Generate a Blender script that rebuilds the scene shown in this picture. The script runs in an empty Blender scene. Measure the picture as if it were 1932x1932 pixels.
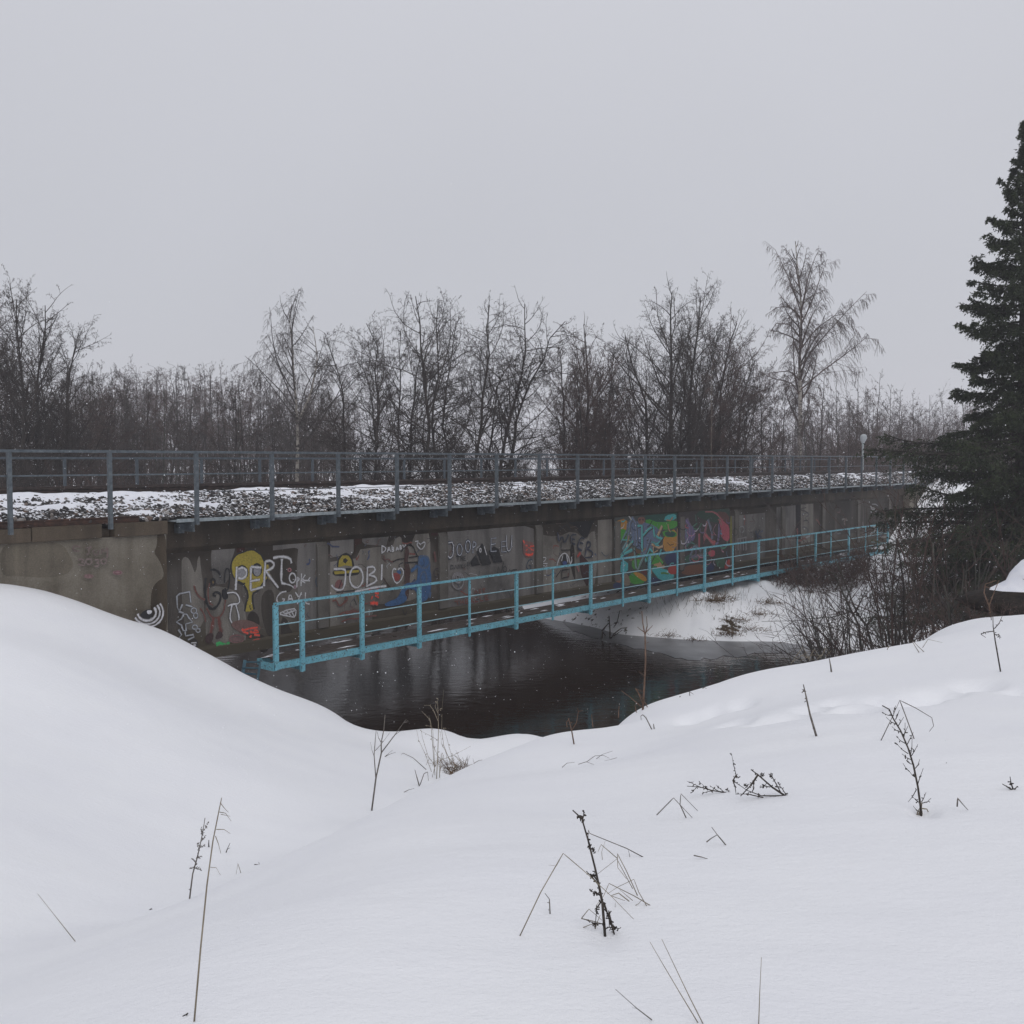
import bpy, math, random
import numpy as np
from mathutils import Vector

# ================================================================= camera, sky, light, exposure
scene = bpy.context.scene
random.seed(7)
np.random.seed(7)

cam_data = bpy.data.cameras.new("camera")
cam_data.sensor_width = 36.0
cam_data.sensor_fit = 'HORIZONTAL'
cam_data.lens = 36.0
cam_data.clip_start = 0.05
cam_data.clip_end = 3000.0
cam = bpy.data.objects.new("camera", cam_data)
cam.location = (0, 0, 6.5)
cam.rotation_euler = (math.radians(90) - math.atan(98.0 / 1932.0), 0, 0)
scene.collection.objects.link(cam)
scene.camera = cam

SUN_EL, SUN_AZ = 40.0, 168.0
world = bpy.data.worlds.new("World")
scene.world = world
world.use_nodes = True
wn = world.node_tree
wn.nodes.clear()
w_out = wn.nodes.new("ShaderNodeOutputWorld")
w_bg = wn.nodes.new("ShaderNodeBackground")
w_bg.inputs["Strength"].default_value = 0.1
w_sky = wn.nodes.new("ShaderNodeTexSky")
w_sky.sky_type = 'NISHITA'
w_sky.sun_disc = False
w_sky.sun_elevation = math.radians(SUN_EL)
w_sky.sun_rotation = math.radians(SUN_AZ)
w_mix = wn.nodes.new("ShaderNodeMix")          # an even cloud deck lies in front of the clear sky
w_mix.data_type = 'RGBA'
w_mix.inputs["Factor"].default_value = 0.94
w_mix.inputs["B"].default_value = (6.20, 6.27, 6.70, 1)
wn.links.new(w_sky.outputs["Color"], w_mix.inputs["A"])
# faint broad unevenness of the overcast
w_tc = wn.nodes.new("ShaderNodeTexCoord")
w_no = wn.nodes.new("ShaderNodeTexNoise")
w_no.inputs["Scale"].default_value = 1.3
w_no.inputs["Detail"].default_value = 3
w_mr = wn.nodes.new("ShaderNodeMapRange")
w_mr.inputs["From Min"].default_value = 0.3
w_mr.inputs["From Max"].default_value = 0.7
w_mr.inputs["To Min"].default_value = 0.955
w_mr.inputs["To Max"].default_value = 1.045
w_mul = wn.nodes.new("ShaderNodeVectorMath")
w_mul.operation = 'SCALE'
wn.links.new(w_tc.outputs["Generated"], w_no.inputs["Vector"])
wn.links.new(w_no.outputs["Fac"], w_mr.inputs["Value"])
w_sep = wn.nodes.new("ShaderNodeSeparateXYZ")       # the cloud deck is a little duller towards the horizon all round
wn.links.new(w_tc.outputs["Generated"], w_sep.inputs[0])
w_el = wn.nodes.new("ShaderNodeMapRange")
w_el.inputs["From Min"].default_value = 0.0
w_el.inputs["From Max"].default_value = 0.5
w_el.inputs["To Min"].default_value = 0.84
w_el.inputs["To Max"].default_value = 1.03
wn.links.new(w_sep.outputs["Z"], w_el.inputs["Value"])
w_m2 = wn.nodes.new("ShaderNodeVectorMath"); w_m2.operation = 'SCALE'
wn.links.new(w_mix.outputs["Result"], w_m2.inputs[0]); wn.links.new(w_el.outputs["Result"], w_m2.inputs["Scale"])
wn.links.new(w_m2.outputs["Vector"], w_mul.inputs[0])
wn.links.new(w_mr.outputs["Result"], w_mul.inputs["Scale"])
wn.links.new(w_mul.outputs["Vector"], w_bg.inputs["Color"])
wn.links.new(w_bg.outputs["Background"], w_out.inputs["Surface"])

sun_data = bpy.data.lights.new("sun", 'SUN')
sun_data.energy = 0.8
sun_data.angle = math.radians(40)
sun_data.color = (1.0, 0.97, 0.94)
sun = bpy.data.objects.new("sun", sun_data)
sun.rotation_euler = (math.radians(90 - SUN_EL), 0, math.radians(180 - SUN_AZ))
sun.location = (0, -10, 60)
scene.collection.objects.link(sun)

vs = scene.view_settings
vs.view_transform = 'Standard'
vs.look = 'None'
vs.gamma = 1.0
vs.use_curve_mapping = False
vs.exposure = 0.0
scene.cycles.max_bounces = 6
scene.cycles.diffuse_bounces = 3
scene.cycles.glossy_bounces = 3
scene.cycles.volume_bounces = 1
scene.cycles.transparent_max_bounces = 6

# ================================================================= object helpers
COL = scene.collection
def tag(o, label=None, cat=None, group=None, kind=None):
    if label: o["label"] = label
    if cat: o["category"] = cat
    if group: o["group"] = group
    if kind: o["kind"] = kind
    return o
def empty(name, loc=(0, 0, 0), rz=0.0):
    o = bpy.data.objects.new(name, None)
    o.empty_display_size = 0.3
    o.location = loc; o.rotation_euler = (0, 0, rz)
    COL.objects.link(o)
    return o
def mesh_from(name, V, F, mats=None, smooth=False, fmat=None, fsize=None):
    """V: (n,3); F: (m,k) array, or a flat index array with fsize giving the corners of each face"""
    me = bpy.data.meshes.new(name)
    V = np.asarray(V, np.float32).reshape(-1, 3)
    if fsize is None:
        F = np.asarray(F, np.int32)
        m, k = F.shape
        sizes = np.full(m, k, np.int32); flat = F.ravel()
    else:
        flat = np.asarray(F, np.int32); sizes = np.asarray(fsize, np.int32); m = len(sizes)
    me.vertices.add(len(V)); me.vertices.foreach_set("co", V.ravel())
    me.loops.add(len(flat)); me.loops.foreach_set("vertex_index", flat)
    starts = np.zeros(m, np.int32); starts[1:] = np.cumsum(sizes)[:-1]
    me.polygons.add(m)
    me.polygons.foreach_set("loop_start", starts)
    me.polygons.foreach_set("loop_total", sizes)
    if fmat is not None: me.polygons.foreach_set("material_index", np.asarray(fmat, np.int32))
    me.update(calc_edges=True)
    me.polygons.foreach_set("use_smooth", np.full(m, bool(smooth)))
    if mats:
        for mm in (mats if isinstance(mats, (list, tuple)) else [mats]): me.materials.append(mm)
    return me
def link(name, me, parent=None, loc=None):
    o = bpy.data.objects.new(name, me)
    if parent is not None: o.parent = parent
    if loc is not None: o.location = loc
    COL.objects.link(o)
    return o

class MB:
    """collects simple solids, then becomes one mesh"""
    def __init__(s): s.v = []; s.f = []; s.n = 0
    def add(s, vs_, fs_):
        s.v.extend(vs_); s.f.extend([tuple(i + s.n for i in f) for f in fs_]); s.n += len(vs_)
        return s
    def box(s, x0, x1, y0, y1, z0, z1, b=0.0):
        if b <= 0:
            v = [(x0, y0, z0), (x1, y0, z0), (x1, y1, z0), (x0, y1, z0), (x0, y0, z1), (x1, y0, z1), (x1, y1, z1), (x0, y1, z1)]
            return s.add(v, [(0, 3, 2, 1), (4, 5, 6, 7), (0, 1, 5, 4), (1, 2, 6, 5), (2, 3, 7, 6), (3, 0, 4, 7)])
        # bevelled on the vertical and top edges
        v = []
        for z, i in ((z0, b), (z0 + b, 0), (z1 - b, 0), (z1, b)):
            v += [(x0 + b + i * 0, y0 + i, z), (x1 - b, y0 + i, z), (x1 - i, y0 + b, z), (x1 - i, y1 - b, z), (x1 - b, y1 - i, z), (x0 + b, y1 - i, z), (x0 + i, y1 - b, z), (x0 + i, y0 + b, z)]
        f = [tuple(reversed(range(8))), tuple(range(24, 32))]
        for L in range(3):
            for k in range(8):
                a = L * 8 + k; c = L * 8 + (k + 1) % 8
                f.append((a, c, c + 8, a + 8))
        return s.add(v, f)
    def prism(s, poly, y0, y1):
        """poly in (x, z), extruded along y"""
        n = len(poly)
        v = [(p[0], y0, p[1]) for p in poly] + [(p[0], y1, p[1]) for p in poly]
        f = [tuple(range(n)), tuple(reversed(range(n, 2 * n)))]
        for k in range(n): f.append((k, k + n, (k + 1) % n + n, (k + 1) % n))
        return s.add(v, f)
    def section(s, poly, x0, x1):
        """poly in (y, z), extruded along x"""
        n = len(poly)
        v = [(x0, p[0], p[1]) for p in poly] + [(x1, p[0], p[1]) for p in poly]
        f = [tuple(reversed(range(n))), tuple(range(n, 2 * n))]
        for k in range(n): f.append((k, (k + 1) % n, (k + 1) % n + n, k + n))
        return s.add(v, f)
    def tube(s, pts, r, sides=6, caps=True):
        P = [Vector(p) for p in pts]; n = len(P)
        rr = r if isinstance(r, (list, tuple)) else [r] * n
        up = None; vs_ = []
        for i, p in enumerate(P):
            t = (P[min(i + 1, n - 1)] - P[max(i - 1, 0)]).normalized()
            if up is None:
                up = t.cross(Vector((0.31, 0.23, 0.92)))
                if up.length < 1e-3: up = t.cross(Vector((1, 0, 0)))
            up = (up - t * up.dot(t)).normalized(); w = t.cross(up)
            for k in range(sides):
                a = 2 * math.pi * k / sides
                q = p + (up * math.cos(a) + w * math.sin(a)) * rr[i]
                vs_.append(tuple(q))
        f = []
        for i in range(n - 1):
            for k in range(sides):
                a = i * sides + k; b = i * sides + (k + 1) % sides
                f.append((a, b, b + sides, a + sides))
        if caps:
            f.append(tuple(reversed(range(sides)))); f.append(tuple(range((n - 1) * sides, n * sides)))
        return s.add(vs_, f)
    def mesh(s, name, mat, smooth=False):
        me = bpy.data.meshes.new(name)
        me.from_pydata(s.v, [], s.f)
        me.update()
        if smooth: me.polygons.foreach_set("use_smooth", [True] * len(me.polygons))
        if mat: me.materials.append(mat)
        return me
    def build(s, name, mat, parent=None, smooth=False):
        return link(name, s.mesh(name, mat, smooth), parent)

# ================================================================= materials
def srgb(h):
    c = [int(h[i:i + 2], 16) / 255 for i in (0, 2, 4)]
    return tuple(((x / 12.92) if x <= .04045 else ((x + .055) / 1.055) ** 2.4) for x in c) + (1,)
def col(c):
    return srgb(c) if isinstance(c, str) else tuple(c) + (1,)
def new_mat(name):
    m = bpy.data.materials.new(name); m.use_nodes = True
    nt = m.node_tree; b = nt.nodes["Principled BSDF"]
    return m, nt, b
def noise_node(nt, scale, detail=4, stretch=(1, 1, 1), coords="Object", rough=0.55):
    tc = nt.nodes.new("ShaderNodeTexCoord"); mp = nt.nodes.new("ShaderNodeMapping")
    mp.inputs["Scale"].default_value = stretch
    no = nt.nodes.new("ShaderNodeTexNoise"); no.inputs["Scale"].default_value = scale
    no.inputs["Detail"].default_value = detail; no.inputs["Roughness"].default_value = rough
    nt.links.new(tc.outputs[coords], mp.inputs["Vector"]); nt.links.new(mp.outputs["Vector"], no.inputs["Vector"])
    return no.outputs["Fac"]
def ramp(nt, fac, stops):
    r = nt.nodes.new("ShaderNodeValToRGB")
    e = r.color_ramp.elements
    while len(e) < len(stops): e.new(0.5)
    for el, (p, c) in zip(e, stops): el.position = p; el.color = col(c)
    nt.links.new(fac, r.inputs["Fac"])
    return r.outputs["Color"]
def mixc(nt, fac, a, b, mode='MIX'):
    m = nt.nodes.new("ShaderNodeMix"); m.data_type = 'RGBA'; m.blend_type = mode
    for key, v in (("Factor", fac), ("A", a), ("B", b)):
        if hasattr(v, "is_linked") or isinstance(v, bpy.types.NodeSocket): nt.links.new(v, m.inputs[key])
        elif key == "Factor": m.inputs[key].default_value = v
        else: m.inputs[key].default_value = col(v)
    return m.outputs["Result"]
def bump(nt, bsdf, fac, strength, dist=0.02):
    bp = nt.nodes.new("ShaderNodeBump"); bp.inputs["Strength"].default_value = strength; bp.inputs["Distance"].default_value = dist
    nt.links.new(fac, bp.inputs["Height"]); nt.links.new(bp.outputs["Normal"], bsdf.inputs["Normal"])
def simple(name, c1, c2=None, scale=8, rough=0.8, bmp=0.0, stretch=(1, 1, 1), metallic=0.0, lo=.35, hi=.65, spec=0.3, bdist=0.01):
    m, nt, b = new_mat(name)
    b.inputs["Roughness"].default_value = rough; b.inputs["Metallic"].default_value = metallic
    b.inputs["Specular IOR Level"].default_value = spec
    if c2 is None: b.inputs["Base Color"].default_value = col(c1)
    else:
        f = noise_node(nt, scale, 5, stretch)
        nt.links.new(ramp(nt, f, [(lo, c1), (hi, c2)]), b.inputs["Base Color"])
        if bmp: bump(nt, b, f, bmp, bdist)
    return m

# snow
M_SNOW, nt, b = new_mat("snow")
b.inputs["Roughness"].default_value = 0.75; b.inputs["Specular IOR Level"].default_value = 0.15
f1 = noise_node(nt, 1.2, 4); f2 = noise_node(nt, 55, 3)
c = ramp(nt, f1, [(.3, (.88, .89, .92)), (.7, (.91, .92, .94))])
at = nt.nodes.new("ShaderNodeAttribute"); at.attribute_name = "bare"
f3 = noise_node(nt, 5, 5); f4 = noise_node(nt, 26, 4)
brown = ramp(nt, f4, [(.3, (.018, .013, .009)), (.55, (.07, .05, .03)), (.75, (.15, .115, .07))])
ma = nt.nodes.new("ShaderNodeMath"); ma.operation = 'ADD'; nt.links.new(at.outputs["Fac"], ma.inputs[0]); nt.links.new(f3, ma.inputs[1])
mr = nt.nodes.new("ShaderNodeMapRange"); mr.inputs["From Min"].default_value = 1.0; mr.inputs["From Max"].default_value = 1.08
nt.links.new(ma.outputs[0], mr.inputs["Value"])
nt.links.new(mixc(nt, mr.outputs["Result"], c, brown), b.inputs["Base Color"])
f5 = noise_node(nt, 9, 6, (1, 1.8, 1), rough=.7); f6 = noise_node(nt, 160, 2)
m5 = nt.nodes.new("ShaderNodeMath"); m5.operation = 'MULTIPLY_ADD'; m5.inputs[1].default_value = .35; nt.links.new(f2, m5.inputs[0]); nt.links.new(f5, m5.inputs[2])
m6 = nt.nodes.new("ShaderNodeMath"); m6.operation = 'MULTIPLY_ADD'; m6.inputs[1].default_value = .12; nt.links.new(f6, m6.inputs[0]); nt.links.new(m5.outputs[0], m6.inputs[2])
bump(nt, b, m6.outputs[0], 0.5, 0.02)
M_SNOW2 = simple("settled_snow", (.78, .80, .86), (.86, .87, .91), 6, .8, .3)

# dark river water
M_WATER, nt, b = new_mat("river_water")
b.inputs["Base Color"].default_value = (.020, .012, .008, 1)
b.inputs["Roughness"].default_value = 0.045; b.inputs["IOR"].default_value = 1.33
b.inputs["Specular IOR Level"].default_value = 0.5
fa = noise_node(nt, 2.2, 3, (1.0, 1.6, 1)); fb = noise_node(nt, 11, 4, (1, 1.5, 1), rough=.7)
mw = nt.nodes.new("ShaderNodeMath"); mw.operation = 'MULTIPLY_ADD'; mw.inputs[1].default_value = 0.12
nt.links.new(fb, mw.inputs[0]); nt.links.new(fa, mw.inputs[2])
bump(nt, b, mw.outputs[0], 0.10, 0.09)
M_ICE, nt, b = new_mat("thin_ice")
fi = noise_node(nt, 1.4, 4)
nt.links.new(ramp(nt, fi, [(.35, (.085, .085, .092)), (.65, (.17, .172, .185))]), b.inputs["Base Color"])
b.inputs["Roughness"].default_value = 0.28

# concrete of the bridge: wet, blotched, streaked
def concrete(name, base, light, dark, streak=1.0, wet_top=None, moss_low=None):
    m, nt, b = new_mat(name)
    a = noise_node(nt, .55, 6, (1, 1, 1), rough=.6)
    c0 = ramp(nt, a, [(.32, dark), (.47, base), (.68, light)])
    st = noise_node(nt, 1.6, 5, (1.7, 1.7, .12))
    c1 = mixc(nt, ramp(nt, st, [(.42, (0, 0, 0)), (.66, (streak * .75,) * 3)]), c0, dark)
    g = noise_node(nt, 38, 4)
    c2 = mixc(nt, .55, c1, ramp(nt, g, [(.25, (.35, .35, .35)), (.75, (1, 1, 1))]), 'MULTIPLY')
    sep = nt.nodes.new("ShaderNodeSeparateXYZ"); tc = nt.nodes.new("ShaderNodeTexCoord"); nt.links.new(tc.outputs["Object"], sep.inputs[0])
    wob = noise_node(nt, .9, 5, (1, 1, .35))
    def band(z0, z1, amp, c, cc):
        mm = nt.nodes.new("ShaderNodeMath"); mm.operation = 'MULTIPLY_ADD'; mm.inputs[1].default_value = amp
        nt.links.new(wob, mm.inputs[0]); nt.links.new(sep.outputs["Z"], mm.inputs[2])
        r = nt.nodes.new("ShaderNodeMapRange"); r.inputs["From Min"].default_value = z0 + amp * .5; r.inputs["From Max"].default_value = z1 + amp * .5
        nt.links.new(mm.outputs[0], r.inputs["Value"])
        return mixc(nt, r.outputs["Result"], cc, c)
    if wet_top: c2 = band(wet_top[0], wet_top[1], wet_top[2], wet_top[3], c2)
    if moss_low: c2 = band(moss_low[1], moss_low[0], moss_low[2], moss_low[3], c2)
    nt.links.new(c2, b.inputs["Base Color"])
    b.inputs["Roughness"].default_value = 0.72; b.inputs["Specular IOR Level"].default_value = .25
    bump(nt, b, g, .35, .02)
    return m
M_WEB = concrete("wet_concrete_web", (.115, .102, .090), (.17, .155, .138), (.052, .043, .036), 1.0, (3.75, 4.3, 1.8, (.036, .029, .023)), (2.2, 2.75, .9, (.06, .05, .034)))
M_FASCIA = concrete("dark_damp_concrete", (.062, .050, .038), (.10, .078, .056), (.026, .021, .017), .8)
M_WING = concrete("olive_stained_concrete", (.185, .165, .132), (.27, .245, .205), (.09, .074, .052), .6)
M_COPING = concrete("brown_coping_concrete", (.10, .078, .055), (.14, .11, .08), (.05, .038, .028), .8)
M_RIB = concrete("grey_rib_concrete", (.12, .110, .098), (.175, .163, .147), (.055, .048, .041), 1.0)
M_GALVL = simple("pale_galvanised_steel", (.20, .235, .25), (.30, .34, .36), 14, .5)
M_GALV = simple("galvanised_steel", (.07, .085, .098), (.125, .145, .16), 14, .55, .1, metallic=.15)
M_GALVD = simple("grey_painted_steel", (.05, .062, .073), (.085, .10, .115), 9, .6, .1, metallic=.1)
M_BLUE, nt, b = new_mat("turquoise_paint")
f = noise_node(nt, 7, 6, (1, 1, .5)); g = noise_node(nt, 30, 4)
c = ramp(nt, f, [(.3, (.11, .34, .43)), (.7, (.20, .50, .60))])
c = mixc(nt, ramp(nt, g, [(.57, (0, 0, 0)), (.63, (.9, .9, .9))]), c, (.07, .042, .028))
nt.links.new(c, b.inputs["Base Color"]); b.inputs["Roughness"].default_value = .5
M_BLUE2 = simple("pale_turquoise_rod", (.24, .42, .48), (.36, .56, .62), 9, .5)
M_RUST = simple("rusty_rail_steel", (.03, .018, .014), (.075, .038, .026), 9, .7, .2)
M_RAILTOP = simple("rail_steel", (.02, .015, .013), (.05, .035, .03), 9, .55, .1)
M_BLACK = simple("black_cable", (.008, .008, .009), (.02, .02, .022), 9, .5)
M_PLANK = simple("weathered_plank", (.045, .036, .03), (.12, .10, .09), 6, .8, .3, (.6, 6, 1))
M_STONE, nt, b = new_mat("ballast_stone")
gi = nt.nodes.new("ShaderNodeAttribute"); gi.attribute_name = "tone"
nt.links.new(ramp(nt, gi.outputs["Fac"], [(0, (.010, .009, .009)), (.5, (.032, .028, .027)), (.76, (.09, .082, .078)), (.86, (.11, .07, .05)), (1, (.32, .31, .30))]), b.inputs["Base Color"])
b.inputs["Roughness"].default_value = .7
_ge = nt.nodes.new("ShaderNodeNewGeometry"); _sp = nt.nodes.new("ShaderNodeSeparateXYZ"); nt.links.new(_ge.outputs["Normal"], _sp.inputs[0])
_fn = noise_node(nt, 3.0, 4); _mm = nt.nodes.new("ShaderNodeMath"); _mm.operation = 'ADD'; nt.links.new(_sp.outputs["Z"], _mm.inputs[0]); nt.links.new(_fn, _mm.inputs[1])
_mr = nt.nodes.new("ShaderNodeMapRange"); _mr.inputs["From Min"].default_value = 1.29; _mr.inputs["From Max"].default_value = 1.37; nt.links.new(_mm.outputs[0], _mr.inputs["Value"])
_src = b.inputs["Base Color"].links[0].from_socket
nt.links.new(mixc(nt, _mr.outputs["Result"], _src, (.78, .80, .84)), b.inputs["Base Color"])
M_BARK = simple("dark_bark", (.022, .019, .017), (.06, .052, .046), 5, .9, .4, (1, 1, .3))
M_BARKG = simple("lichen_bark", (.032, .031, .026), (.10, .098, .085), 3, .9, .4)
M_TWIG = simple("dark_twig", (.036, .030, .027), (.058, .047, .041), .7, .9)
M_TWIGR = simple("reddish_twig", (.055, .038, .033), (.085, .056, .048), .6, .9)
M_TWIGG = simple("greyish_twig", (.065, .056, .053), (.095, .083, .08), .6, .9)
M_BIRCH, nt, b = new_mat("birch_bark")
f = noise_node(nt, 3.0, 5, (1, 1, 1.6)); 
nt.links.new(ramp(nt, f, [(.40, (.03, .026, .024)), (.47, (.30, .275, .245)), (.7, (.42, .39, .35))]), b.inputs["Base Color"]); b.inputs["Roughness"].default_value = .8
M_NEEDLE = simple("spruce_needles", (.014, .023, .011), (.046, .060, .027), 1.6, .75)
M_POLE = simple("cream_young_bark", (.09, .075, .06), (.17, .145, .115), 3, .8)
M_STRAW = simple("dry_straw", (.17, .14, .10), (.31, .27, .205), 12, .85)
M_WEED = simple("dry_dark_weed", (.028, .024, .022), (.075, .062, .052), 30, .9)
M_REDTWIG = simple("rust_brown_stem", (.095, .058, .04), (.17, .11, .08), 12, .85)
M_GREYSTEM = simple("grey_dry_stem", (.10, .09, .082), (.19, .17, .15), 22, .9)

HAZE = 0.0011

# ---------------------------------------------------------------- camera geometry used for surveying
EYE = 6.5                      # eye height in the surveyed levels
WL = 0.0                      # level of the river
PITCH = math.atan(98.0 / 1932.0)
CP, SP = math.cos(PITCH), math.sin(PITCH)
U = np.array([math.sin(math.radians(40)), math.cos(math.radians(40))])     # along the bridge
NV = np.array([-math.cos(math.radians(40)), math.sin(math.radians(40))])   # across the bridge

def ray(x, y):
    a = (x - 966.0) / 1932.0
    b = -(y - 966.0) / 1932.0
    return np.array([a, CP + SP * b, -SP + CP * b])

def at_dist(x, y, Y):
    r = ray(x, y)
    k = Y / r[1]
    return (r[0] * k, Y, EYE + r[2] * k)

def on_plane(x, y, d):
    """hit the vertical plane parallel to the bridge at distance d: returns (s, z)"""
    r = ray(x, y)
    k = d / (r[0] * NV[0] + r[1] * NV[1])
    return (k * (r[0] * U[0] + r[1] * U[1]), EYE + r[2] * k)

def sd(s, d):
    return (s * U[0] + d * NV[0], s * U[1] + d * NV[1])

# ---------------------------------------------------------------- value noise (numpy)
def _hash(ix, iy, seed):
    n = (ix * 374761393 + iy * 668265263 + seed * 974711) & 0xffffffff
    n = ((n ^ (n >> 13)) * 1274126177) & 0xffffffff
    return ((n ^ (n >> 16)) & 0xffff) / 65535.0

def vnoise(x, y, seed=0):
    x = np.asarray(x, float); y = np.asarray(y, float)
    ix = np.floor(x).astype(np.int64); iy = np.floor(y).astype(np.int64)
    fx = x - ix; fy = y - iy
    fx = fx * fx * fx * (fx * (fx * 6 - 15) + 10); fy = fy * fy * fy * (fy * (fy * 6 - 15) + 10)
    a = _hash(ix, iy, seed); b = _hash(ix + 1, iy, seed)
    c = _hash(ix, iy + 1, seed); d = _hash(ix + 1, iy + 1, seed)
    return (a + (b - a) * fx + (c - a) * fy + (a - b - c + d) * fx * fy) * 2 - 1

def fbm(x, y, octaves=4, seed=0, gain=0.5):
    t = 0; amp = 1.0
    for o in range(octaves):
        t = t + amp * vnoise(x * 2 ** o + 17.3 * o, y * 2 ** o - 9.1 * o, seed + o)
        amp *= gain
    return t

# ---------------------------------------------------------------- the snowy ground: surveyed points joined smoothly
TP = []
def tp(*pts):
    for p in pts: TP.append(p)
def tpx(x, y, Y, dz=0.0):
    p = at_dist(x, y, Y); TP.append((p[0], p[1], p[2] + dz))
def tsd(s, d, z):
    p = sd(s, d); TP.append((p[0], p[1], z))

# round the camera
tp((0, 0, 4.9), (3, 0, 4.95), (-3, 0, 4.75), (0, -5, 5.0), (-9, -3, 4.4), (-14, -12, 4.8), (9, 0, 5.1), (15, -8, 5.2), (0, -20, 5.0),
   (0, 2, 4.88), (1.5, 3, 4.84), (-1.2, 3.0, 4.78), (0, 3, 4.84), (6, 4, 4.95), (12, 6, 4.9), (20, 8, 4.8))
# crest of the near bank
CREST = [(-160, 1900, 3.4), (0, 1828, 3.9), (140, 1776, 4.4), (290, 1722, 4.9), (400, 1680, 5.5), (500, 1632, 6.3), (600, 1585, 7.3), (700, 1535, 8.5), (790, 1490, 9.7),
         (870, 1452, 10.8), (935, 1424, 11.7), (1000, 1399, 12.6), (1100, 1379, 13.2), (1165, 1358, 13.5), (1220, 1338, 13.7), (1270, 1314, 13.9), (1330, 1291, 14.1),
         (1440, 1266, 14.4), (1560, 1242, 14.7), (1700, 1216, 15.1), (1780, 1186, 15.4), (1870, 1165, 15.7), (1932, 1160, 16.0), (2100, 1150, 16.3)]
CDZ = [-0.183, -0.097, -0.106, -0.028, -0.108, -0.021, 0.002, -0.003, 0.01, -0.004, -0.099, -0.176, -0.654, 0.102, -0.146, -0.219, -0.098, -0.157, -0.112, -0.202, 0.033, -0.381, -0.513, -0.435]
for (x, y, Y), c in zip(CREST, CDZ):
    tpx(x, y, Y, c)
    p = at_dist(x, y, Y)                   # falls away behind the crest
    q = at_dist(x, y, Y + 1.8)
    drop = 0.75 if x < 800 else 1.15
    TP.append((q[0], q[1], p[2] + c - drop))
# seen face of the near bank
for x, Y, z in [(700, 4.2, 4.75), (900, 5.0, 4.62), (1150, 3.7, 4.78), (1100, 6.0, 4.42), (1250, 4.5, 4.72), (1440, 6.0, 4.56), (1400, 3.2, 4.85), (1100, 9.0, 3.75),
                (1250, 8.5, 4.05), (1300, 11, 3.62), (1450, 9.5, 4.15), (1550, 11.5, 4.0), (1740, 5.6, 4.64), (1700, 8.5, 4.42), (1650, 12.0, 4.05),
                (1880, 4.5, 4.75), (1850, 9, 4.42), (1880, 12.5, 4.35), (1000, 7.5, 4.12), (950, 9.5, 3.62), (850, 7.0, 4.15), (700, 5.8, 4.4), (560, 4.6, 4.55)]:
    TP.append(((x - 966) / 1932 * Y, Y, z))
# hollow and the left bank rising to the wing wall
for x, Y, z in [(0, 6.6, 3.3), (0, 10, 3.25), (0, 15, 3.75), (200, 8, 3.0), (200, 12, 2.95), (200, 17, 3.1), (400, 9, 2.75), (400, 13, 2.62), (400, 18.5, 2.2),
                (550, 11, 2.42), (550, 15, 2.05), (550, 19.5, 1.62), (700, 13, 1.98), (700, 16.5, 1.5), (700, 19.5, 1.12), (800, 15, 1.55), (820, 18.5, 1.02), (900, 19, 0.82),
                (-300, 8, 3.6), (-300, 14, 3.8), (-700, 16, 4.2)]:
    TP.append(((x - 966) / 1932 * Y, Y, z))
LEFT = [(360, 1222, 22.6), (420, 1245, 23.0), (460, 1267, 23.1), (500, 1290, 23.2), (550, 1312, 23.1), (600, 1335, 23.0), (650, 1357, 22.5), (700, 1376, 22.0),
                (760, 1379, 21.8), (860, 1384, 21.6), (930, 1391, 21.3), (1000, 1400, 20.8), (1080, 1412, 19.8)]
LDZ = [-0.893, -0.307, -0.527, -1.023, -1.087, -1.047, -0.214, -0.398, -0.309, -0.103, -0.493, 0.0, 0.0]
for (x, y, Y), c in zip(LEFT, LDZ):
    tpx(x, y, Y, c)
    p = at_dist(x, y, Y); p = (p[0], p[1], p[2] + c); q = at_dist(x, y, Y + 1.0)
    TP.append((q[0], q[1], max(-0.8, p[2] - 1.1)))
    q = at_dist(x, y, Y + 2.6)
    TP.append((q[0], q[1], max(-1.4, p[2] - 2.2)))
for x, y in [(0, 1103), (60, 1111), (100, 1120), (150, 1137), (200, 1156), (250, 1178), (312, 1203)]:
    s, z = on_plane(x, y, 19.98)
    tsd(s, 19.98, z)
    tsd(s, 21.2, z - 0.1)
for s, d, z in [(2, 19.5, 4.5), (2, 23, 4.3), (-8, 19, 4.9), (-8, 23, 5.0), (-8, 27, 4.9), (-30, 19, 4.9), (-30, 23, 5.0), (-30, 27, 4.9), (-30, 35, 2.5),
                (2, 27, 3.0), (8, 27, 2.2), (8, 33, 1.6), (-8, 35, 2.2), (12, 24, 2.4), (-60, 20, 4.9), (-60, 40, 2.0), (-30, 10, 4.4)]:
    tsd(s, d, z)
# river bed
for x, Y in [(640, 29), (700, 35), (800, 30), (800, 38), (900, 27), (900, 34), (900, 43), (1000, 27), (1000, 35), (1100, 24), (1100, 31), (1200, 22), (1200, 27), (1200, 31.5),
             (1350, 21), (1350, 26), (1350, 30.5), (1500, 21), (1500, 25.5), (1500, 29.5), (1650, 22), (1650, 28), (1850, 22.5), (1850, 26), (2100, 22), (560, 31), (500, 40), (600, 46), (750, 48), (380, 50)]:
    TP.append(((x - 966) / 1932 * Y, Y, -1.3))
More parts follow.
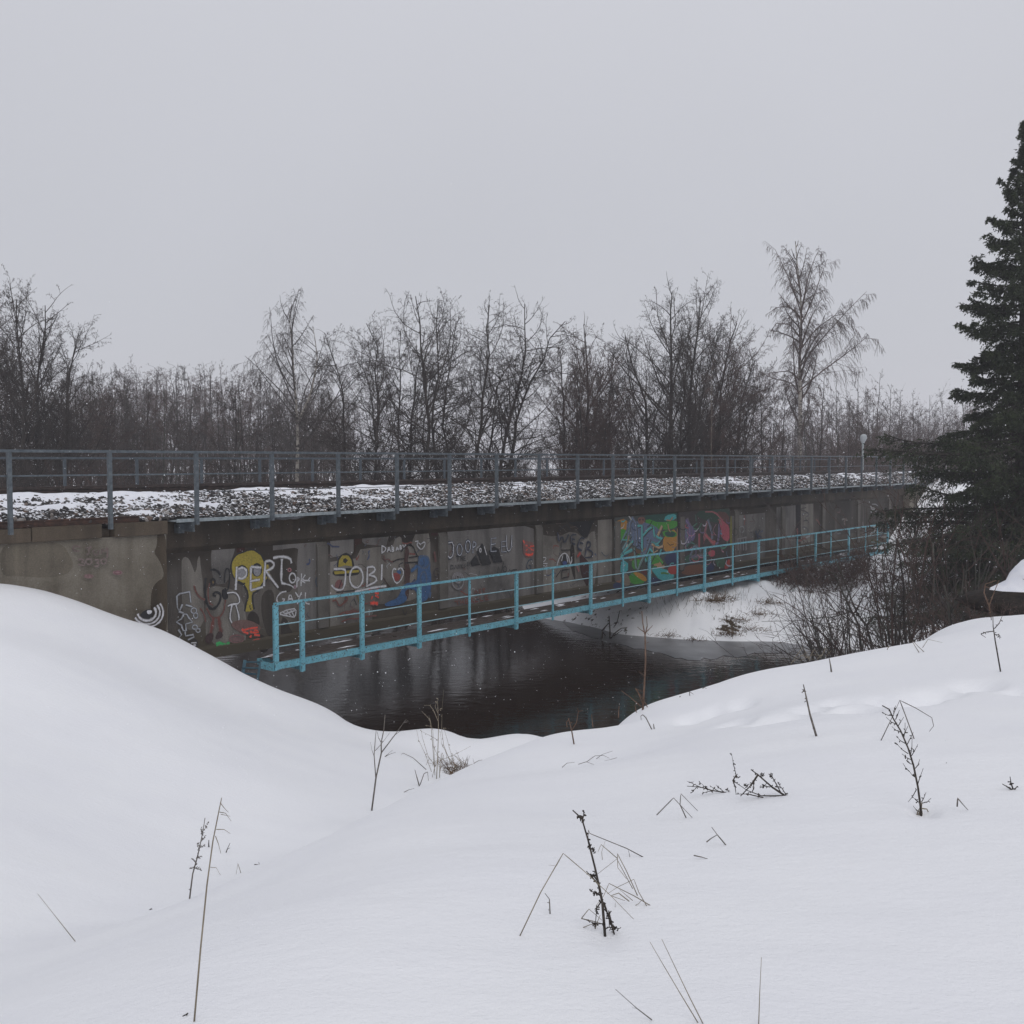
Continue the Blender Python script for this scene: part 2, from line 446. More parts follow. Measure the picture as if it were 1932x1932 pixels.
# far water line, then the far bank
for x, y in [(1045, 1170), (1090, 1179), (1140, 1190), (1200, 1200), (1265, 1206), (1330, 1209), (1400, 1211), (1500, 1216), (1590, 1224)]:
    p = at_dist(x, y, 1.0); k = (EYE - WL) / (EYE - p[2])
    TP.append((p[0] * k, k, WL))
    k2 = k + 1.1
    TP.append((p[0] * k2, k2, WL + .52))
    k2 = k - 1.0
    TP.append((p[0] * k2, k2, WL - 0.8))
for x, Y, z in [(1850, 28.5, WL), (1850, 30.5, 1.1), (1720, 30.4, WL), (1720, 32, 1.0), (1900, 26.8, WL - .5), (1200, 42, 1.35), (1330, 38.5, 1.25), (1200, 38.5, 1.15), (1450, 39.5, 1.1), (1550, 40, .9), (1550, 36.5, 1.0),
                (1650, 40, 1.1), (1650, 46, 1.7), (1800, 36, 1.2), (1930, 34, 1.3), (1930, 42, 2.6), (2100, 36, 1.8), (2100, 50, 3.5), (1045, 44, 0.7), (980, 47, 0.0), (900, 52, 0.1),
                (900, 56, 1.2), (1045, 50, 1.4), (1200, 55, 1.7), (750, 58, 0.2), (750, 62, 1.4), (550, 62, 0.2), (550, 67, 1.4), (350, 64, 0.1), (350, 70, 1.3), (430, 46, 0.2), (430, 41, 1.3), (250, 50, 0.6), (250, 44, 1.5)]:
    TP.append(((x - 966) / 1932 * Y, Y, z))
for s, d, z in [(57.5, 19.5, 2.0), (60.5, 20.5, 4.3), (62, 23, 5.0), (64, 19.5, 5.1), (60, 17, 2.3), (64, 17, 3.6), (64, 12, 1.8), (75, 17.5, 4.2), (75, 19.5, 5.0), (75, 23, 5.0), (75, 27, 4.8), (75, 33, 2.4), (64, 27, 4.8), (64, 33, 2.4),
                (100, 19, 5.0), (100, 23, 5.0), (100, 27, 4.8), (100, 12, 2.4), (150, 23, 5.0), (150, 12, 2.4), (150, 34, 2.4), (36, 19.4, 1.05), (42, 19.4, 1.15), (48, 19.4, 1.3), (53, 19.3, 1.55), (34, 21.5, 1.62), (40, 21.5, 1.72), (46, 21.5, 1.8), (52, 21.5, 1.9), (40, 24, 1.8), (48, 24, 2.0), (56, 24, 2.4), (75, 10, 2.0)]:
    tsd(s, d, z)
# wider country
for X, Y, z in [(-60, 60, 1.8), (-60, 100, 2.0), (0, 80, 1.8), (0, 120, 2.2), (60, 70, 2.0), (60, 110, 2.5), (-110, 40, 2.0), (110, 60, 3.0), (-150, 150, 3), (150, 150, 3.5), (0, 220, 3.5),
                (-250, 0, 3), (250, 0, 3), (-200, -200, 4), (200, -200, 4), (0, -120, 4.5), (-60, -40, 4.6), (60, -40, 4.8), (60, 10, 3.5), (45, 30, 2.2), (300, 300, 4), (-300, 300, 4), (0, 400, 4),
                (30, 22, 0.8), (38, 24, 1.2), (25, 16, 2.6), (-40, 12, 4.2), (-60, 25, 4.0), (-30, 48, 1.6), (-45, 42, 2.0)]:
    TP.append((X, Y, z))

_T = np.array(TP, float)
_C2 = 0.9
def _phi(r2):
    return np.sqrt(r2 + _C2)
def _fit():
    X = _T[:, :2]; n = len(X)
    D = ((X[:, None, :] - X[None, :, :]) ** 2).sum(-1)
    A = np.zeros((n + 1, n + 1))
    A[:n, :n] = _phi(D) - np.eye(n) * 0.02
    A[:n, n] = 1; A[n, :n] = 1
    b = np.zeros(n + 1); b[:n] = _T[:, 2]
    return np.linalg.solve(A, b)
_W = _fit()
_rng = np.random.RandomState(5)
DENTS = []
for x, y, r, dep in [(1305, 1360, .16, .05), (1388, 1360, .15, .06), (1456, 1357, .2, .05), (1402, 1331, .15, .04), (1588, 1319, .17, .055), (1590, 1338, .13, .05),
                     (1660, 1316, .17, .05), (1622, 1336, .16, .05), (1700, 1322, .16, .05), (1722, 1315, .2, .05), (1745, 1308, .16, .05), (1846, 1288, .2, .05), (1925, 1299, .14, .05),
                     (1530, 1333, .16, .04), (1500, 1350, .16, .04), (1780, 1302, .18, .04), (1350, 1345, .14, .04)]:
    DENTS.append((x, y, r, dep))
WELLS = [(1143, 1768, .06, .006), (1741, 1541, .07, .022), (850, 1455, .2, .03)]

def base_height(X, Y):
    X = np.asarray(X, float); Y = np.asarray(Y, float)
    out = np.empty(X.size); xf = X.ravel(); yf = Y.ravel()
    for i in range(0, xf.size, 20000):
        dx = xf[i:i + 20000, None] - _T[None, :, 0]; dy = yf[i:i + 20000, None] - _T[None, :, 1]
        out[i:i + 20000] = _phi(dx * dx + dy * dy) @ _W[:-1] + _W[-1]
    return out.reshape(X.shape)

def cast_ground(x, y, f=None, lo=1.0, hi=60.0):
    """first point of the ground seen through (x, y)"""
    f = f or base_height
    r = ray(x, y); Ys = np.geomspace(lo, hi, 900)
    k = Ys / r[1]
    h = f(r[0] * k, Ys); zz = EYE + r[2] * k
    below = np.nonzero(zz < h)[0]
    i = below[0] if len(below) else len(Ys) - 1
    return (r[0] * k[i], Ys[i], float(h[i]))

_DW = []
for _x, _y, _r, _d in DENTS + WELLS:
    _p = cast_ground(_x, _y)
    _DW.append((_p[0], _p[1], _r, _d * 3.0))

def height(X, Y):
    X = np.asarray(X, float); Y = np.asarray(Y, float)
    z = base_height(X, Y)
    R = np.sqrt(X * X + Y * Y)
    w = np.clip((R - 1) / 6, 0, 1)
    z = z + 0.028 * fbm(X * .4, Y * .4, 2, 3) * w + 0.007 * fbm(X * 1.3 + Y * .5, Y * 3.0, 2, 9) * np.clip(1.2 - R / 40, 0.0, 1)
    # rougher tussocky far bank
    far = np.clip((Y - 33) / 4, 0, 1) * np.clip((X - 2) / 4, 0, 1) * np.clip((75 - Y) / 10, 0, 1)
    z = z + far * np.clip(z / .5, 0, 1) * (0.11 * np.abs(fbm(X * 1.6, Y * 1.6, 3, 21)) + 0.08 * fbm(X * .6, Y * .6, 2, 31))
    for cx, cy, r, d in _DW:
        q = ((X - cx) ** 2 + ((Y - cy) * .8) ** 2) / (r * r)
        z = z - d * np.exp(-q) + 0.05 * d * np.exp(-((q - 1.8) ** 2) * 1.4)
    return z

_pm = {}
def paint(c, rough=.65):
    key = str(c)
    if key not in _pm:
        m, nt, b = new_mat("wall_paint")
        g = noise_node(nt, 22, 5); g2 = noise_node(nt, 1.7, 6, (1, 1, .45), rough=.65)
        cc = col(c)
        dark = tuple(v * .62 for v in cc[:3])
        c1 = ramp(nt, g, [(.33, dark), (.6, cc[:3])])
        worn = tuple(v * .45 + w * .30 for v, w in zip(cc[:3], (.115, .10, .085)))
        nt.links.new(mixc(nt, ramp(nt, g2, [(.52, (0, 0, 0)), (.76, (.65, .65, .65))]), c1, worn), b.inputs["Base Color"])
        b.inputs["Roughness"].default_value = rough
        _pm[key] = m
    return _pm[key]

# ================================================================= ground and river
def build_ground():
    seen = np.radians(np.linspace(58, 122, 500))
    back = np.radians(np.linspace(122, 418, 110)[1:-1])
    th = np.concatenate([seen, back]); nt_ = len(th)
    rr = np.concatenate([np.geomspace(0.4, 2.2, 14)[:-1], np.geomspace(2.2, 75, 290), np.geomspace(75, 900, 45)[1:]])
    nr = len(rr)
    T, R = np.meshgrid(th, rr)
    X = R * np.cos(T); Y = R * np.sin(T)
    Z = height(X, Y)
    V = np.stack([X, Y, Z], -1).reshape(-1, 3)
    i = np.arange(nr - 1)[:, None] * nt_; j = np.arange(nt_)[None, :]; j2 = (j + 1) % nt_
    F = np.stack([i + j, i + j2, i + nt_ + j2, i + nt_ + j], -1).reshape(-1, 4)[:, ::-1]
    V = np.vstack([V, [[0, 0, float(height(np.array([0.]), np.array([0.]))[0])]]])
    c = len(V) - 1
    flat = np.concatenate([F.ravel(), np.stack([np.arange(nt_), (np.arange(nt_) + 1) % nt_, np.full(nt_, c)], -1)[:, ::-1].ravel()])
    sizes = np.concatenate([np.full(len(F), 4), np.full(nt_, 3)])
    me = mesh_from("snowy_ground", V, flat, M_SNOW, True, fsize=sizes)
    # where the earth and old grass show through the snow
    x, y, z = V[:, 0], V[:, 1], V[:, 2]
    bare = np.zeros(len(V))
    px = 966 + 1932 * x / np.maximum(y, 1)
    def blob(cx, cy, rx, ry, a):
        return a * np.exp(-(((x - cx) / rx) ** 2 + ((y - cy) / ry) ** 2))
    for (bx, by, rx, ry, a) in [(1345, 1133, .9, .6, .52), (1380, 1172, .8, .35, .48), (1400, 1188, .9, .3, .42), (1430, 1160, .9, .4, .42), (1545, 1120, 1.8, .8, .6), (1360, 1195, .8, .3, .42)]:
        p = cast_ground(bx, by, lo=25, hi=60)
        bare += blob(p[0], p[1], rx, ry, a)
    s = x * U[0] + y * U[1]; d = x * NV[0] + y * NV[1]
    bare += np.where((d > 20.8) & (d < 25) & (s > 12.6) & (s < 59), .42, 0)  # dry ground under the bridge
    bare += np.clip((d - 27) / 3, 0, 1) * np.clip((90 - y) / 20, 0, 1) * .36   # woodland floor
    a = me.attributes.new("bare", 'FLOAT', 'POINT'); a.data.foreach_set("value", bare.astype(np.float32))
    o = link("snowy_ground", me); tag(o, kind="structure")

build_ground()

# river surface
MBw = MB(); MBw.add([(-140, 12, WL), (110, 12, WL), (110, 130, WL), (-140, 130, WL)], [(0, 1, 2, 3)])
river = MBw.build("river", M_WATER); tag(river, kind="structure")
# shelf of thin ice along the far bank
ice = []
edge = [(1060, 1175), (1100, 1184), (1150, 1194), (1200, 1203), (1265, 1211), (1330, 1213), (1400, 1215), (1500, 1221), (1570, 1227)]
outer = [(1080, 1190), (1110, 1200), (1150, 1211), (1210, 1224), (1260, 1236), (1310, 1247), (1350, 1240), (1420, 1232), (1560, 1231)]
def on_water(x, y, z=None):
    z = WL if z is None else z
    r = ray(x, y); k = (z - EYE) / r[2]
    return (r[0] * k, r[1] * k, z)
vi = [on_water(*p, z=WL + .012) for p in edge] + [on_water(*p, z=WL + .012) for p in reversed(outer)]
vi = [(p[0], p[1] + (.9 if i < len(edge) else 0), WL + .012) for i, p in enumerate(vi)]
_ir = random.Random(3)
vi = [(p[0], p[1] + (_ir.uniform(-.35, .25) if i >= len(edge) * 4 else 0), p[2]) for i, p in enumerate([((a[0] * (1 - t) + b[0] * t), (a[1] * (1 - t) + b[1] * t), a[2]) for a, b in zip(vi, vi[1:] + vi[:1]) for t in (0, .25, .5, .75)])]
n = len(vi)
MBi = MB(); MBi.add(vi + [(p[0], p[1], WL - .02) for p in vi], [tuple(range(n - 1, -1, -1))] + [(k, (k + 1) % n, (k + 1) % n + n, k + n) for k in range(n)])
o = MBi.build("ice_shelf", M_ICE); tag(o, kind="structure")

# ================================================================= the railway bridge (built in its own frame: x along, y across, z up)
ROT = math.radians(50)
def frame(name, s, d, z, label=None, cat=None, group=None):
    p = sd(s, d)
    o = empty(name, (p[0], p[1], z), ROT)
    o["_o"] = (s, d, z)
    tag(o, label, cat, group)
    return o
def part(mb_or_me, name, mat, root, smooth=False, label=None, off=None):
    me = mb_or_me.mesh(name, mat, smooth) if isinstance(mb_or_me, MB) else mb_or_me
    o = link(name, me, root)
    b = off if off is not None else root.get("_o", (0, 0, 0))
    o.location = (-b[0], -b[1], -b[2])
    if label: o["label"] = label
    return o
def at_part(me, name, root, s, d, z):
    o = link(name, me, root); b = root["_o"]
    o.location = (s - b[0], d - b[1], z - b[2]); return o

WING_END = on_plane(315, 1100, 19.98)[0]
S0, S1 = WING_END + .01, 59.0        # the span
D_RAIL, D_EDGE, D_WEB, D_WALK = 19.65, 20.30, 20.42, 19.40
bridge = frame("railway_bridge", S0, 20.4, 2.0, "long grey concrete railway bridge with graffiti along its deep side beam over the river", "bridge")
# near girder web: body with fascia, slight bottom bulb
m = MB(); m.section([(D_WEB, 2.0), (D_WEB, 4.42), (D_WEB + .55, 4.42), (D_WEB + .55, 2.0)], S0, S1)
part(m, "near_web", M_WEB, bridge)
m = MB(); m.section([(D_WEB - .05, 1.93), (D_WEB - .05, 2.16), (D_WEB + .0, 2.22), (D_WEB + .60, 2.22), (D_WEB + .60, 1.93)], S0 + .02, S1 - .02)
part(m, "bottom_flange", M_WEB, bridge)
m = MB(); m.section([(24.6, 1.95), (24.6, 4.42), (25.1, 4.42), (25.1, 1.95)], S0, S1)
part(m, "far_web", M_WEB, bridge)
m = MB(); m.section([(D_EDGE, 4.55), (D_EDGE, 5.16), (25.45, 5.16), (25.45, 4.55), (25.1, 4.423), (D_WEB, 4.423)], S0, S1)
part(m, "deck_slab", M_FASCIA, bridge)
m = MB()
for q in np.arange(S0 + 3, S1 - 1, 5.8):
    m = MB(); m.box(q, q + .3, D_WEB + .553, 24.597, 2.3, 4.42); part(m, "cross_beam", M_WEB, bridge)
ribs = []
for k in range(12):
    inv = .4385 + .0655 * k
    x = 2590 - 1000 / inv * 1.0
    s, _ = on_plane(x, 1050, D_WEB)
    if s < S0 + .25 or s > S1 - .3: continue
    ribs.append(s)
rme = MB().section([(D_WEB - .075, 2.23), (D_WEB - .075, 4.30), (D_WEB - .003, 4.42), (D_WEB - .003, 2.23)], -.17, .17).mesh("rib", M_RIB)
for s in ribs:
    o = link("rib", rme, bridge); o.location = (s - S0, -20.4, -2.0)
# ledges and rust holes in the web
slots = [("z2", (632, 700, 716, 812)), ("z2", (1760, 628, 1832, 722)), ("z3", (1050, 682, 1130, 778)), ("z4", (1740, 650, 1762, 1040))]

# graffiti surveyed from the wall ------------------------------------------------
ZW = {"z1": (0, 1280, 640 / 1932), "z2": (500, 1380, 600 / 1932), "z3": (1000, 1380, 500 / 1932), "z4": (1400, 1400, 400 / 1932), "z5": (1760, 1400, 500 / 1932), "z6": (2200, 1200, 600 / 1932)}
LAY = [0]
def wall_pt(z, p, plane):
    o = ZW[z]; x = (o[0] + o[2] * p[0]) * .638889; y = (o[1] + o[2] * p[1]) * .638889
    return on_plane(x, y, plane)
def chaikin(P, closed=False, it=1):
    for _ in range(it):
        Q = [] if closed else [P[0]]
        n = len(P)
        for i in range(n if closed else n - 1):
            a = P[i]; b = P[(i + 1) % n]
            Q.append((.75 * a[0] + .25 * b[0], .75 * a[1] + .25 * b[1])); Q.append((.25 * a[0] + .75 * b[0], .25 * a[1] + .75 * b[1]))
        if not closed: Q.append(P[-1])
        P = Q
    return P
_st = {}
def stain(c):
    k = str(c)
    if k not in _st: _st[k] = concrete("stained_overpaint", c, tuple(v * 1.32 for v in c), tuple(v * .45 for v in c), .9)
    return _st[k]
class Paint:
    """one painted piece on a wall"""
    def __init__(s, name, plane, root, label, lift=None, inc=.0001, each=False):
        lift = lift or (LAY[0] if LAY[0] else .006)
        s.name, s.plane, s.root, s.label = name, plane, root, label
        s.by = {}; s.l = lift; s.inc = inc; s.each = each; s.k = 0
    def _m(s, c):
        s.k += 1
        return s.by.setdefault((str(c), s.k if s.each else 0), [c, MB()])[1]
    def _next(s):
        s.l += s.inc; return s.plane - s.l
    def fill(s, z, pts, c, smooth=1):
        P = [wall_pt(z, p, s.plane) for p in pts]; P = chaikin(P, True, smooth)
        y = s._next(); n = len(P)
        area = sum(P[i][0] * P[(i + 1) % n][1] - P[(i + 1) % n][0] * P[i][1] for i in range(n))
        if area < 0: P = P[::-1]
        s._m(c).add([(p[0], y, p[1]) for p in P], [tuple(range(n))])
    def line(s, z, pts, c, w=12, smooth=1, closed=False, halo=True):
        """w in zoom pixels"""
        w = w * 1.15
        if halo and max(c) > .12 and w > 8:
            s.line(z, pts, tuple(.78 * a_ + .22 * b_ for a_, b_ in zip((.12, .108, .096), c)), w * 1.55, smooth, closed, False)
        P = [wall_pt(z, p, s.plane) for p in pts]
        if closed: P = P + [P[0]]
        if smooth and len(P) > 2: P = chaikin(P, False, smooth)
        a = wall_pt(z, pts[0], s.plane); b = wall_pt(z, (pts[0][0], pts[0][1] + 10), s.plane)
        hw = abs(b[1] - a[1]) / 10 * w / 2
        y = s._next(); V = []; n = len(P)
        for i, p in enumerate(P):
            q0 = P[max(i - 1, 0)]; q1 = P[min(i + 1, n - 1)]
            tx, tz = q1[0] - q0[0], q1[1] - q0[1]; L = math.hypot(tx, tz) or 1
            nx, nz = -tz / L * hw, tx / L * hw
            j = 1 + .22 * math.sin(i * 2.3 + p[0] * 9) + .12 * math.sin(p[1] * 31)
            V += [(p[0] + nx * j, y - i * 2e-5, p[1] + nz * j), (p[0] - nx * j, y - i * 2e-5, p[1] - nz * j)]
        s._m(c).add(V, [(2 * i, 2 * i + 1, 2 * i + 3, 2 * i + 2) for i in range(n - 1)])
    def ring(s, z, cx, cy, rx, ry, c, w=10, a0=0, a1=360):
        n = 14
        s.line(z, [(cx + rx * math.cos(math.radians(a0 + (a1 - a0) * i / n)), cy + ry * math.sin(math.radians(a0 + (a1 - a0) * i / n))) for i in range(n + 1)], c, w, 0)
    def disc(s, z, cx, cy, rx, ry, c):
        s.fill(z, [(cx + rx * math.cos(i * math.pi / 6), cy + ry * math.sin(i * math.pi / 6)) for i in range(12)], c, 0)
    def done(s):
        if s.l > .006: LAY[0] = s.l + .0003
        if s.each:
            for c, mb in s.by.values(): part(mb, s.name, stain(c), s.root)
            return
        V = []; F = []; fm = []; mats = []
        for k, (c, mb) in enumerate(s.by.values()):
            F += [tuple(i + len(V) for i in f) for f in mb.f]; fm += [k] * len(mb.f); V += mb.v; mats.append(paint(c))
        me = bpy.data.meshes.new(s.name); me.from_pydata(V, [], F)
        for mm in mats: me.materials.append(mm)
        me.polygons.foreach_set("material_index", fm); me.update()
        return part(me, s.name, None, s.root, label=s.label)

WHITE, BLACK, RED, YEL, BLUE = (.58, .58, .61), (.014, .014, .016), (.34, .04, .03), (.34, .27, .035), (.035, .10, .23)
ORR = (.75, .07, .04)
# painted-over and washed patches of the web
g = Paint("overpainted_patch", D_WEB, bridge, "pale grey rollered patches with ragged damp edges", .0012, .00012, True)
LG, LG2, DK, DK2 = (.185, .174, .166), (.215, .198, .176), (.040, .033, .028), (.055, .047, .04)
g.fill("z2", [(395, 790), (432, 722), (630, 702), (622, 800), (590, 880), (575, 960), (560, 1100), (430, 1120), (398, 960)], LG, 1)
g.fill("z2", [(110, 900), (140, 845), (190, 870), (225, 960), (242, 1010), (262, 960), (268, 870), (290, 835), (298, 960), (318, 1080), (330, 1300), (330, 1500), (200, 1560), (130, 1500)], LG2, 1)
g.fill("z2", [(985, 705), (1462, 655), (1462, 1560), (1230, 1600), (1215, 900), (1225, 775), (1190, 765), (985, 790)], LG, 0)
g.fill("z2", [(1530, 655), (1752, 628), (1752, 800), (1720, 850), (1640, 840), (1530, 860)], LG, 0)
g.fill("z2", [(1530, 900), (1720, 870), (1930, 860), (1930, 1580), (1530, 1640)], LG2, 0)
g.fill("z2", [(360, 1120), (600, 1150), (700, 1250), (740, 1480), (720, 1700), (350, 1700), (340, 1300)], LG2, 1)
g.fill("z3", [(265, 742), (590, 722), (560, 830), (545, 900), (300, 880), (268, 850)], LG, 0)
g.fill("z3", [(845, 830), (880, 750), (920, 690), (1045, 688), (1045, 1350), (900, 1500), (640, 1560), (400, 1560), (200, 1540), (160, 950), (500, 900), (620, 900), (640, 820), (710, 780), (730, 880), (830, 880)], LG2, 1)
g.fill("z3", [(1240, 700), (1560, 680), (1930, 640), (1930, 1560), (1240, 1640)], LG, 0)
g.fill("z4", [(10, 740), (380, 700), (560, 690), (850, 780), (860, 1780), (10, 1900)], LG, 0)
g.fill("z4", [(870, 850), (1180, 900), (1420, 800), (1600, 960), (1650, 830), (1740, 810), (1760, 1500), (1600, 1740), (870, 1790)], LG2, 1)
g.fill("z5", [(20, 520), (180, 500), (180, 1300), (20, 1340)], LG2, 0)
g.fill("z5", [(1536, 480), (1930, 440), (1930, 1020), (1536, 1090)], LG, 0)
g.fill("z6", [(300, 960), (480, 940), (480, 1330), (300, 1370)], LG, 0)
g.fill("z6", [(530, 920), (650, 900), (650, 1280), (530, 1310)], LG2, 0)
g.fill("z6", [(700, 900), (860, 880), (860, 1200), (700, 1250)], DK2, 0)
g.fill("z6", [(870, 875), (1120, 850), (1120, 1190), (870, 1230)], (.07, .06, .052), 0)
g.fill("z6", [(1130, 850), (1480, 825), (1480, 1110), (1130, 1180)], DK2, 0)
g.done()
g = Paint("damp_stain", D_WEB, bridge, "dark damp runs and old brown overpaint", .0036, .00012, True)
g.fill("z2", [(880, 1200), (960, 1150), (1000, 1210), (1010, 1500), (1000, 1600), (940, 1620), (890, 1480), (870, 1330)], DK2)
g.fill("z2", [(735, 1440), (760, 1380), (800, 1365), (850, 1410), (862, 1500), (820, 1530), (770, 1500)], DK)
g.fill("z2", [(850, 1580), (900, 1600), (940, 1680), (930, 1760), (860, 1760), (835, 1660)], DK)
g.fill("z2", [(985, 870), (1060, 830), (1180, 880), (1220, 960), (1180, 1140), (1130, 1200), (1010, 1160), (950, 1050)], DK2)
g.fill("z2", [(1060, 1420), (1120, 1440), (1130, 1500), (1190, 1600), (1200, 1660), (1060, 1680)], DK)
g.fill("z3", [(590, 730), (900, 690), (850, 800), (830, 900), (740, 880), (705, 780), (640, 810), (560, 870)], DK)
g.fill("z4", [(1330, 615), (1870, 580), (1800, 650), (1700, 670), (1655, 800), (1600, 935), (1500, 850), (1440, 740), (1330, 700)], (.02, .02, .022))
g.fill("z4", [(1370, 1010), (1430, 1010), (1430, 1300), (1450, 1500), (1420, 1500), (1370, 1280)], DK)
g.fill("z4", [(1500, 1110), (1600, 1220), (1640, 1260), (1630, 1640), (1580, 1560), (1510, 1400)], (.06, .03, .028))
g.fill("z2", [(632, 702), (716, 702), (716, 800), (640, 812)], (.055, .02, .018), 0)
g.fill("z2", [(1762, 630), (1832, 628), (1830, 722), (1775, 740), (1762, 850)], (.05, .025, .02), 0)
g.fill("z3", [(1052, 682), (1130, 680), (1130, 778), (1054, 780)], (.045, .018, .018), 0)
g.fill("z6", [(480, 930), (530, 925), (530, 1300), (490, 1310)], (.02, .018, .02), 0)
g.done()
for zz, (x0, x1, y0, y1), n_ in (("z2", (1240, 1900, 720, 1500), 26), ("z3", (200, 1040, 760, 1500), 30), ("z3", (1250, 1900, 720, 1560), 26), ("z4", (870, 1740, 640, 1600), 34), ("z5", (1540, 1900, 470, 1000), 20), ("z6", (300, 1350, 930, 1300), 30)):
    fr = random.Random(int(x0) + n_)
    g = Paint("faded_tag", D_WEB, bridge, None, .0048, .00002)
    for i in range(n_):
        x = fr.uniform(x0, x1); y = fr.uniform(y0, y1); P = [(x, y)]; a = fr.uniform(0, 6.28)
        for q in range(fr.randrange(2, 6)):
            a += fr.uniform(-1.6, 1.6); L_ = fr.uniform(12, 46); x = min(max(x + L_ * math.cos(a), x0), x1); y = min(max(y + L_ * math.sin(a), y0), y1); P.append((x, y))
        g.line(zz, P, fr.choice([(.07, .06, .055), (.10, .055, .05), (.05, .055, .075), (.18, .17, .16), (.13, .085, .075), (.06, .05, .045), (.03, .05, .13), (.20, .05, .04), (.03, .03, .035), (.3, .3, .31)]), fr.uniform(5, 12), 1)
    g.done()["kind"] = "stuff"
# yellow long-necked head
g = Paint("painted_head", D_WEB, bridge, "big yellow painted head with pale eyes on a thin neck")
g.line("z2", [(585, 940), (600, 880), (640, 830), (700, 812), (760, 785), (830, 792), (885, 845), (908, 915), (900, 1000), (940, 1040), (925, 1075), (880, 1110), (850, 1170), (790, 1200), (790, 1280), (805, 1350)], BLACK, 18)
g.line("z2", [(585, 940), (600, 1030), (640, 1080), (690, 1100), (720, 1140), (745, 1190), (745, 1250), (725, 1300), (715, 1370)], BLACK, 18)
g.fill("z2", [(590, 940), (605, 880), (645, 832), (700, 816), (760, 790), (830, 796), (880, 848), (903, 915), (896, 1000), (936, 1040), (920, 1072), (875, 1106), (845, 1165), (800, 1188), (745, 1188), (722, 1136), (692, 1096), (642, 1078), (603, 1028)], YEL)
g.fill("z2", [(748, 1180), (788, 1180), (786, 1280), (802, 1350), (760, 1372), (718, 1370), (728, 1300), (748, 1250)], YEL, 0)
g.disc("z2", 690, 1000, 62, 72, BLACK); g.disc("z2", 692, 1006, 50, 60, (.25, .25, .27))
g.disc("z2", 832, 975, 50, 66, BLACK); g.disc("z2", 834, 985, 36, 50, (.25, .25, .27))
g.line("z2", [(640, 1090), (700, 1115), (720, 1100)], BLACK, 14)
g.line("z2", [(765, 1310), (765, 1345), (780, 1350)], BLACK, 9)
g.line("z2", [(930, 925), (935, 1000), (960, 1060)], YEL, 20)
g.done()
# white hand lettering
g = Paint("lettering", D_WEB, bridge, "white hand-painted letters PERT with smaller LOPK and GAYL")
W = 14
for P in [[(640, 945), (636, 1060), (630, 1165)], [(655, 968), (700, 950), (735, 985), (728, 1035), (690, 1062), (655, 1050)],
          [(775, 945), (772, 1060), (772, 1170)], [(775, 945), (820, 950), (872, 955)], [(765, 1085), (810, 1075), (858, 1068)], [(772, 1170), (830, 1155), (888, 1137)],
          [(912, 895), (905, 1010), (898, 1130)], [(912, 895), (962, 885), (1000, 922), (975, 962), (915, 985)], [(915, 985), (970, 1060), (1035, 1145)],
          [(985, 862), (1060, 846), (1148, 862), (1160, 912)], [(1068, 870), (1064, 990), (1062, 1100), (1100, 1108)]]:
    g.line("z2", P, WHITE, W)
for P in [[(1100, 1108), (1150, 1120), (1190, 1150)], [(1215, 1040), (1212, 1090), (1210, 1142)], [(1215, 1045), (1238, 1062), (1212, 1085)], [(1255, 1010), (1252, 1070), (1250, 1130)],
          [(1290, 1022), (1256, 1075), (1335, 1078)], [(1256, 1078), (1290, 1100)], [(1318, 1075), (1336, 1045)],
          [(1110, 1180), (1060, 1188), (1020, 1232), (1020, 1280), (1060, 1292), (1100, 1255), (1072, 1250)], [(1120, 1290), (1146, 1190), (1176, 1285)], [(1128, 1252), (1166, 1250)],
          [(1195, 1187), (1226, 1232)], [(1255, 1187), (1232, 1240), (1215, 1300)], [(1292, 1190), (1288, 1290), (1330, 1300)],
          [(1050, 1385), (1130, 1350), (1205, 1342), (1195, 1425), (1150, 1420), (1055, 1400), (1050, 1385)], [(1080, 1375), (1120, 1412)], [(1115, 1362), (1155, 1416)], [(1150, 1350), (1185, 1420)], [(1090, 1395), (1190, 1362)]]:
    g.line("z2", P, WHITE, 9)
g.ring("z2", 1168, 1052, 30, 46, WHITE, 9)
g.disc("z2", 1140, 975, 20, 20, (.3, .12, .13)); g.disc("z2", 1140, 975, 9, 9, BLACK)
g.disc("z2", 1192, 1138, 14, 20, (.25, .17, .2))
g.done()
g = Paint("lettering", D_WEB, bridge, "white letters JOBI with a heart over a yellow brimmed hat")
g.fill("z2", [(1540, 1005), (1580, 960), (1780, 955), (1815, 995), (1780, 1030), (1580, 1036)], BLACK, 1)
g.fill("z2", [(1560, 990), (1800, 975), (1800, 998), (1570, 1018)], YEL, 0)
g.line("z2", [(1598, 950), (1604, 880), (1640, 832), (1690, 822), (1732, 860), (1748, 945)], BLACK, 20)
g.fill("z2", [(1603, 950), (1610, 884), (1642, 838), (1690, 830), (1726, 862), (1742, 942), (1670, 932)], YEL, 0)
g.fill("z2", [(1650, 875), (1672, 862), (1695, 885), (1672, 915), (1650, 900)], BLACK, 0)
g.fill("z2", [(1580, 1080), (1630, 1060), (1650, 1120), (1610, 1160), (1565, 1150)], (.2, .08, .08))
g.line("z2", [(1640, 1065), (1605, 1160)], BLACK, 9); g.line("z2", [(1720, 1065), (1760, 1170)], (.12, .10, .03), 9)
g.line("z2", [(1585, 1190), (1660, 1180), (1760, 1170)], BLACK, 8); g.line("z2", [(1770, 1180), (1800, 1280)], (.12, .10, .03), 9)
g.line("z2", [(1560, 967), (1662, 964), (1676, 1000), (1660, 1150), (1612, 1172), (1560, 1150), (1540, 1118)], WHITE, 13)
g.ring("z2", 1775, 1045, 64, 100, WHITE, 13)
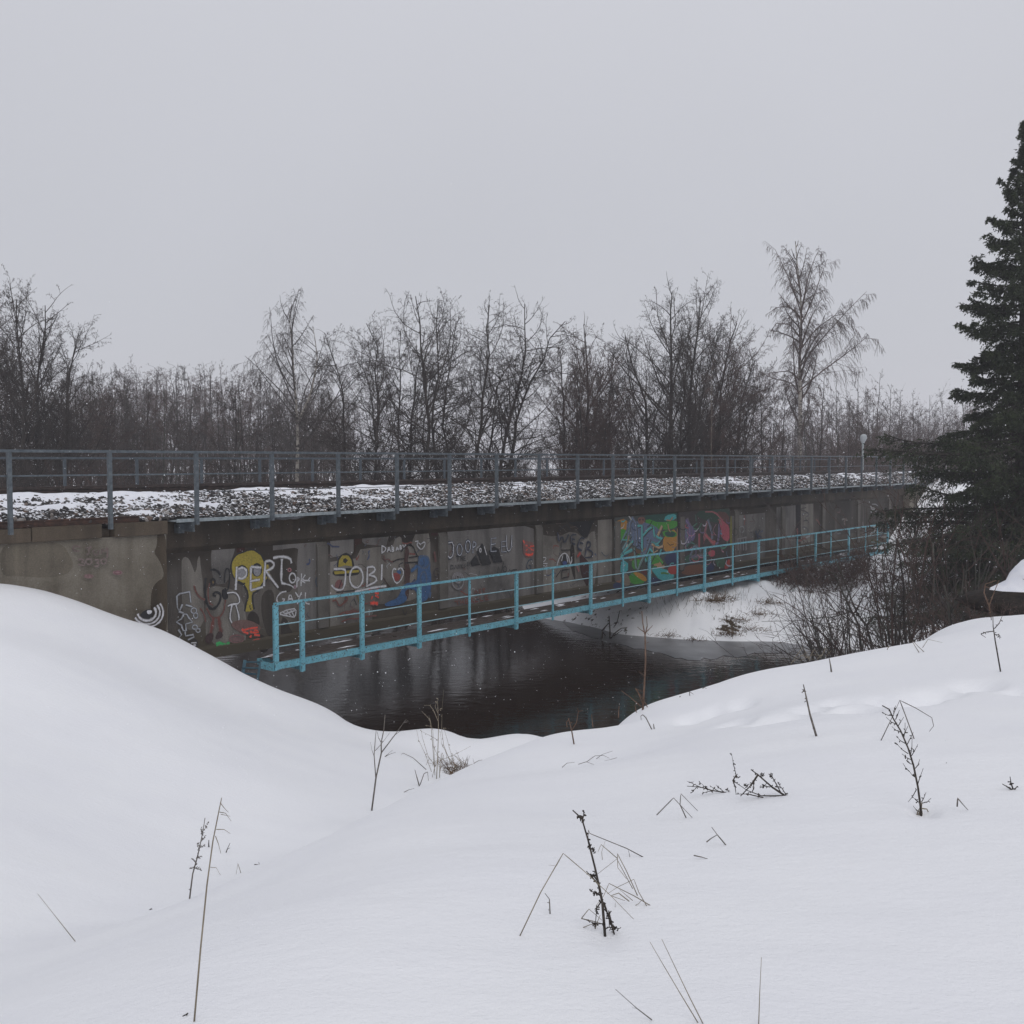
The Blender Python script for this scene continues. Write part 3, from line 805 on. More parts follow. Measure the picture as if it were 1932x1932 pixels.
for P in [[(325, 1140), (322, 1250), (318, 1365)], [(325, 1140), (400, 1130), (416, 1180), (340, 1230)], [(340, 1230), (418, 1246), (432, 1300), (320, 1355)], [(490, 1105), (488, 1200), (484, 1288)],
          [(180, 1420), (330, 1385), (450, 1362), (540, 1355)]]:
    g.line("z3", P, WHITE, 16)
g.fill("z3", [(610, 1210), (660, 1200), (705, 1230), (690, 1290), (640, 1300), (605, 1250)], (.24, .05, .045))
g.fill("z3", [(650, 1180), (700, 1170), (715, 1210), (680, 1220)], BLUE)
g.line("z3", [(650, 1165), (622, 1150), (602, 1215), (645, 1332), (700, 1300), (742, 1205), (712, 1140), (672, 1165)], WHITE, 11)
g.done()
g = Paint("painted_figure", D_WEB, bridge, "black and red outline figure of a long-nosed creature on thin legs")
g.line("z2", [(385, 975), (430, 970), (470, 1000), (485, 1050)], BLACK, 18)
g.ring("z2", 412, 1090, 20, 32, BLACK, 12); g.disc("z2", 412, 1092, 8, 14, (.15, .10, .04))
g.line("z2", [(345, 1050), (334, 1130), (336, 1220), (352, 1300), (395, 1352), (442, 1332), (480, 1272), (486, 1205), (440, 1180), (405, 1212), (440, 1225)], BLACK, 20)
g.line("z2", [(520, 1100), (525, 990), (545, 952), (570, 985), (568, 1100), (548, 1180), (522, 1150)], BLACK, 13)
g.fill("z2", [(500, 1150), (545, 1175), (560, 1240), (520, 1265), (490, 1220)], BLACK)
R2 = (.14, .045, .035)
g.line("z2", [(230, 1120), (250, 1190), (290, 1240), (335, 1260)], R2, 11)
g.line("z2", [(350, 1340), (400, 1432), (470, 1430), (515, 1370), (530, 1260)], R2, 11)
g.line("z2", [(380, 1100), (360, 1180), (375, 1290), (410, 1310)], R2, 9)
g.line("z2", [(416, 1430), (402, 1520), (386, 1600)], R2, 26); g.line("z2", [(465, 1430), (475, 1500), (488, 1575)], R2, 26)
g.fill("z2", [(385, 1570), (340, 1600), (335, 1660), (378, 1682), (410, 1640), (418, 1585)], (.045, .022, .022)); g.fill("z2", [(455, 1560), (425, 1645), (512, 1612), (492, 1558)], (.045, .025, .025))
g.line("z2", [(290, 1340), (330, 1400), (340, 1470)], R2, 9)
g.done()
g = Paint("painted_tag", D_WEB, bridge, "white and black outlined bell-shaped tag")
for c, w in ((BLACK, 22), (WHITE, 10)):
    g.line("z2", [(545, 1195), (620, 1185), (660, 1230), (666, 1295), (590, 1302), (550, 1320)], c, w)
    g.line("z2", [(590, 1310), (570, 1420), (582, 1470), (620, 1495), (655, 1470), (660, 1420), (630, 1310)], c, w)
g.done()
g = Paint("painted_tag", D_WEB, bridge, "tall white outlined tag beside the abutment joint")
for c, w in (((.03, .03, .04), 20), ((.36, .38, .42), 10)):
    g.line("z2", [(120, 1302), (90, 1370), (72, 1330), (66, 1225), (92, 1202), (188, 1182), (200, 1285)], c, w, 0)
    g.line("z2", [(150, 1306), (215, 1325)], c, w, 0); g.line("z2", [(85, 1370), (130, 1385)], c, w, 0)
    g.line("z2", [(132, 1395), (110, 1440), (62, 1470), (110, 1500), (128, 1552), (156, 1552), (150, 1490), (216, 1470), (182, 1432), (160, 1395)], c, w, 0, True)
    g.line("z2", [(82, 1542), (112, 1592), (85, 1620), (130, 1662), (165, 1690)], c, w, 0)
    g.line("z2", [(145, 1560), (150, 1602), (222, 1590), (230, 1612), (172, 1640)], c, w, 0)
    g.ring("z2", 228, 1362, 26, 26, c, w * .8); g.ring("z2", 246, 1408, 20, 26, c, w * .8); g.ring("z2", 238, 1518, 24, 20, c, w * .8); g.ring("z2", 268, 1550, 20, 18, c, w * .8)
g.ring("z2", 230, 1672, 30, 34, BLACK, 12); g.line("z2", [(200, 1670), (260, 1665)], WHITE, 8); g.disc("z2", 235, 1690, 14, 12, WHITE)
g.done()
g = Paint("spray_marks", D_WEB, bridge, "bright orange-red and green spray dashes near the foot of the wall")
g.fill("z2", [(560, 1480), (700, 1440), (830, 1480), (880, 1540), (760, 1600), (640, 1560)], (.15, .085, .075))
g.ring("z2", 635, 1630, 66, 36, (.20, .09, .09), 10); g.disc("z2", 635, 1632, 50, 22, (.17, .10, .095))
for P, w in [([(685, 1535), (710, 1568), (745, 1578)], 15), ([(690, 1552), (760, 1530), (835, 1522)], 11), ([(760, 1560), (800, 1572), (845, 1565)], 15), ([(800, 1592), (855, 1598)], 12), ([(775, 1595), (762, 1618)], 12),
             ([(782, 1660), (830, 1632), (882, 1655)], 16), ([(820, 1640), (845, 1665)], 14), ([(800, 1545), (835, 1552)], 12)]:
    g.line("z2", P, ORR, w, 1)
g.line("z2", [(438, 1680), (480, 1668), (520, 1690), (566, 1668)], (.03, .38, .10), 20); g.line("z2", [(440, 1695), (490, 1708), (530, 1690), (560, 1685)], (.03, .38, .10), 14)
g.done()
g = Paint("spray_marks", D_WEB, bridge, "orange-red spray face behind the turquoise rail")
for P, w in [([(340, 1400), (380, 1420)], 12), ([(400, 1405), (450, 1392)], 13), ([(405, 1432), (450, 1440)], 16), ([(365, 1505), (380, 1468)], 12), ([(410, 1462), (450, 1485)], 13), ([(355, 1552), (400, 1545), (442, 1556)], 24)]:
    g.line("z3", P, ORR, w)
g.done()
g = Paint("spray_marks", D_WEB, bridge, "orange-red spray face beside the letter G")
g.fill("z4", [(680, 930), (760, 960), (850, 980), (850, 1180), (700, 1200)], (.19, .09, .08))
for P, w in [([(690, 945), (712, 985)], 18), ([(722, 1018), (752, 1024)], 14), ([(790, 1032), (845, 1024)], 16), ([(730, 1092), (752, 1076)], 12), ([(800, 1072), (840, 1088)], 13), ([(724, 1132), (750, 1152), (820, 1148), (826, 1122)], 22), ([(760, 1045), (800, 1060)], 8)]:
    g.line("z4", P, ORR, w)
g.line("z4", [(822, 1222), (780, 1216), (742, 1280), (740, 1340), (778, 1372), (800, 1330), (798, 1302), (768, 1300)], (.03, .05, .08), 14)
g.done()
g = Paint("lettering", D_WEB, bridge, "small white letters DABABY and a white heart")
for P in [[(485, 890), (486, 985)], [(485, 895), (530, 915), (525, 950), (486, 976)], [(545, 968), (565, 900), (586, 962)], [(552, 942), (580, 940)], [(600, 905), (600, 962)], [(600, 908), (626, 920), (604, 933), (628, 950), (600, 962)],
          [(645, 952), (660, 900), (676, 946)], [(650, 932), (672, 930)], [(690, 890), (690, 936)], [(690, 890), (711, 902), (692, 912), (713, 925), (690, 936)], [(720, 885), (738, 912)], [(758, 880), (742, 910), (730, 940)],
          [(930, 882), (890, 852), (884, 892), (935, 946), (976, 890), (976, 845), (932, 872)], [(862, 845), (900, 842)]]:
    g.line("z3", P, WHITE, 10)
g.line("z3", [(505, 1005), (520, 1060), (560, 1040), (590, 1085), (640, 1060)], (.14, .05, .05), 9)
g.done()
g = Paint("painted_figure", D_WEB, bridge, "blue painted kneeling figure drawing a bow against a brown trunk")
g.fill("z3", [(742, 960), (766, 892), (795, 940), (795, 1000), (775, 1045), (812, 1180), (800, 1310), (790, 1500), (750, 1500), (742, 1120)], (.06, .028, .024))
g.fill("z3", [(905, 1010), (960, 998), (1010, 1010), (1035, 1060), (1035, 1180), (1050, 1240), (1045, 1400), (1010, 1500), (960, 1535), (890, 1540), (880, 1400), (780, 1380), (740, 1430), (780, 1500), (720, 1560), (545, 1592), (508, 1562), (560, 1530), (650, 1500), (690, 1440), (740, 1320), (880, 1310), (895, 1190), (895, 1060)], BLUE)
g.line("z3", [(815, 1185), (850, 1160), (890, 1120)], BLUE, 30)
g.ring("z3", 965, 1080, 62, 70, (.05, .10, .19), 9); g.line("z3", [(960, 1050), (970, 1110), (940, 1130)], (.02, .035, .07), 8); g.ring("z3", 960, 1270, 36, 80, (.05, .10, .19), 9)
for P in [[(610, 1080), (660, 1050), (740, 1042)], [(700, 965), (770, 885), (838, 888), (880, 1000), (905, 1022)], [(745, 1090), (895, 1080)], [(790, 1030), (900, 1012)]]: g.line("z3", P, BLACK, 12)
g.line("z3", [(500, 1260), (545, 1330), (610, 1412)], (.05, .025, .02), 12); g.line("z3", [(1040, 1420), (1030, 1490)], BLUE, 18)
g.line("z3", [(720, 1620), (750, 1700), (765, 1640)], BLACK, 9)
g.done()
g = Paint("lettering", D_WEB, bridge, "blue and white letters JOOP EELU across black triangles, THE DANKS !! beneath")
for P in [[(1492, 1076), (1555, 995), (1606, 1110), (1510, 1132)], [(1564, 965), (1625, 862), (1682, 950), (1732, 1100), (1632, 1118)], [(1700, 960), (1760, 900), (1815, 930), (1862, 1080), (1756, 1088)]]: g.fill("z3", P, BLACK, 0)
NB = (.035, .055, .10)
for c, w in ((NB, 26), (WHITE, 8)):
    g.line("z3", [(1240, 862), (1300, 850), (1300, 1000), (1262, 1040), (1240, 1010)], c, w); g.ring("z3", 1370, 940, 30, 66, c, w * .8); g.ring("z3", 1466, 900, 28, 66, c, w * .8)
    g.line("z3", [(1522, 980), (1522, 842), (1558, 862), (1552, 900), (1524, 912)], c, w * .8)
    g.line("z3", [(1790, 805), (1730, 812), (1728, 960), (1792, 955)], c, w * .7, 0); g.line("z3", [(1728, 882), (1780, 872)], c, w * .7)
    g.line("z3", [(1905, 840), (1850, 848), (1850, 965), (1905, 960)], c, w * .7, 0); g.line("z3", [(1850, 905), (1895, 898)], c, w * .7)
    g.line("z4", [(450, 875), (455, 1080), (490, 1102), (522, 1040), (526, 870)], c, w)
g.ring("z3", 1606, 945, 10, 22, WHITE, 8); g.line("z3", [(1650, 900), (1680, 1000)], WHITE, 8)
for P in [[(1330, 1016), (1376, 1014)], [(1352, 1016), (1350, 1066)], [(1385, 1012), (1385, 1066)], [(1404, 1010), (1404, 1064)], [(1385, 1040), (1404, 1038)], [(1442, 1012), (1418, 1014), (1418, 1062), (1442, 1060)], [(1418, 1038), (1436, 1036)],
          [(1268, 1118), (1266, 1162), (1300, 1150), (1292, 1120), (1268, 1118)], [(1310, 1160), (1326, 1112), (1342, 1156)], [(1352, 1156), (1352, 1108), (1374, 1152), (1374, 1106)], [(1388, 1104), (1388, 1152)], [(1406, 1106), (1390, 1128), (1410, 1150)],
          [(1440, 1102), (1420, 1110), (1438, 1130), (1418, 1148)], [(1460, 1080), (1460, 1128)], [(1478, 1076), (1478, 1124)], [(1460, 1146), (1462, 1152)], [(1478, 1142), (1480, 1148)]]: g.line("z3", P, (.02, .022, .028), 9, 0)
g.done()
g = Paint("lettering", D_WEB, bridge, "black word NO with a trailing scrawl under the triangles")
for P in [[(320, 1412), (332, 1322), (370, 1410), (412, 1242)], [(480, 1388), (492, 1362), (510, 1386), (540, 1366), (600, 1360)]]: g.line("z4", P, BLACK, 12, 0)
g.ring("z4", 425, 1356, 27, 38, BLACK, 11)
g.line("z4", [(410, 1630), (440, 1700), (470, 1660), (520, 1780), (560, 1650)], (.03, .035, .04), 11, 0)
g.done()
g = Paint("painted_spiral", D_WEB, bridge, "faint pale spiral above red capitals")
for rx, ry, cy in ((66, 96, 1292), (42, 54, 1264), (20, 26, 1252)): g.ring("z3", 1350, cy, rx, ry, (.24, .23, .245), 13)
RR = (.17, .05, .04)
for i, P in enumerate([[(1310, 1530), (1360, 1520)], [(1335, 1525), (1352, 1570)], [(1375, 1515), (1385, 1562)], [(1405, 1508), (1414, 1556)], [(1380, 1540), (1410, 1532)], [(1465, 1500), (1430, 1508), (1438, 1552), (1472, 1546)], [(1432, 1530), (1465, 1522)],
                     [(1500, 1546), (1502, 1492), (1530, 1500), (1506, 1520), (1536, 1540)], [(1570, 1482), (1545, 1490), (1550, 1535), (1580, 1528)], [(1600, 1476), (1606, 1524), (1640, 1518)], [(1690, 1460), (1655, 1468), (1662, 1512), (1698, 1505)], [(1658, 1490), (1690, 1484)],
                     [(1540, 1440), (1552, 1392), (1570, 1436)], [(1612, 1388), (1590, 1394), (1594, 1436), (1618, 1430)], [(1592, 1414), (1612, 1410)], [(1625, 1388), (1660, 1384)], [(1642, 1388), (1646, 1428)]]): g.line("z3", P, RR, 10, 0)
g.line("z3", [(10, 1580), (60, 1540), (95, 1500), (60, 1470)], RR, 12); g.line("z3", [(0, 1690), (60, 1640), (110, 1650), (150, 1620), (200, 1650), (260, 1630)], RR, 12); g.line("z3", [(20, 1760), (120, 1720), (200, 1730), (300, 1700), (420, 1690)], RR, 10)
g.line("z2", [(1540, 1270), (1580, 1260), (1600, 1320), (1640, 1300), (1660, 1260)], RR, 10); g.line("z2", [(1600, 1410), (1650, 1370), (1700, 1400), (1750, 1360), (1790, 1380)], RR, 12)
g.line("z3", [(1080, 960), (1095, 1080)], (.12, .05, .045), 26); g.line("z3", [(1125, 1150), (1080, 1160), (1072, 1230), (1110, 1260), (1130, 1210)], (.04, .03, .035), 14)
g.line("z2", [(1428, 1035), (1388, 1042), (1380, 1095), (1402, 1146), (1430, 1120), (1408, 1092)], (.03, .05, .08), 11)
g.done()
g = Paint("lettering", D_WEB, bridge, "dark blue letters WEEB above a black boxy figure")
for P in [[(1175, 830), (1190, 980), (1242, 868), (1272, 1000), (1335, 858)], [(1440, 865), (1368, 862), (1370, 985), (1425, 1000)], [(1370, 925), (1425, 935)], [(1560, 922), (1502, 900), (1450, 1050), (1522, 1090)], [(1478, 970), (1540, 990)],
          [(1602, 960), (1562, 1180)], [(1602, 960), (1652, 980), (1640, 1035), (1588, 1062)], [(1588, 1062), (1682, 1110), (1668, 1182), (1565, 1192)]]: g.line("z4", P, (.022, .028, .05), 24, 1)
for P in [[(1500, 930), (1470, 1040)], [(1600, 1000), (1580, 1150)], [(1190, 860), (1200, 940)], [(1375, 880), (1376, 970)]]: g.line("z4", P, (.13, .13, .16), 7)
for P in [[(1228, 970), (1226, 1086), (1372, 1080), (1382, 962)], [(1236, 1372), (1232, 1492), (1262, 1478), (1336, 1464), (1346, 1352), (1236, 1372)], [(1148, 1472), (1222, 1370)], [(1190, 800), (1270, 740), (1310, 720), (1360, 800)]]: g.line("z4", P, BLACK, 15, 0)
g.fill("z4", [(1220, 1200), (1260, 1150), (1320, 1170), (1330, 1310), (1230, 1320)], BLACK); g.fill("z4", [(1245, 1245), (1300, 1235), (1312, 1290), (1250, 1300)], (.03, .06, .2))
for P in [[(1165, 1302), (1200, 1185), (1262, 1120), (1322, 1150), (1360, 1290)], [(1230, 1240), (1250, 1160)], [(1300, 1150), (1320, 1250)], [(1372, 1180), (1380, 1230), (1360, 1280)]]: g.line("z4", P, WHITE, 12)
for P in [[(920, 1182), (950, 1180), (925, 1280)], [(960, 1190), (1010, 1185), (1000, 1230), (940, 1270), (1030, 1275)], [(930, 1310), (1000, 1305), (1000, 1345), (930, 1350)], [(1020, 1290), (1022, 1420)], [(930, 1440), (960, 1440)], [(985, 1440), (1010, 1445)]]:
    g.line("z4", P, BLACK, 16); g.line("z4", P, WHITE, 8)
g.line("z4", [(1455, 1180), (1500, 1120)], RED, 30); g.line("z4", [(1440, 1290), (1480, 1390)], (.3, .12, .12), 18)
g.done()
# two full-colour murals
MU = [((195, 480), (540, 440), (915, 402), (915, 1182), (730, 1240), (200, 1310)), ((922, 420), (1510, 372), (1512, 1092), (922, 1180))]
g = Paint("mural", D_WEB, bridge, "green, orange and teal mural of angular interlocking letters")
g.fill("z5", MU[0], (.05, .06, .055), 0)
GR, OR_, TE, GB, SK, DB = (.05, .26, .03), (.42, .20, .03), (.06, .36, .38), (.11, .15, .24), (.42, .25, .14), (.02, .03, .09)
for c, P in [((.012, .065, .05), [(560, 450), (915, 404), (915, 525), (700, 560), (540, 520)]), (TE, [(780, 470), (900, 450), (905, 520), (760, 540)]), (GR, [(550, 500), (720, 560), (915, 520), (915, 610), (760, 640), (560, 600)]),
             (OR_, [(760, 690), (915, 610), (912, 870), (740, 892)]), (GR, [(740, 640), (900, 650), (915, 720), (760, 720)]), ((.012, .06, .045), [(770, 650), (900, 660), (880, 720), (780, 710)]), (OR_, [(200, 540), (340, 500), (350, 640), (230, 690), (198, 640)]),
             (GR, [(200, 640), (330, 620), (400, 720), (260, 770)]), (GB, [(340, 520), (600, 560), (700, 620), (740, 740), (600, 900), (420, 830), (330, 700)]), ((.12, .065, .035), [(300, 800), (420, 840), (560, 900), (500, 1010), (330, 980)]),
             (GR, [(360, 1140), (470, 1105), (575, 1240), (370, 1262)]), (OR_, [(400, 1115), (500, 1125), (575, 1195), (545, 1232), (450, 1170)]), (TE, [(590, 1055), (780, 1080), (880, 1140), (868, 1200), (730, 1232)]),
             (DB, [(608, 1160), (720, 1200), (735, 1238), (608, 1268)]), (RED, [(800, 1060), (915, 1030), (915, 1140), (820, 1145)]), (TE, [(200, 1020), (352, 980), (352, 1130), (220, 1112)]), ((.28, .12, .07), [(200, 1160), (276, 1160), (272, 1245), (200, 1222)]),
             (DB, [(182, 1240), (275, 1240), (275, 1300), (182, 1310)]), ((.2, .16, .12), [(300, 1140), (350, 1135), (390, 1262), (300, 1280)]), (DB, [(750, 930), (915, 880), (915, 1040), (800, 1050)]), ((.10, .02, .018), [(470, 1100), (560, 1080), (572, 1170)]),
             (SK, [(640, 1000), (740, 1000), (790, 1080), (650, 1060)]), (GR, [(560, 900), (700, 900), (740, 1000), (600, 1040), (540, 980)]), (GR, [(400, 960), (520, 980), (500, 1090), (390, 1080)])]: g.fill("z5", P, c)
for P, c, w in [([(200, 600), (265, 790), (330, 660), (380, 700), (290, 860)], (.10, .20, .23), 24), ([(350, 760), (370, 560), (400, 500), (440, 560), (450, 820)], GB, 34), ([(205, 720), (240, 960), (330, 850), (410, 760)], TE, 26),
                ([(460, 590), (510, 590), (510, 860), (560, 1000)], TE, 26), ([(640, 600), (650, 700), (740, 740), (680, 800), (620, 780)], TE, 28), ([(740, 590), (690, 700)], SK, 22), ([(540, 920), (600, 740), (560, 740)], GB, 28),
                ([(560, 940), (600, 850), (700, 960), (740, 820)], TE, 24), ([(600, 1000), (660, 900), (750, 1020)], GR, 22), ([(420, 840), (440, 1060), (465, 1090), (490, 1020), (540, 920)], (.12, .21, .2), 22), ([(230, 980), (320, 900), (400, 860)], TE, 22),
                ([(210, 1080), (260, 1020), (250, 960)], (.05, .2, .16), 18), ([(520, 700), (580, 630), (630, 600)], TE, 16), ([(620, 800), (700, 840), (750, 820)], SK, 16), ([(640, 830), (640, 900), (690, 870)], SK, 12)]:
    g.line("z5", [(p[0] + 7, p[1] + 8) for p in P], BLACK, w + 12, 0); g.line("z5", P, c, w, 0); g.line("z5", [(p[0] - 3, p[1] - 4) for p in P], tuple(min(.5, v * 2.1 + .05) for v in c), 4, 0)
g.fill("z5", [(460, 490), (545, 490), (535, 568), (465, 568)], (.2, .09, .07)); g.disc("z5", 485, 520, 8, 12, BLACK); g.disc("z5", 520, 520, 8, 12, BLACK)
g.line("z5", [(912, 620), (908, 940)], SK, 10)
mr_ = random.Random(12)
for i in range(46):
    x = mr_.uniform(215, 880); y = mr_.uniform(500, 1200); a = mr_.uniform(0, 6.28); L_ = mr_.uniform(18, 60); k = mr_.uniform(-.6, .6)
    g.line("z5", [(x, y), (x + L_ * math.cos(a), y + L_ * math.sin(a)), (x + L_ * 1.7 * math.cos(a + k), y + L_ * 1.7 * math.sin(a + k))], mr_.choice([TE, GR, OR_, SK, DB, GB, (.5, .5, .48), BLACK, BLACK]), mr_.uniform(4, 13), 0)
g.done()
g = Paint("mural", D_WEB, bridge, "dark mural with pink, green and violet looping letters")
g.fill("z5", MU[1], (.035, .028, .028), 0)
PK, VI = (.36, .06, .09), (.12, .09, .20)
for c, P in [((.014, .045, .03), [(1100, 440), (1350, 385), (1508, 380), (1505, 520), (1380, 560), (1200, 520)]), (PK, [(1400, 470), (1505, 570), (1508, 780), (1420, 740), (1380, 600)]), ((.09, .035, .03), [(1340, 420), (1500, 440), (1508, 600), (1420, 520)]),
             ((.15, .06, .03), [(960, 1050), (1230, 1020), (1235, 1130), (960, 1160)]), ((.02, .075, .045), [(990, 930), (1140, 905), (1155, 990), (1000, 1015)]), (DB, [(1240, 1030), (1335, 1010), (1330, 1100), (1240, 1110)]),
             ((.03, .09, .05), [(1330, 960), (1450, 940), (1460, 1060), (1380, 1080)]), (RED, [(1452, 1030), (1510, 950), (1512, 1060), (1450, 1090)]), (PK, [(1260, 880), (1340, 860), (1340, 940), (1270, 940)]), (VI, [(930, 620), (1100, 560), (1120, 760), (960, 860)]),
             ((.16, .15, .02), [(1513, 480), (1536, 478), (1536, 840), (1513, 850)])]: g.fill("z5", P, c)
for P, c, w in [([(1010, 520), (1050, 580), (1060, 680), (1040, 760)], VI, 36), ([(980, 640), (990, 780), (1040, 780), (1000, 600)], (.09, .14, .2), 22), ([(1140, 560), (1080, 610), (1150, 640), (1190, 560)], (.03, .10, .06), 18), ([(1160, 680), (1160, 840)], PK, 24),
                ([(1250, 540), (1210, 760), (1250, 700)], (.22, .07, .09), 22), ([(1230, 690), (1330, 800), (1340, 760)], (.35, .07, .08), 30), ([(1260, 520), (1300, 640), (1310, 740)], (.11, .13, .2), 24), ([(1390, 560), (1380, 780), (1350, 800)], VI, 20),
                ([(940, 870), (990, 860), (1060, 770), (1110, 800)], (.04, .11, .09), 20), ([(1060, 930), (1110, 800), (1180, 880)], (.09, .13, .18), 20), ([(1070, 950), (1140, 935), (1210, 930)], (.10, .11, .14), 22), ([(1120, 460), (1130, 540)], (.03, .09, .06), 12), ([(1230, 430), (1340, 430), (1420, 520)], (.3, .05, .06), 12)]:
    g.line("z5", P, BLACK, w + 12, 1); g.line("z5", P, c, w, 1); g.line("z5", [(p[0] - 8, p[1] - 2) for p in P], tuple(min(.4, v * 1.8 + .06) for v in c), 4, 1)
for i in range(40):
    x = mr_.uniform(940, 1480); y = mr_.uniform(440, 1080); a = mr_.uniform(1.0, 2.2); L_ = mr_.uniform(20, 70); k = mr_.uniform(-1.0, 1.0)
    g.line("z5", [(x, y), (x + L_ * math.cos(a), y + L_ * math.sin(a)), (x + L_ * 1.6 * math.cos(a + k), y + L_ * 1.6 * math.sin(a + k)), (x + L_ * 1.9 * math.cos(a + 2 * k), y + L_ * 1.9 * math.sin(a + 2 * k))], mr_.choice([PK, VI, (.05, .25, .15), (.10, .22, .36), (.45, .20, .28), BLACK, BLACK, (.45, .42, .5)]), mr_.uniform(4, 12), 1)
g.done()
g = Paint("lettering", D_WEB, bridge, "small whitish dripping letters beyond the murals")
g.ring("z5", 1645, 630, 26, 36, (.22, .22, .23), 10); g.ring("z5", 1570, 660, 28, 40, (.03, .03, .03), 9)
for q in (1600, 1630, 1660, 1690): g.line("z5", [(q, 730), (q + 4, 870)], (.2, .19, .2), 18)
g.line("z5", [(1590, 740), (1700, 720)], (.2, .19, .2), 12); g.line("z5", [(1850, 640), (1820, 700), (1870, 720)], (.02, .03, .06), 18); g.line("z5", [(1640, 700), (1640, 640)], BLACK, 7)
g.line("z5", [(40, 885), (70, 930), (110, 935), (118, 910)], (.05, .07, .09), 10)
g.line("z6", [(480, 1160), (485, 1220)], (.2, .05, .05), 16); g.line("z6", [(540, 1090), (580, 1080), (590, 1110)], BLACK, 8); g.line("z6", [(85, 1180), (110, 1260)], (.02, .03, .06), 18)
g.done()

# near edge trim, brackets --------------------------------------------------------
edge = frame("deck_railing", S0 - 8, D_RAIL, 5.08, "long grey steel railing along the near edge of the bridge deck", "railing")
STEP = 2.005
posts_s = [8.70 + STEP * i for i in range(-4, 27)]
pm = MB(); pm.box(-.034, .034, -.03, .0, 0, 1.60); pm.box(-.034, -.026, .0, .06, 0, 1.60)
pme = pm.mesh("post", M_GALV)
for s in posts_s: at_part(pme, "post", edge, s, D_RAIL, 5.09)
sA, sB = posts_s[0] - .8, posts_s[-1] + .8
m = MB(); m.box(sA, sB, D_RAIL - .035, D_RAIL + .035, 6.692, 6.70); m.box(sA, sB, D_RAIL - .042, D_RAIL - .036, 6.645, 6.70)
part(m, "top_rail", M_GALV, edge)
m = MB(); m.box(sA, sB, D_RAIL + .037, D_RAIL + .06, 6.185, 6.215)
part(m, "middle_rail", M_GALV, edge)
m = MB(); m.tube([(posts_s[6], D_RAIL + .05, 5.80), (40, D_RAIL + .05, 5.79), (sB, D_RAIL + .05, 5.80)], .009, 5)
part(m, "wire", M_GALVD, edge)
bk = MB(); bk.box(.04, .052, .035, .64, -.12, .10); bk.box(.052, .12, .035, .64, .10, .108); bk.box(-.10, .04, .42, .60, -.16, .05)
bme = bk.mesh("bracket", M_GALV)
for s in posts_s:
    if s > S0 + .1: at_part(bme, "bracket", edge, s - .1, D_RAIL, 5.05)
kerb = frame("deck_edge_walkway", S0, 20.0, 5.165, "narrow grey steel strip with settled snow along the deck edge", "steel strip")
m = MB(); m.box(S0 + .1, S1, D_RAIL + .10, 20.31, 5.163, 5.19); m.box(S0 + .1, S1, D_RAIL + .085, D_RAIL + .099, 5.15, 5.225)
part(m, "edge_angle", M_GALVL, kerb)
# far railing
far = frame("deck_railing", S0, 25.6, 5.2, "grey steel railing along the far edge of the bridge deck, seen behind the track", "railing")
inv0 = [2590 - x for x in (122, 258)]
fs = [on_plane(122, 890, 25.6)[0] + 2.0 * i for i in range(-5, 25)]
fm = MB(); fm.box(-.034, .034, -.03, .03, 0, 1.35); fme = fm.mesh("post", M_GALVD)
for s in fs: at_part(fme, "post", far, s, 25.6, 5.17)
m = MB(); m.box(fs[0] - 1, fs[-1] + 1, 25.56, 25.64, 6.52, 6.58); part(m, "top_rail", M_GALVD, far)
m = MB(); m.box(fs[0] - 1, fs[-1] + 1, 25.59, 25.61, 6.085, 6.11); part(m, "middle_rail", M_GALVD, far)

# ballast, rails, cable ----------------------------------------------------------
rng = np.random.RandomState(11)
def bed_z(s, d):
    t = np.clip((d - 20.02) / 1.75, 0, 1)
    z = 5.20 + .50 * (t ** .85)
    return z + .035 * fbm(s * .8, d * 2.0, 3, 41)
def snow_z(s, d):
    t = np.clip((d - 20.02) / 1.75, 0, 1)
    near = np.clip((26 - s) / 14, 0, 1)
    return bed_z(s, d) - .02 + .10 * (t - .29 + .05 * near) + .045 * fbm(s * 1.1, d * 3.2, 4, 77) + .055 * fbm(s * .33, d * .9, 2, 78) + .012 * near
def grid_mesh(name, s_, d_, zf, mat):
    Sg, Dg = np.meshgrid(s_, d_); Z = zf(Sg, Dg)
    V = np.stack([Sg, Dg, Z], -1).reshape(-1, 3); a = np.arange(len(d_) - 1)[:, None] * len(s_); b = np.arange(len(s_) - 1)[None, :]
    F = np.stack([a + b, a + b + 1, a + b + 1 + len(s_), a + b + len(s_)], -1).reshape(-1, 4)
    return mesh_from(name, V, F, mat, True)
bl = frame("ballast", S0, 22, 5.2); tag(bl, kind="stuff")
bl["label"] = "grey ballast stones of the railway track"
M_GRAVEL = simple("dark_gravel", (.02, .019, .018), (.075, .07, .066), 30, .9, .5)
part(grid_mesh("ballast_bed", np.arange(-12, 100, .25), np.arange(20.0, 25.5, .12), lambda s, d: np.where(d < 21.8, bed_z(s, d), np.where(d < 23.8, 5.72, 5.70 - .25 * (d - 23.8))) - .035, M_GRAVEL), "ballast_bed", None, bl)["kind"] = "stuff"
part(grid_mesh("ballast_snow", np.concatenate([np.arange(6, 30, .05), np.arange(30, 90, .12)]), np.concatenate([np.arange(20.0, 21.85, .045), np.arange(21.9, 25.3, .3)]), lambda s, d: np.where(d < 21.8, snow_z(s, d), 5.70 - np.maximum(0, d - 23.8) * .25), M_SNOW2), "ballast_snow", None, bl)["kind"] = "stuff"
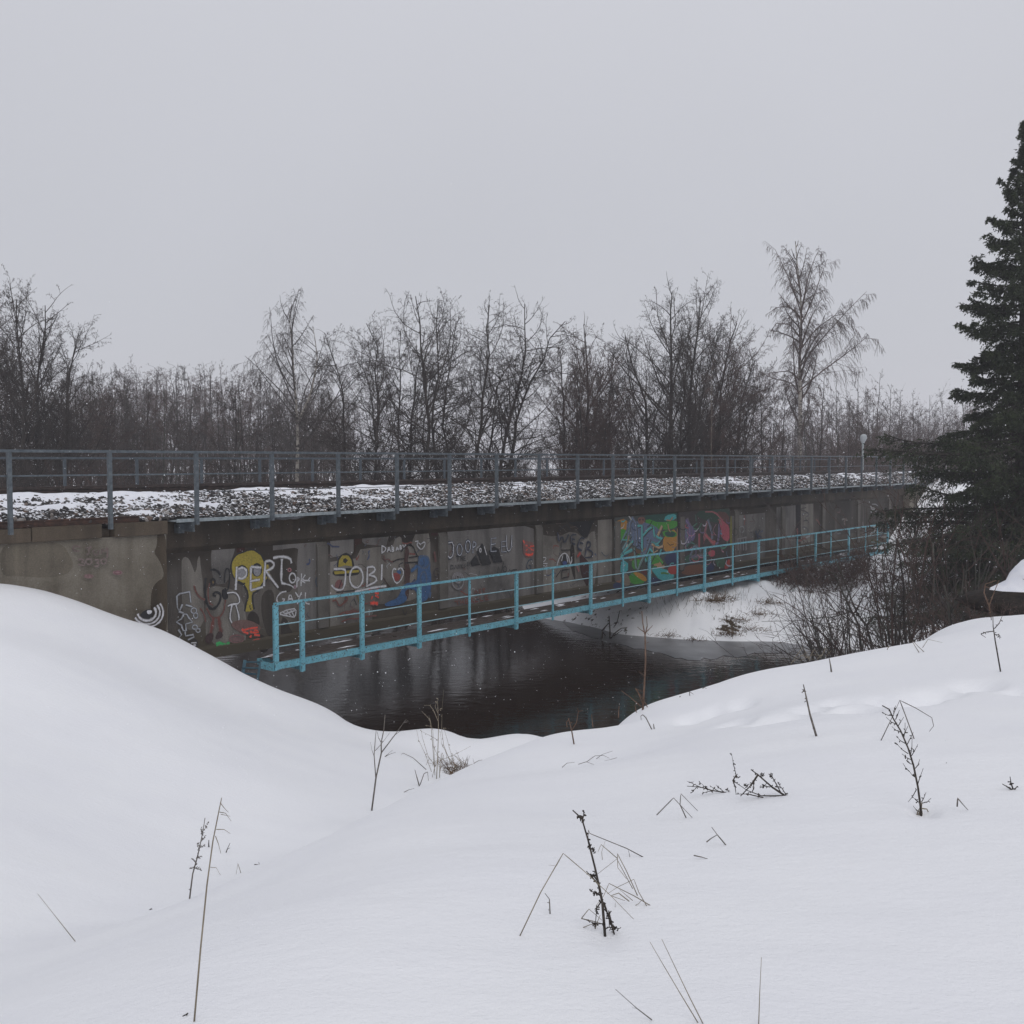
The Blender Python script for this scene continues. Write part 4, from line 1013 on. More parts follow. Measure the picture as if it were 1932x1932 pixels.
def stones(n_, s0, s1, size):
    ico = np.array([(0, 0, -1), (.72, -.53, -.45), (-.28, -.85, -.45), (-.89, 0, -.45), (-.28, .85, -.45), (.72, .53, -.45), (.28, -.85, .45), (-.72, -.53, .45), (-.72, .53, .45), (.28, .85, .45), (.89, 0, .45), (0, 0, 1)])
    icf = np.array([(0, 1, 2), (1, 0, 5), (0, 2, 3), (0, 3, 4), (0, 4, 5), (1, 5, 10), (2, 1, 6), (3, 2, 7), (4, 3, 8), (5, 4, 9), (1, 10, 6), (2, 6, 7), (3, 7, 8), (4, 8, 9), (5, 9, 10), (6, 10, 11), (7, 6, 11), (8, 7, 11), (9, 8, 11), (10, 9, 11)])
    s = rng.uniform(s0, s1, n_); d = 20.0 + 1.85 * rng.uniform(0, 1, n_) ** 1.05
    z = bed_z(s, d) + rng.uniform(-.01, .03, n_)
    sz = size * rng.uniform(.6, 1.35, n_)
    A = rng.normal(size=(n_, 3, 3)); Q, _ = np.linalg.qr(A)
    sc = rng.uniform(.6, 1.2, (n_, 1, 3)) * sz[:, None, None]
    V = (ico[None] * rng.uniform(.82, 1.15, (n_, 12, 1))) * sc
    V = np.einsum('nij,nkj->nki', Q, V) + np.stack([s, d, z], -1)[:, None, :]
    F = icf[None] + (np.arange(n_) * 12)[:, None, None]
    return V.reshape(-1, 3), F.reshape(-1, 3), np.repeat(rng.uniform(0, 1, n_), 12)
V1, F1, t1 = stones(7000, 6, 22, .055); V2, F2, t2 = stones(7000, 22, 40, .062); V3, F3, t3 = stones(4600, 40, 78, .076)
Vb = np.vstack([V1, V2, V3]); Fb = np.vstack([F1, F2 + len(V1), F3 + len(V1) + len(V2)])
me = mesh_from("ballast_stones", Vb, Fb, M_STONE)
at_ = me.attributes.new("tone", 'FLOAT', 'POINT'); at_.data.foreach_set("value", np.concatenate([t1, t2, t3]).astype(np.float32))
part(me, "ballast_stones", None, bl)["kind"] = "stuff"
def rail_thing(d, label):
    r = frame("track_rail", S0, d, 5.74, label, "rail")
    sec = [(-.06, 0), (-.06, .012), (-.012, .03), (-.01, .105), (-.034, .12), (-.034, .155), (.034, .155), (.034, .12), (.01, .105), (.012, .03), (.06, .012), (.06, 0)]
    m = MB(); m.section([(d + a, 5.735 + b_) for a, b_ in reversed(sec)], -12, 99)
    part(m, "rail_bar", M_RAILTOP, r)
rail_thing(21.95, "near dark steel rail above the snowy ballast"); rail_thing(23.47, "far dark steel rail, just behind the near one")
pts = []
for i, s in enumerate(np.arange(9.5, 59, .5)):
    pts.append((float(s), 20.16 + .06 * math.sin(s * .7) + .03 * math.sin(s * 2.1), 5.245 + .02 * math.sin(s * .9) + .012 * math.sin(s * 2.7)))
m = MB(); m.tube(pts, .022, 6)
cab = frame("black_cable", 20, 20.16, 5.24, "thick black cable lying along the foot of the ballast", "cable"); part(m, "sheath", M_BLACK, cab, True)

# left abutment: wing wall with coping blocks ----------------------------------------
wing = frame("wing_wall", 6, 20, 3.0, "olive grey concrete wing wall at the left end of the bridge", "wall")
m = MB(); m.box(-2.0, WING_END, 19.98, 20.40, .4, 4.90)
part(m, "wall_face", M_WING, wing)
m = MB(); m.box(WING_END - .5, WING_END - .02, 20.405, 25.3, .5, 4.5); part(m, "bearing_wall", M_WING, wing)
_n0, _n1 = on_plane(193, 1000, 19.9)[0], on_plane(216, 1000, 19.9)[0]
cb = [-2.0, -.2, 1.5, 3.1, 4.6, 6.2, 7.6, 8.5, 9.2, _n0 + .01, _n1 - .01, _n1 + .75, WING_END - .6, WING_END]
for i in range(len(cb) - 1):
    a, b_ = cb[i] + .012, cb[i + 1] - .012
    if cb[i] == _n0 + .01: continue
    m = MB(); m.box(a, b_, 19.88 + .008 * (i % 3), 20.5, 4.902, 5.19 - .01 * (i % 2), .012)
    part(m, "coping_block", M_COPING, wing)
m = MB(); m.box(_n0 - .01, _n1 + .01, 20.12, 20.46, 4.905, 5.08); m.box(-2, WING_END, 20.503, 20.9, 4.902, 5.10); part(m, "backing", M_COPING, wing)
m = MB(); m.section([(19.93, 5.195), (19.93, 5.21), (19.965, 5.22), (19.965, 5.29), (19.945, 5.30), (19.945, 5.325), (20.01, 5.325), (20.01, 5.30), (19.985, 5.29), (19.985, 5.22), (20.02, 5.21), (20.02, 5.195)][::-1], -2, 11.5)
old = frame("old_rail", 6, 19.97, 5.2, "rusty old rail lying along the top of the wing wall", "rail"); part(m, "rail_bar", M_RUST, old)
g = Paint("lettering", 19.98, wing, "faint pink scratched letters CJUM and BOBO")
PKF = (.20, .145, .135)
for P in [[(700, 1010), (640, 1000), (628, 1040), (690, 1048)], [(745, 1020), (800, 1012)], [(775, 1016), (776, 1070), (750, 1078)], [(815, 1035), (820, 1080), (858, 1078), (860, 1035)], [(885, 1070), (890, 1020), (915, 1060), (945, 1000), (935, 1110)]]: g.line("z1", P, (.15, .105, .095), 9)
for P in [[(680, 1130), (700, 1115), (735, 1130), (700, 1148), (738, 1150), (735, 1178), (680, 1165)], [(825, 1125), (860, 1120), (862, 1145), (830, 1150), (866, 1155), (862, 1182), (822, 1180)]]: g.line("z1", P, PKF, 9)
g.ring("z1", 773, 1140, 28, 24, PKF, 9); g.ring("z1", 905, 1138, 24, 22, PKF, 9)
g.disc("z1", 773, 1270, 44, 19, (.22, .13, .13)); g.disc("z1", 1030, 1238, 44, 21, (.24, .14, .145)); g.ring("z1", 1030, 1238, 30, 12, (.16, .07, .08), 6)
g.done()
g = Paint("painted_eye", 19.98, wing, "white and black painted eye with curved lines low on the wing wall")
g.fill("z1", [(1222, 1620), (1270, 1572), (1330, 1560), (1345, 1620), (1320, 1660), (1260, 1670)], BLACK)
g.fill("z1", [(1285, 1575), (1335, 1570), (1335, 1600), (1300, 1612)], WHITE)
for r in (1.0, 1.42, 1.78):
    g.line("z1", [(1290 + 82 * r * math.cos(math.radians(a)), 1592 + 74 * r * math.sin(math.radians(a))) for a in range(170 - int(40 * (r - 1)), -42, -16)], WHITE, 13 if r == 1 else 11, 0)
g.done()
g = Paint("damp_stain", 19.98, wing, "brown damp strip beside the joint", .0015, .0002, True)
g.fill("z1", [(1400, 880), (1475, 870), (1490, 1200), (1490, 1830), (1430, 1790), (1350, 1740), (1340, 1560), (1350, 1390), (1400, 1320), (1455, 1290), (1460, 1230), (1420, 1130), (1370, 1060), (1400, 1000)], (.075, .057, .038))
g.fill("z1", [(0, 960), (430, 955), (560, 990), (620, 1080), (660, 1180), (600, 1260), (400, 1290), (150, 1270), (0, 1275)], (.150, .130, .100), 2)
g.done()

# far abutment
fa = frame("far_abutment", S1, 20.4, 2.0, "brownish concrete abutment wall at the far end of the bridge", "abutment")
m = MB(); m.box(S1 + .01, S1 + 2.6, 20.05, 25.4, .8, 5.16); part(m, "wall_face", M_WING, fa)
m = MB(); m.box(S1 - .9, S1 - .1, 20.6, 25.2, .8, 1.90); part(m, "bearing_shelf", M_WEB, fa)

# ================================================================= turquoise service walkway
walk = frame("service_walkway", 15, D_WALK, 1.6, "turquoise steel service walkway hung along the bridge side over the water", "walkway")
zt = on_plane(571, 1135, D_WALK)[1]; zb = on_plane(571, 1255.5, D_WALK)[1]; zb2 = on_plane(571, 1243, D_WALK)[1]
zm1 = on_plane(571, 1173, D_WALK)[1]; zm2 = on_plane(571, 1213, D_WALK)[1]; zfoot = on_plane(571, 1267, D_WALK)[1]
px_posts = [(521, 2), (571, 1), (684, 1), (792, 1), (886, 0), (975, 1), (1043, 0), (1115, 1), (1175, 0), (1225, 1), (1277, 0), (1329, 1), (1381, 0), (1430, 1), (1466, 0), (1502, 0), (1537, 1), (1565, 0), (1599, 1), (1630, 0), (1652, 0), (1672, 2)]
wp = MB(); wp.box(-.055, .055, -.02, 0.0, 0, zt - zfoot); wp.box(-.055, -.045, 0, .05, 0, zt - zfoot); wp.box(.045, .055, 0, .05, 0, zt - zfoot)
for k in range(3): wp.box(-.012, .012, -.026, -.021, .3 + .38 * k, .325 + .38 * k)
wide = wp.mesh("post", M_BLUE)
tp_ = MB(); tp_.box(-.032, .032, -.02, .02, 0, zt - zfoot - .06); thin = tp_.mesh("post", M_BLUE)
cp = MB(); cp.box(-.06, .06, -.022, .05, 0, zt - zb); corner = cp.mesh("post", M_BLUE)
wb = MB(); wb.box(.055, .067, 0.0, .95, 0.0, .16); wb.box(.055, .14, 0, .95, .162, .172); wbm = wb.mesh("bracket", M_BLUE)
ss = []
for x, kd in px_posts:
    s = on_plane(x, 1200, D_WALK)[0]; ss.append(s)
    at_part({0: thin, 1: wide, 2: corner}[kd], "post", walk, s, D_WALK, {0: zfoot + .06, 1: zfoot, 2: zb}[kd])
    if kd == 1: at_part(wbm, "bracket", walk, s, D_WALK, zfoot + .01)
wa, wz = ss[0] - .05, ss[-1] + .05
m = MB(); m.box(wa, wz, D_WALK - .05, D_WALK + .03, zt, zt + .055); part(m, "top_rail", M_BLUE, walk)
m = MB(); m.box(wa, wz, D_WALK + .052, D_WALK + .07, zb, zb2); m.box(wa, wz, D_WALK + .07, D_WALK + .13, zb2 - .012, zb2); m.box(wa, wz, D_WALK + .07, D_WALK + .13, zb, zb + .012)
part(m, "side_beam", M_BLUE, walk)
for z in (zm1, zm2):
    m = MB(); q = [(a, D_WALK + .03, z + .006 * math.sin(a)) for a in np.linspace(wa, wz, 60)]; m.tube(q, .016, 6); part(m, "middle_rail", M_BLUE2, walk, True)
m = MB(); m.box(wa + .2, wz, 20.30, 20.36, zb, zb2 - .02); part(m, "inner_beam", M_BLUE, walk)
m = MB(); m.box(wa - .06, wa - .045, D_WALK - .02, 19.85, zb, zb2 + .02); m.box(wa - .045, wa + .04, D_WALK - .02, 19.85, zb, zb + .014); part(m, "end_beam", M_BLUE, walk)
for z in (zm1, zm2):
    m = MB(); m.tube([(wz, D_WALK, z), (wz, 20.3, z)], .016, 6); part(m, "end_rail", M_BLUE2, walk)
pl_rng = random.Random(4); a = wa + .3
plank_s = []
while a < wz - .3:
    L = min(3.9, wz - a)
    for k in range(4):
        y0 = D_WALK + .14 + k * .205
        j = pl_rng.uniform(-.06, .06)
        if pl_rng.random() < .05: continue
        m = MB(); m.box(a + .01 + j, a + L - .01 + j, y0, y0 + .19, zb2 - .005 + .006 * k % .01, zb2 + .035 + pl_rng.uniform(-.006, .008))
        part(m, "plank", M_PLANK, walk)
    plank_s.append(a); a += L
# snow left on the planks
Vs = []; Fs = []
for i in range(55):
    s = pl_rng.uniform(wa + .2, wz - .3); y = D_WALK + pl_rng.uniform(.2, .9); L = pl_rng.uniform(.12, .7); w = pl_rng.uniform(.015, .05)
    n = 10; b0 = len(Vs); z = zb2 + .046
    for k in range(n):
        an = 2 * math.pi * k / n; r = pl_rng.uniform(.7, 1.1)
        Vs.append((s + L / 2 * math.cos(an) * r, y + w * math.sin(an) * r, z))
    Vs.append((s, y, z + .018))
    for k in range(n): Fs.append((b0 + k, b0 + (k + 1) % n, b0 + n))
me = bpy.data.meshes.new("plank_snow"); me.from_pydata(Vs, [], Fs); me.materials.append(M_SNOW2); me.update()
o = part(me, "plank_snow", None, walk, True); o["kind"] = "stuff"
# ladder down from the near end
lad = frame("access_ladder", 14, 20.2, 1.2, "short dark turquoise ladder under the near end of the walkway", "ladder")
lt = on_plane(492, 1246, 20.25); lb = on_plane(478, 1278, 20.1)
ll = on_plane(462, 1246, 20.25); l2 = on_plane(449, 1276, 20.1)
m = MB(); m.box(-.03, .03, -.03, .03, 0, 1)
M_DBLUE = simple("dark_turquoise_paint", (.03, .085, .12), (.05, .13, .17), 8, .6)
m = MB(); m.tube([(lt[0], 20.25, lt[1]), (lb[0], 20.05, lb[1] - .4)], .04, 4); part(m, "stile", M_DBLUE, lad)
m = MB(); m.tube([(ll[0], 20.25, ll[1]), (l2[0], 20.05, l2[1] - .4)], .05, 4); part(m, "stile", M_DBLUE, lad)
for f_ in (.1, .45, .8):
    p = [lt[0] + (lb[0] - lt[0]) * f_, 20.25 - .2 * f_, lt[1] + (lb[1] - lt[1]) * f_]; q = [ll[0] + (l2[0] - ll[0]) * f_, 20.25 - .2 * f_, ll[1] + (l2[1] - ll[1]) * f_]
    m = MB(); m.tube([p, q], .02, 5); part(m, "rung", M_DBLUE, lad)

# ================================================================= trees
def prisms(P0, P1, R0, R1, K):
    """tapered K-sided sticks, all at once -> V, F"""
    P0 = np.asarray(P0); P1 = np.asarray(P1); n = len(P0)
    t = P1 - P0; L = np.linalg.norm(t, axis=1, keepdims=True); t = t / np.maximum(L, 1e-6)
    ref = np.where(np.abs(t[:, 2:3]) > .9, np.array([[1., 0, 0]]), np.array([[0, 0, 1.]]))
    a = np.cross(t, ref); a /= np.maximum(np.linalg.norm(a, axis=1, keepdims=True), 1e-6); b = np.cross(t, a)
    an = 2 * np.pi * np.arange(K) / K
    c = a[:, None, :] * np.cos(an)[None, :, None] + b[:, None, :] * np.sin(an)[None, :, None]
    V = np.concatenate([P0[:, None] + c * R0[:, None, None], P1[:, None] + c * R1[:, None, None]], 1)
    k = np.arange(K); k2 = (k + 1) % K
    q = np.stack([k, k2, k2 + K, k + K], -1)
    F = q[None] + (np.arange(n) * 2 * K)[:, None, None]
    return V.reshape(-1, 3), F.reshape(-1, 4)
def spikes(P0, P1, R0):
    P0 = np.asarray(P0); P1 = np.asarray(P1); n = len(P0)
    t = P1 - P0; t = t / np.maximum(np.linalg.norm(t, axis=1, keepdims=True), 1e-6)
    ref = np.where(np.abs(t[:, 2:3]) > .9, np.array([[1., 0, 0]]), np.array([[0, 0, 1.]]))
    a = np.cross(t, ref); a /= np.maximum(np.linalg.norm(a, axis=1, keepdims=True), 1e-6); b = np.cross(t, a)
    an = 2 * np.pi * np.arange(3) / 3
    c = a[:, None, :] * np.cos(an)[None, :, None] + b[:, None, :] * np.sin(an)[None, :, None]
    V = np.concatenate([P0[:, None] + c * R0[:, None, None], P1[:, None]], 1)
    F = np.array([[0, 1, 3], [1, 2, 3], [2, 0, 3]])[None] + (np.arange(n) * 4)[:, None, None]
    return V.reshape(-1, 3), F.reshape(-1, 3)

def grow_level(rg, starts, dirs, lens, rads, nseg, wig, trop, taper=.25, corr=.5):
    """polylines (N, nseg+1, 3)"""
    N = len(starts); P = np.zeros((N, nseg + 1, 3)); P[:, 0] = starts
    d = dirs.copy(); step = lens / nseg; w = np.zeros((N, 3))
    for i in range(nseg):
        w = w * corr + rg.normal(size=(N, 3)) * wig
        d = d + w; d[:, 2] += trop
        d /= np.linalg.norm(d, axis=1, keepdims=True)
        P[:, i + 1] = P[:, i] + d * step[:, None]
    R = rads[:, None] * (1 - (1 - taper) * (np.arange(nseg + 1) / nseg)[None, :])
    return P, R
def children(rg, P, R, n, f0, f1, ang, lratio, rratio, lens, prof=None, azi=None, rmin=.0, up=0.0):
    N, S, _ = P.shape
    par = np.repeat(np.arange(N), n); M = len(par)
    f = (np.tile(np.arange(n), N) + rg.uniform(0, 1, M)) / n
    f = f0 + (f1 - f0) * f
    x = f * (S - 1); i = np.minimum(x.astype(int), S - 2); u = (x - i)[:, None]
    st = P[par, i] * (1 - u) + P[par, i + 1] * u
    tg = P[par, i + 1] - P[par, i]; tg /= np.maximum(np.linalg.norm(tg, axis=1, keepdims=True), 1e-6)
    rv = rg.normal(size=(M, 3)); rv -= (rv * tg).sum(1, keepdims=True) * tg; rv /= np.maximum(np.linalg.norm(rv, axis=1, keepdims=True), 1e-6)
    a = np.radians(rg.uniform(ang[0], ang[1], M))[:, None]
    d = tg * np.cos(a) + rv * np.sin(a); d[:, 2] += up
    d /= np.linalg.norm(d, axis=1, keepdims=True)
    L = lens[par] * lratio * rg.uniform(.65, 1.25, M)
    L = L * (prof(f) if prof else (1.15 - .75 * f))
    rr = np.maximum(R[par, 0] * (1 - .7 * f) * rratio, rmin)
    return st, d, L, rr
def sticks(P, R, K, V, F, off):
    a = P[:, :-1].reshape(-1, 3); b = P[:, 1:].reshape(-1, 3)
    v, f = prisms(a, b, R[:, :-1].ravel(), R[:, 1:].ravel(), K)
    V.append(v); F.append(f + off); return off + len(v)

SPEC = {
 "alder": dict(lv=[dict(n=27, f=(.26, .99), ang=(28, 68), lr=.36, rr=.34, seg=7, wig=.13, trop=.05), dict(n=11, f=(.15, 1), ang=(25, 70), lr=.38, rr=.42, seg=4, wig=.21, trop=.02), dict(n=6, f=(.1, 1), ang=(25, 80), lr=.42, rr=.55, seg=3, wig=.2, trop=-.04)], tw=(5, .5, (20, 80), -.3), wig=.11, cat=1.1),
 "bushy": dict(lv=[dict(n=26, f=(.12, .99), ang=(22, 58), lr=.37, rr=.34, seg=6, wig=.09, trop=.075), dict(n=11, f=(.12, 1), ang=(22, 60), lr=.38, rr=.40, seg=3, wig=.14, trop=.04), dict(n=9, f=(.1, 1), ang=(22, 65), lr=.42, rr=.5, seg=2, wig=.16, trop=.02)], tw=(4, .5, (20, 70), .0), wig=.05, cat=1.4),
 "birch": dict(lv=[dict(n=24, f=(.26, .985), ang=(22, 48), lr=.40, rr=.42, seg=7, wig=.07, trop=.045), dict(n=9, f=(.2, 1), ang=(20, 60), lr=.36, rr=.40, seg=3, wig=.12, trop=-.10), dict(n=9, f=(.15, 1), ang=(15, 70), lr=.85, rr=.5, seg=2, wig=.09, trop=-.9)], tw=(4, .6, (10, 40), -1.1), wig=.025, cat=.25),
 "far": dict(lv=[dict(n=18, f=(.25, .99), ang=(20, 45), lr=.32, rr=.5, seg=4, wig=.1, trop=.1), dict(n=8, f=(.15, 1), ang=(20, 50), lr=.5, rr=.5, seg=3, wig=.13, trop=.05)], tw=(5, .45, (20, 60), 0), wig=.03, cat=0),
 "shrub": dict(lv=[dict(n=7, f=(.2, 1), ang=(20, 55), lr=.5, rr=.55, seg=4, wig=.15, trop=.05), dict(n=5, f=(.1, 1), ang=(20, 60), lr=.5, rr=.6, seg=3, wig=.2, trop=.02)], tw=(3, .5, (20, 60), 0), wig=.12, cat=0),
}
def tree_meshes(seed, kind, H, r0, stems, tw_r=.006, mats=None, limbs=None, prof=None, dens=1.0, trunk_sides=8, crown_scale=1.0):
    """stems: list of polylines (local, metres) for the trunk(s). Returns trunk mesh, crown mesh"""
    rg = np.random.RandomState(seed); sp = SPEC[kind]
    TV, TF, off = [], [], 0; CV, CF, coff = [], [], 0
    S = 13
    P = np.zeros((len(stems), S, 3)); R = np.zeros((len(stems), S)); Ls = []
    for k, st in enumerate(stems):
        q = np.array(st, float); seg = np.r_[0, np.cumsum(np.linalg.norm(np.diff(q, axis=0), axis=1))]
        u = np.linspace(0, seg[-1], S)
        for c in range(3): P[k, :, c] = np.interp(u, seg, q[:, c])
        w = np.cumsum(rg.normal(size=(S, 3)) * sp["wig"] * seg[-1] / S, axis=0); w[0] = 0; w[:, 2] = 0
        w -= np.linspace(0, 1, S)[:, None] * w[-1] * .8
        P[k] += w
        rk = r0 * (1 if k == 0 else .55)
        R[k] = rk * (1 - .88 * np.linspace(0, 1, S) ** .8); R[k, 0] *= 1.25; Ls.append(seg[-1])
    off = sticks(P, R, trunk_sides, TV, TF, off)
    lens = np.array(Ls); ratio = 1.0; FS = []
    prof0 = prof or (lambda f: .55 + .9 * np.sin(np.pi * np.clip(f * .85 + .1, 0, 1)) - .35 * f)
    cur = (P, R, lens)
    for li, L in enumerate(sp["lv"]):
        n = max(2, int(round(L["n"] * (dens if li < 2 else 1))))
        f0 = L["f"][0]
        st, d, ln, rr = children(rg, cur[0], cur[1], n, f0, L["f"][1], L["ang"], L["lr"] * (crown_scale if li == 0 else 1), L["rr"], cur[2], prof0 if li == 0 else None, rmin=tw_r)
        if li == 0 and len(stems) > 1:
            keep = rg.uniform(0, 1, len(st)) < (np.repeat(lens, n) / lens.max()) ** 1.1
            ln = np.where(np.repeat(lens, n) < lens.max() * .8, ln * 1.25, ln)
            st, d, ln, rr = st[keep], d[keep], ln[keep], rr[keep]
        if li > 0:                                    # short branches carry fewer twigs, so tips stay airy
            pl_ = np.repeat(cur[2], n); keep = rg.uniform(0, 1, len(st)) < np.clip(pl_ / (1.15 * cur[2].mean()), .22, 1)
            st, d, ln, rr = st[keep], d[keep], ln[keep], rr[keep]
        Pc, Rc = grow_level(rg, st, d, ln, rr, L["seg"], L["wig"], L["trop"])
        if li == 0 and limbs:
            ex = []
            for lb in limbs:
                q = np.array(lb, float); u = np.linspace(0, 1, L["seg"] + 1)
                sg = np.r_[0, np.cumsum(np.linalg.norm(np.diff(q, axis=0), axis=1))]
                ex.append((np.stack([np.interp(u * sg[-1], sg, q[:, c]) for c in range(3)], -1), sg[-1]))
            Pc = np.concatenate([Pc, np.stack([e[0] for e in ex])]); ln = np.concatenate([ln, [e[1] for e in ex]])
            Rc = np.concatenate([Rc, np.stack([r0 * .27 * (1 - .8 * np.linspace(0, 1, L["seg"] + 1)) for e in ex])])
        if li == 2 and kind != "birch":               # the finest branchlets are single tapering twigs
            FS.append(spikes(Pc[:, 0], Pc[:, -1], np.maximum(Rc[:, 0], tw_r)))
        else: coff = sticks(Pc, Rc, 3, CV, CF, coff)
        cur = (Pc, Rc, ln)
    n, lr, ang, tr = sp["tw"]
    st, d, ln, rr = children(rg, cur[0], cur[1], n, .1, 1, ang, lr, .7, cur[2], rmin=tw_r)
    keep = rg.uniform(0, 1, len(st)) < np.clip(np.repeat(cur[2], n) / (1.1 * cur[2].mean()), .3, 1)
    st, d, ln = st[keep], d[keep], ln[keep]
    d[:, 2] += tr; d /= np.linalg.norm(d, axis=1, keepdims=True)
    sv, sf = spikes(st, st + d * ln[:, None], np.full(len(st), tw_r))
    SV = [sv]; SF = [sf]; so = len(sv)
    for v, f in FS: SV.append(v); SF.append(f + so); so += len(v)
    if sp["cat"]:
        m = int(len(st) * sp["cat"] * .35); pick = rg.choice(len(st), m)
        tip = (st + d * ln[:, None])[pick]
        dn = rg.normal(size=(m, 3)) * .25; dn[:, 2] = -1
        v, f = spikes(tip, tip + dn * rg.uniform(.05, .11, m)[:, None], np.full(m, .011)); SV.append(v); SF.append(f + so)
    TVv = np.vstack(TV); TFf = np.vstack(TF)
    cv = np.vstack(CV); cf = np.vstack(CF); sv = np.vstack(SV); sf = np.vstack(SF)
    flat = np.concatenate([cf.ravel(), (sf + len(cv)).ravel()]); sizes = np.concatenate([np.full(len(cf), 4), np.full(len(sf), 3)])
    mt, mc = mats
    tm = mesh_from("trunk", TVv, TFf, mt, True)
    cm = mesh_from("crown", np.vstack([cv, sv]), flat, mc, False, fsize=sizes)
    return tm, cm
TRIS = [0]
def place_tree(name, loc, tm, cm, label, cat, group=None, rz=0.0, sc=1.0, sz=None):
    o = empty(name, loc, rz); o.scale = (sc, sc, sz or sc)
    tag(o, label, cat, group)
    link("trunk", tm, o); link("crown", cm, o)
    return o
def gz(X, Y): return float(height(np.array([X]), np.array([Y]))[0])
def base_at(x, Y, sink=.15):
    X = (x - 966) / 1932 * Y
    return X, Y, gz(X, Y) - sink
def px_stem(base, pts, Y, bow=0.0):
    """trunk axis through photo points, all about Y metres away, in coordinates local to the base"""
    out = [(0, 0, 0)]
    for i, (x, y) in enumerate(pts):
        p = at_dist(x, y, Y + bow * math.sin(i * 1.7)); out.append((p[0] - base[0], p[1] - base[1], p[2] - base[2]))
    return out

T_ALD = (M_BARK, M_TWIG); T_RED = (M_BARK, M_TWIGR); T_GREY = (M_BARKG, M_TWIGG); T_BIR = (M_BIRCH, M_TWIGG)
# named trees: kind, distance, base x, photo points of the trunk, radius, label
NAMED = [
 ("alder_tree", "alder", 52, 690, [(650, 720), (610, 622)], .15, "thin dark bare alder leaning left, just right of the pale birch", T_ALD, .8),
 ("alder_tree", "alder", 53, 702, [(687, 752), (672, 690), (676, 640)], .13, "short crooked alder whose trunk forks low, second of the dark row", T_ALD, .75),
 ("alder_tree", "alder", 51, 723, [(719, 770), (713, 700), (702, 650), (690, 604)], .16, "crooked alder with one limb arching left and open sky on its left side", T_ALD, .8),
 ("alder_tree", "alder", 54, 747, [(751, 750), (757, 690), (762, 620)], .14, "slender upright alder under the highest crown of the alder row", T_ALD, .8),
 ("alder_tree", "alder", 50, 808, [(806, 770), (800, 680), (790, 600), (780, 553)], .20, "tallest dark alder of the crooked row, broad feathery top", T_ALD, .85),
 ("alder_tree", "alder", 53, 772, [(775, 770), (778, 690), (800, 620)], .15, "straight-stemmed alder left of the tallest alder trunk", T_ALD, .7),
 ("alder_tree", "alder", 52, 815, [(820, 760), (830, 690), (826, 620), (824, 566)], .16, "alder with twin close stems right of the tallest one", T_ALD, .8),
 ("alder_tree", "alder", 55, 846, [(852, 760), (856, 690), (862, 600)], .13, "alder with a low branch running out to the right", T_ALD, .75),
 ("alder_tree", "alder", 51, 896, [(908, 760), (916, 680), (912, 620), (917, 569)], .18, "dark alder with a round crown on a straight trunk, middle of the row", T_ALD, .85),
 ("alder_tree", "alder", 53, 903, [(932, 740), (950, 700), (975, 670)], .13, "alder leaning right across the pale sky gap", T_ALD, .7),
 ("alder_tree", "alder", 52, 940, [(958, 770), (985, 700), (992, 640), (990, 568)], .18, "alder leaning right then rising to a feathery top", T_ALD, .85),
 ("alder_tree", "alder", 52, 960, [(985, 780), (1010, 710), (1040, 640), (1068, 600)], .17, "strongly right-leaning alder beside the dense trees", T_ALD, .8),
 ("bushy_tree", "bushy", 55, 1108, [(1106, 760), (1102, 680), (1100, 602)], .20, "dense brown bare tree with a pointed dark top, behind the bridge centre", T_RED, .8),
 ("bushy_tree", "bushy", 56, 1060, [(1062, 760), (1058, 650)], .16, "dense bare tree filling the space left of the pointed one", T_RED, .8),
 ("bushy_tree", "bushy", 60, 1150, [(1150, 760), (1160, 650)], .16, "lower rounded bare tree between the two tall dense trees", T_RED, .8),
 ("bushy_tree", "bushy", 58, 1226, [(1215, 760), (1195, 690), (1180, 622)], .20, "bare tree with rising left-hand branches in a fan", T_ALD, .95),
 ("bushy_tree", "bushy", 57, 1266, [(1267, 720), (1268, 620), (1268, 540)], .24, "tallest dense bare tree, narrow spike at its top", T_ALD, .85),
 ("bushy_tree", "bushy", 58, 1300, [(1305, 740), (1318, 620), (1322, 548)], .22, "tall dense bare tree with a broad rounded top right of the spiked one", T_ALD, .9),
 ("bushy_tree", "bushy", 60, 1345, [(1355, 740), (1375, 650), (1390, 600)], .20, "dense bare tree spreading its branches to the right", T_RED, 1.0),
 ("bushy_tree", "bushy", 62, 1385, [(1400, 760), (1425, 670)], .18, "low spreading bare tree in front of the big weeping birch", T_ALD, 1.0),
 ("bushy_tree", "bushy", 46, 38, [(36, 740), (30, 640), (28, 556)], .20, "tall dense bare tree at the left edge of the view", T_ALD, .9),
 ("bushy_tree", "bushy", 47, 62, [(68, 740), (80, 640), (86, 566)], .19, "tall dense bare tree second from the left edge", T_ALD, .9),
 ("bushy_tree", "bushy", 48, -30, [(-28, 720), (-30, 550)], .2, "tall dense bare tree cut by the left edge of the view", T_RED, .9),
 ("bushy_tree", "bushy", 49, 118, [(126, 760), (140, 680), (150, 620)], .16, "bare tree whose branches slope down to the right of the left group", T_ALD, .9),
 ("alder_tree", "alder", 60, 222, [(232, 780), (236, 690)], .13, "small pale-topped bare tree standing alone left of the far wood", T_GREY, .8),
 ("alder_tree", "alder", 58, 178, [(200, 800), (226, 740)], .14, "slanting bare tree behind the left group", T_RED, .8),
]
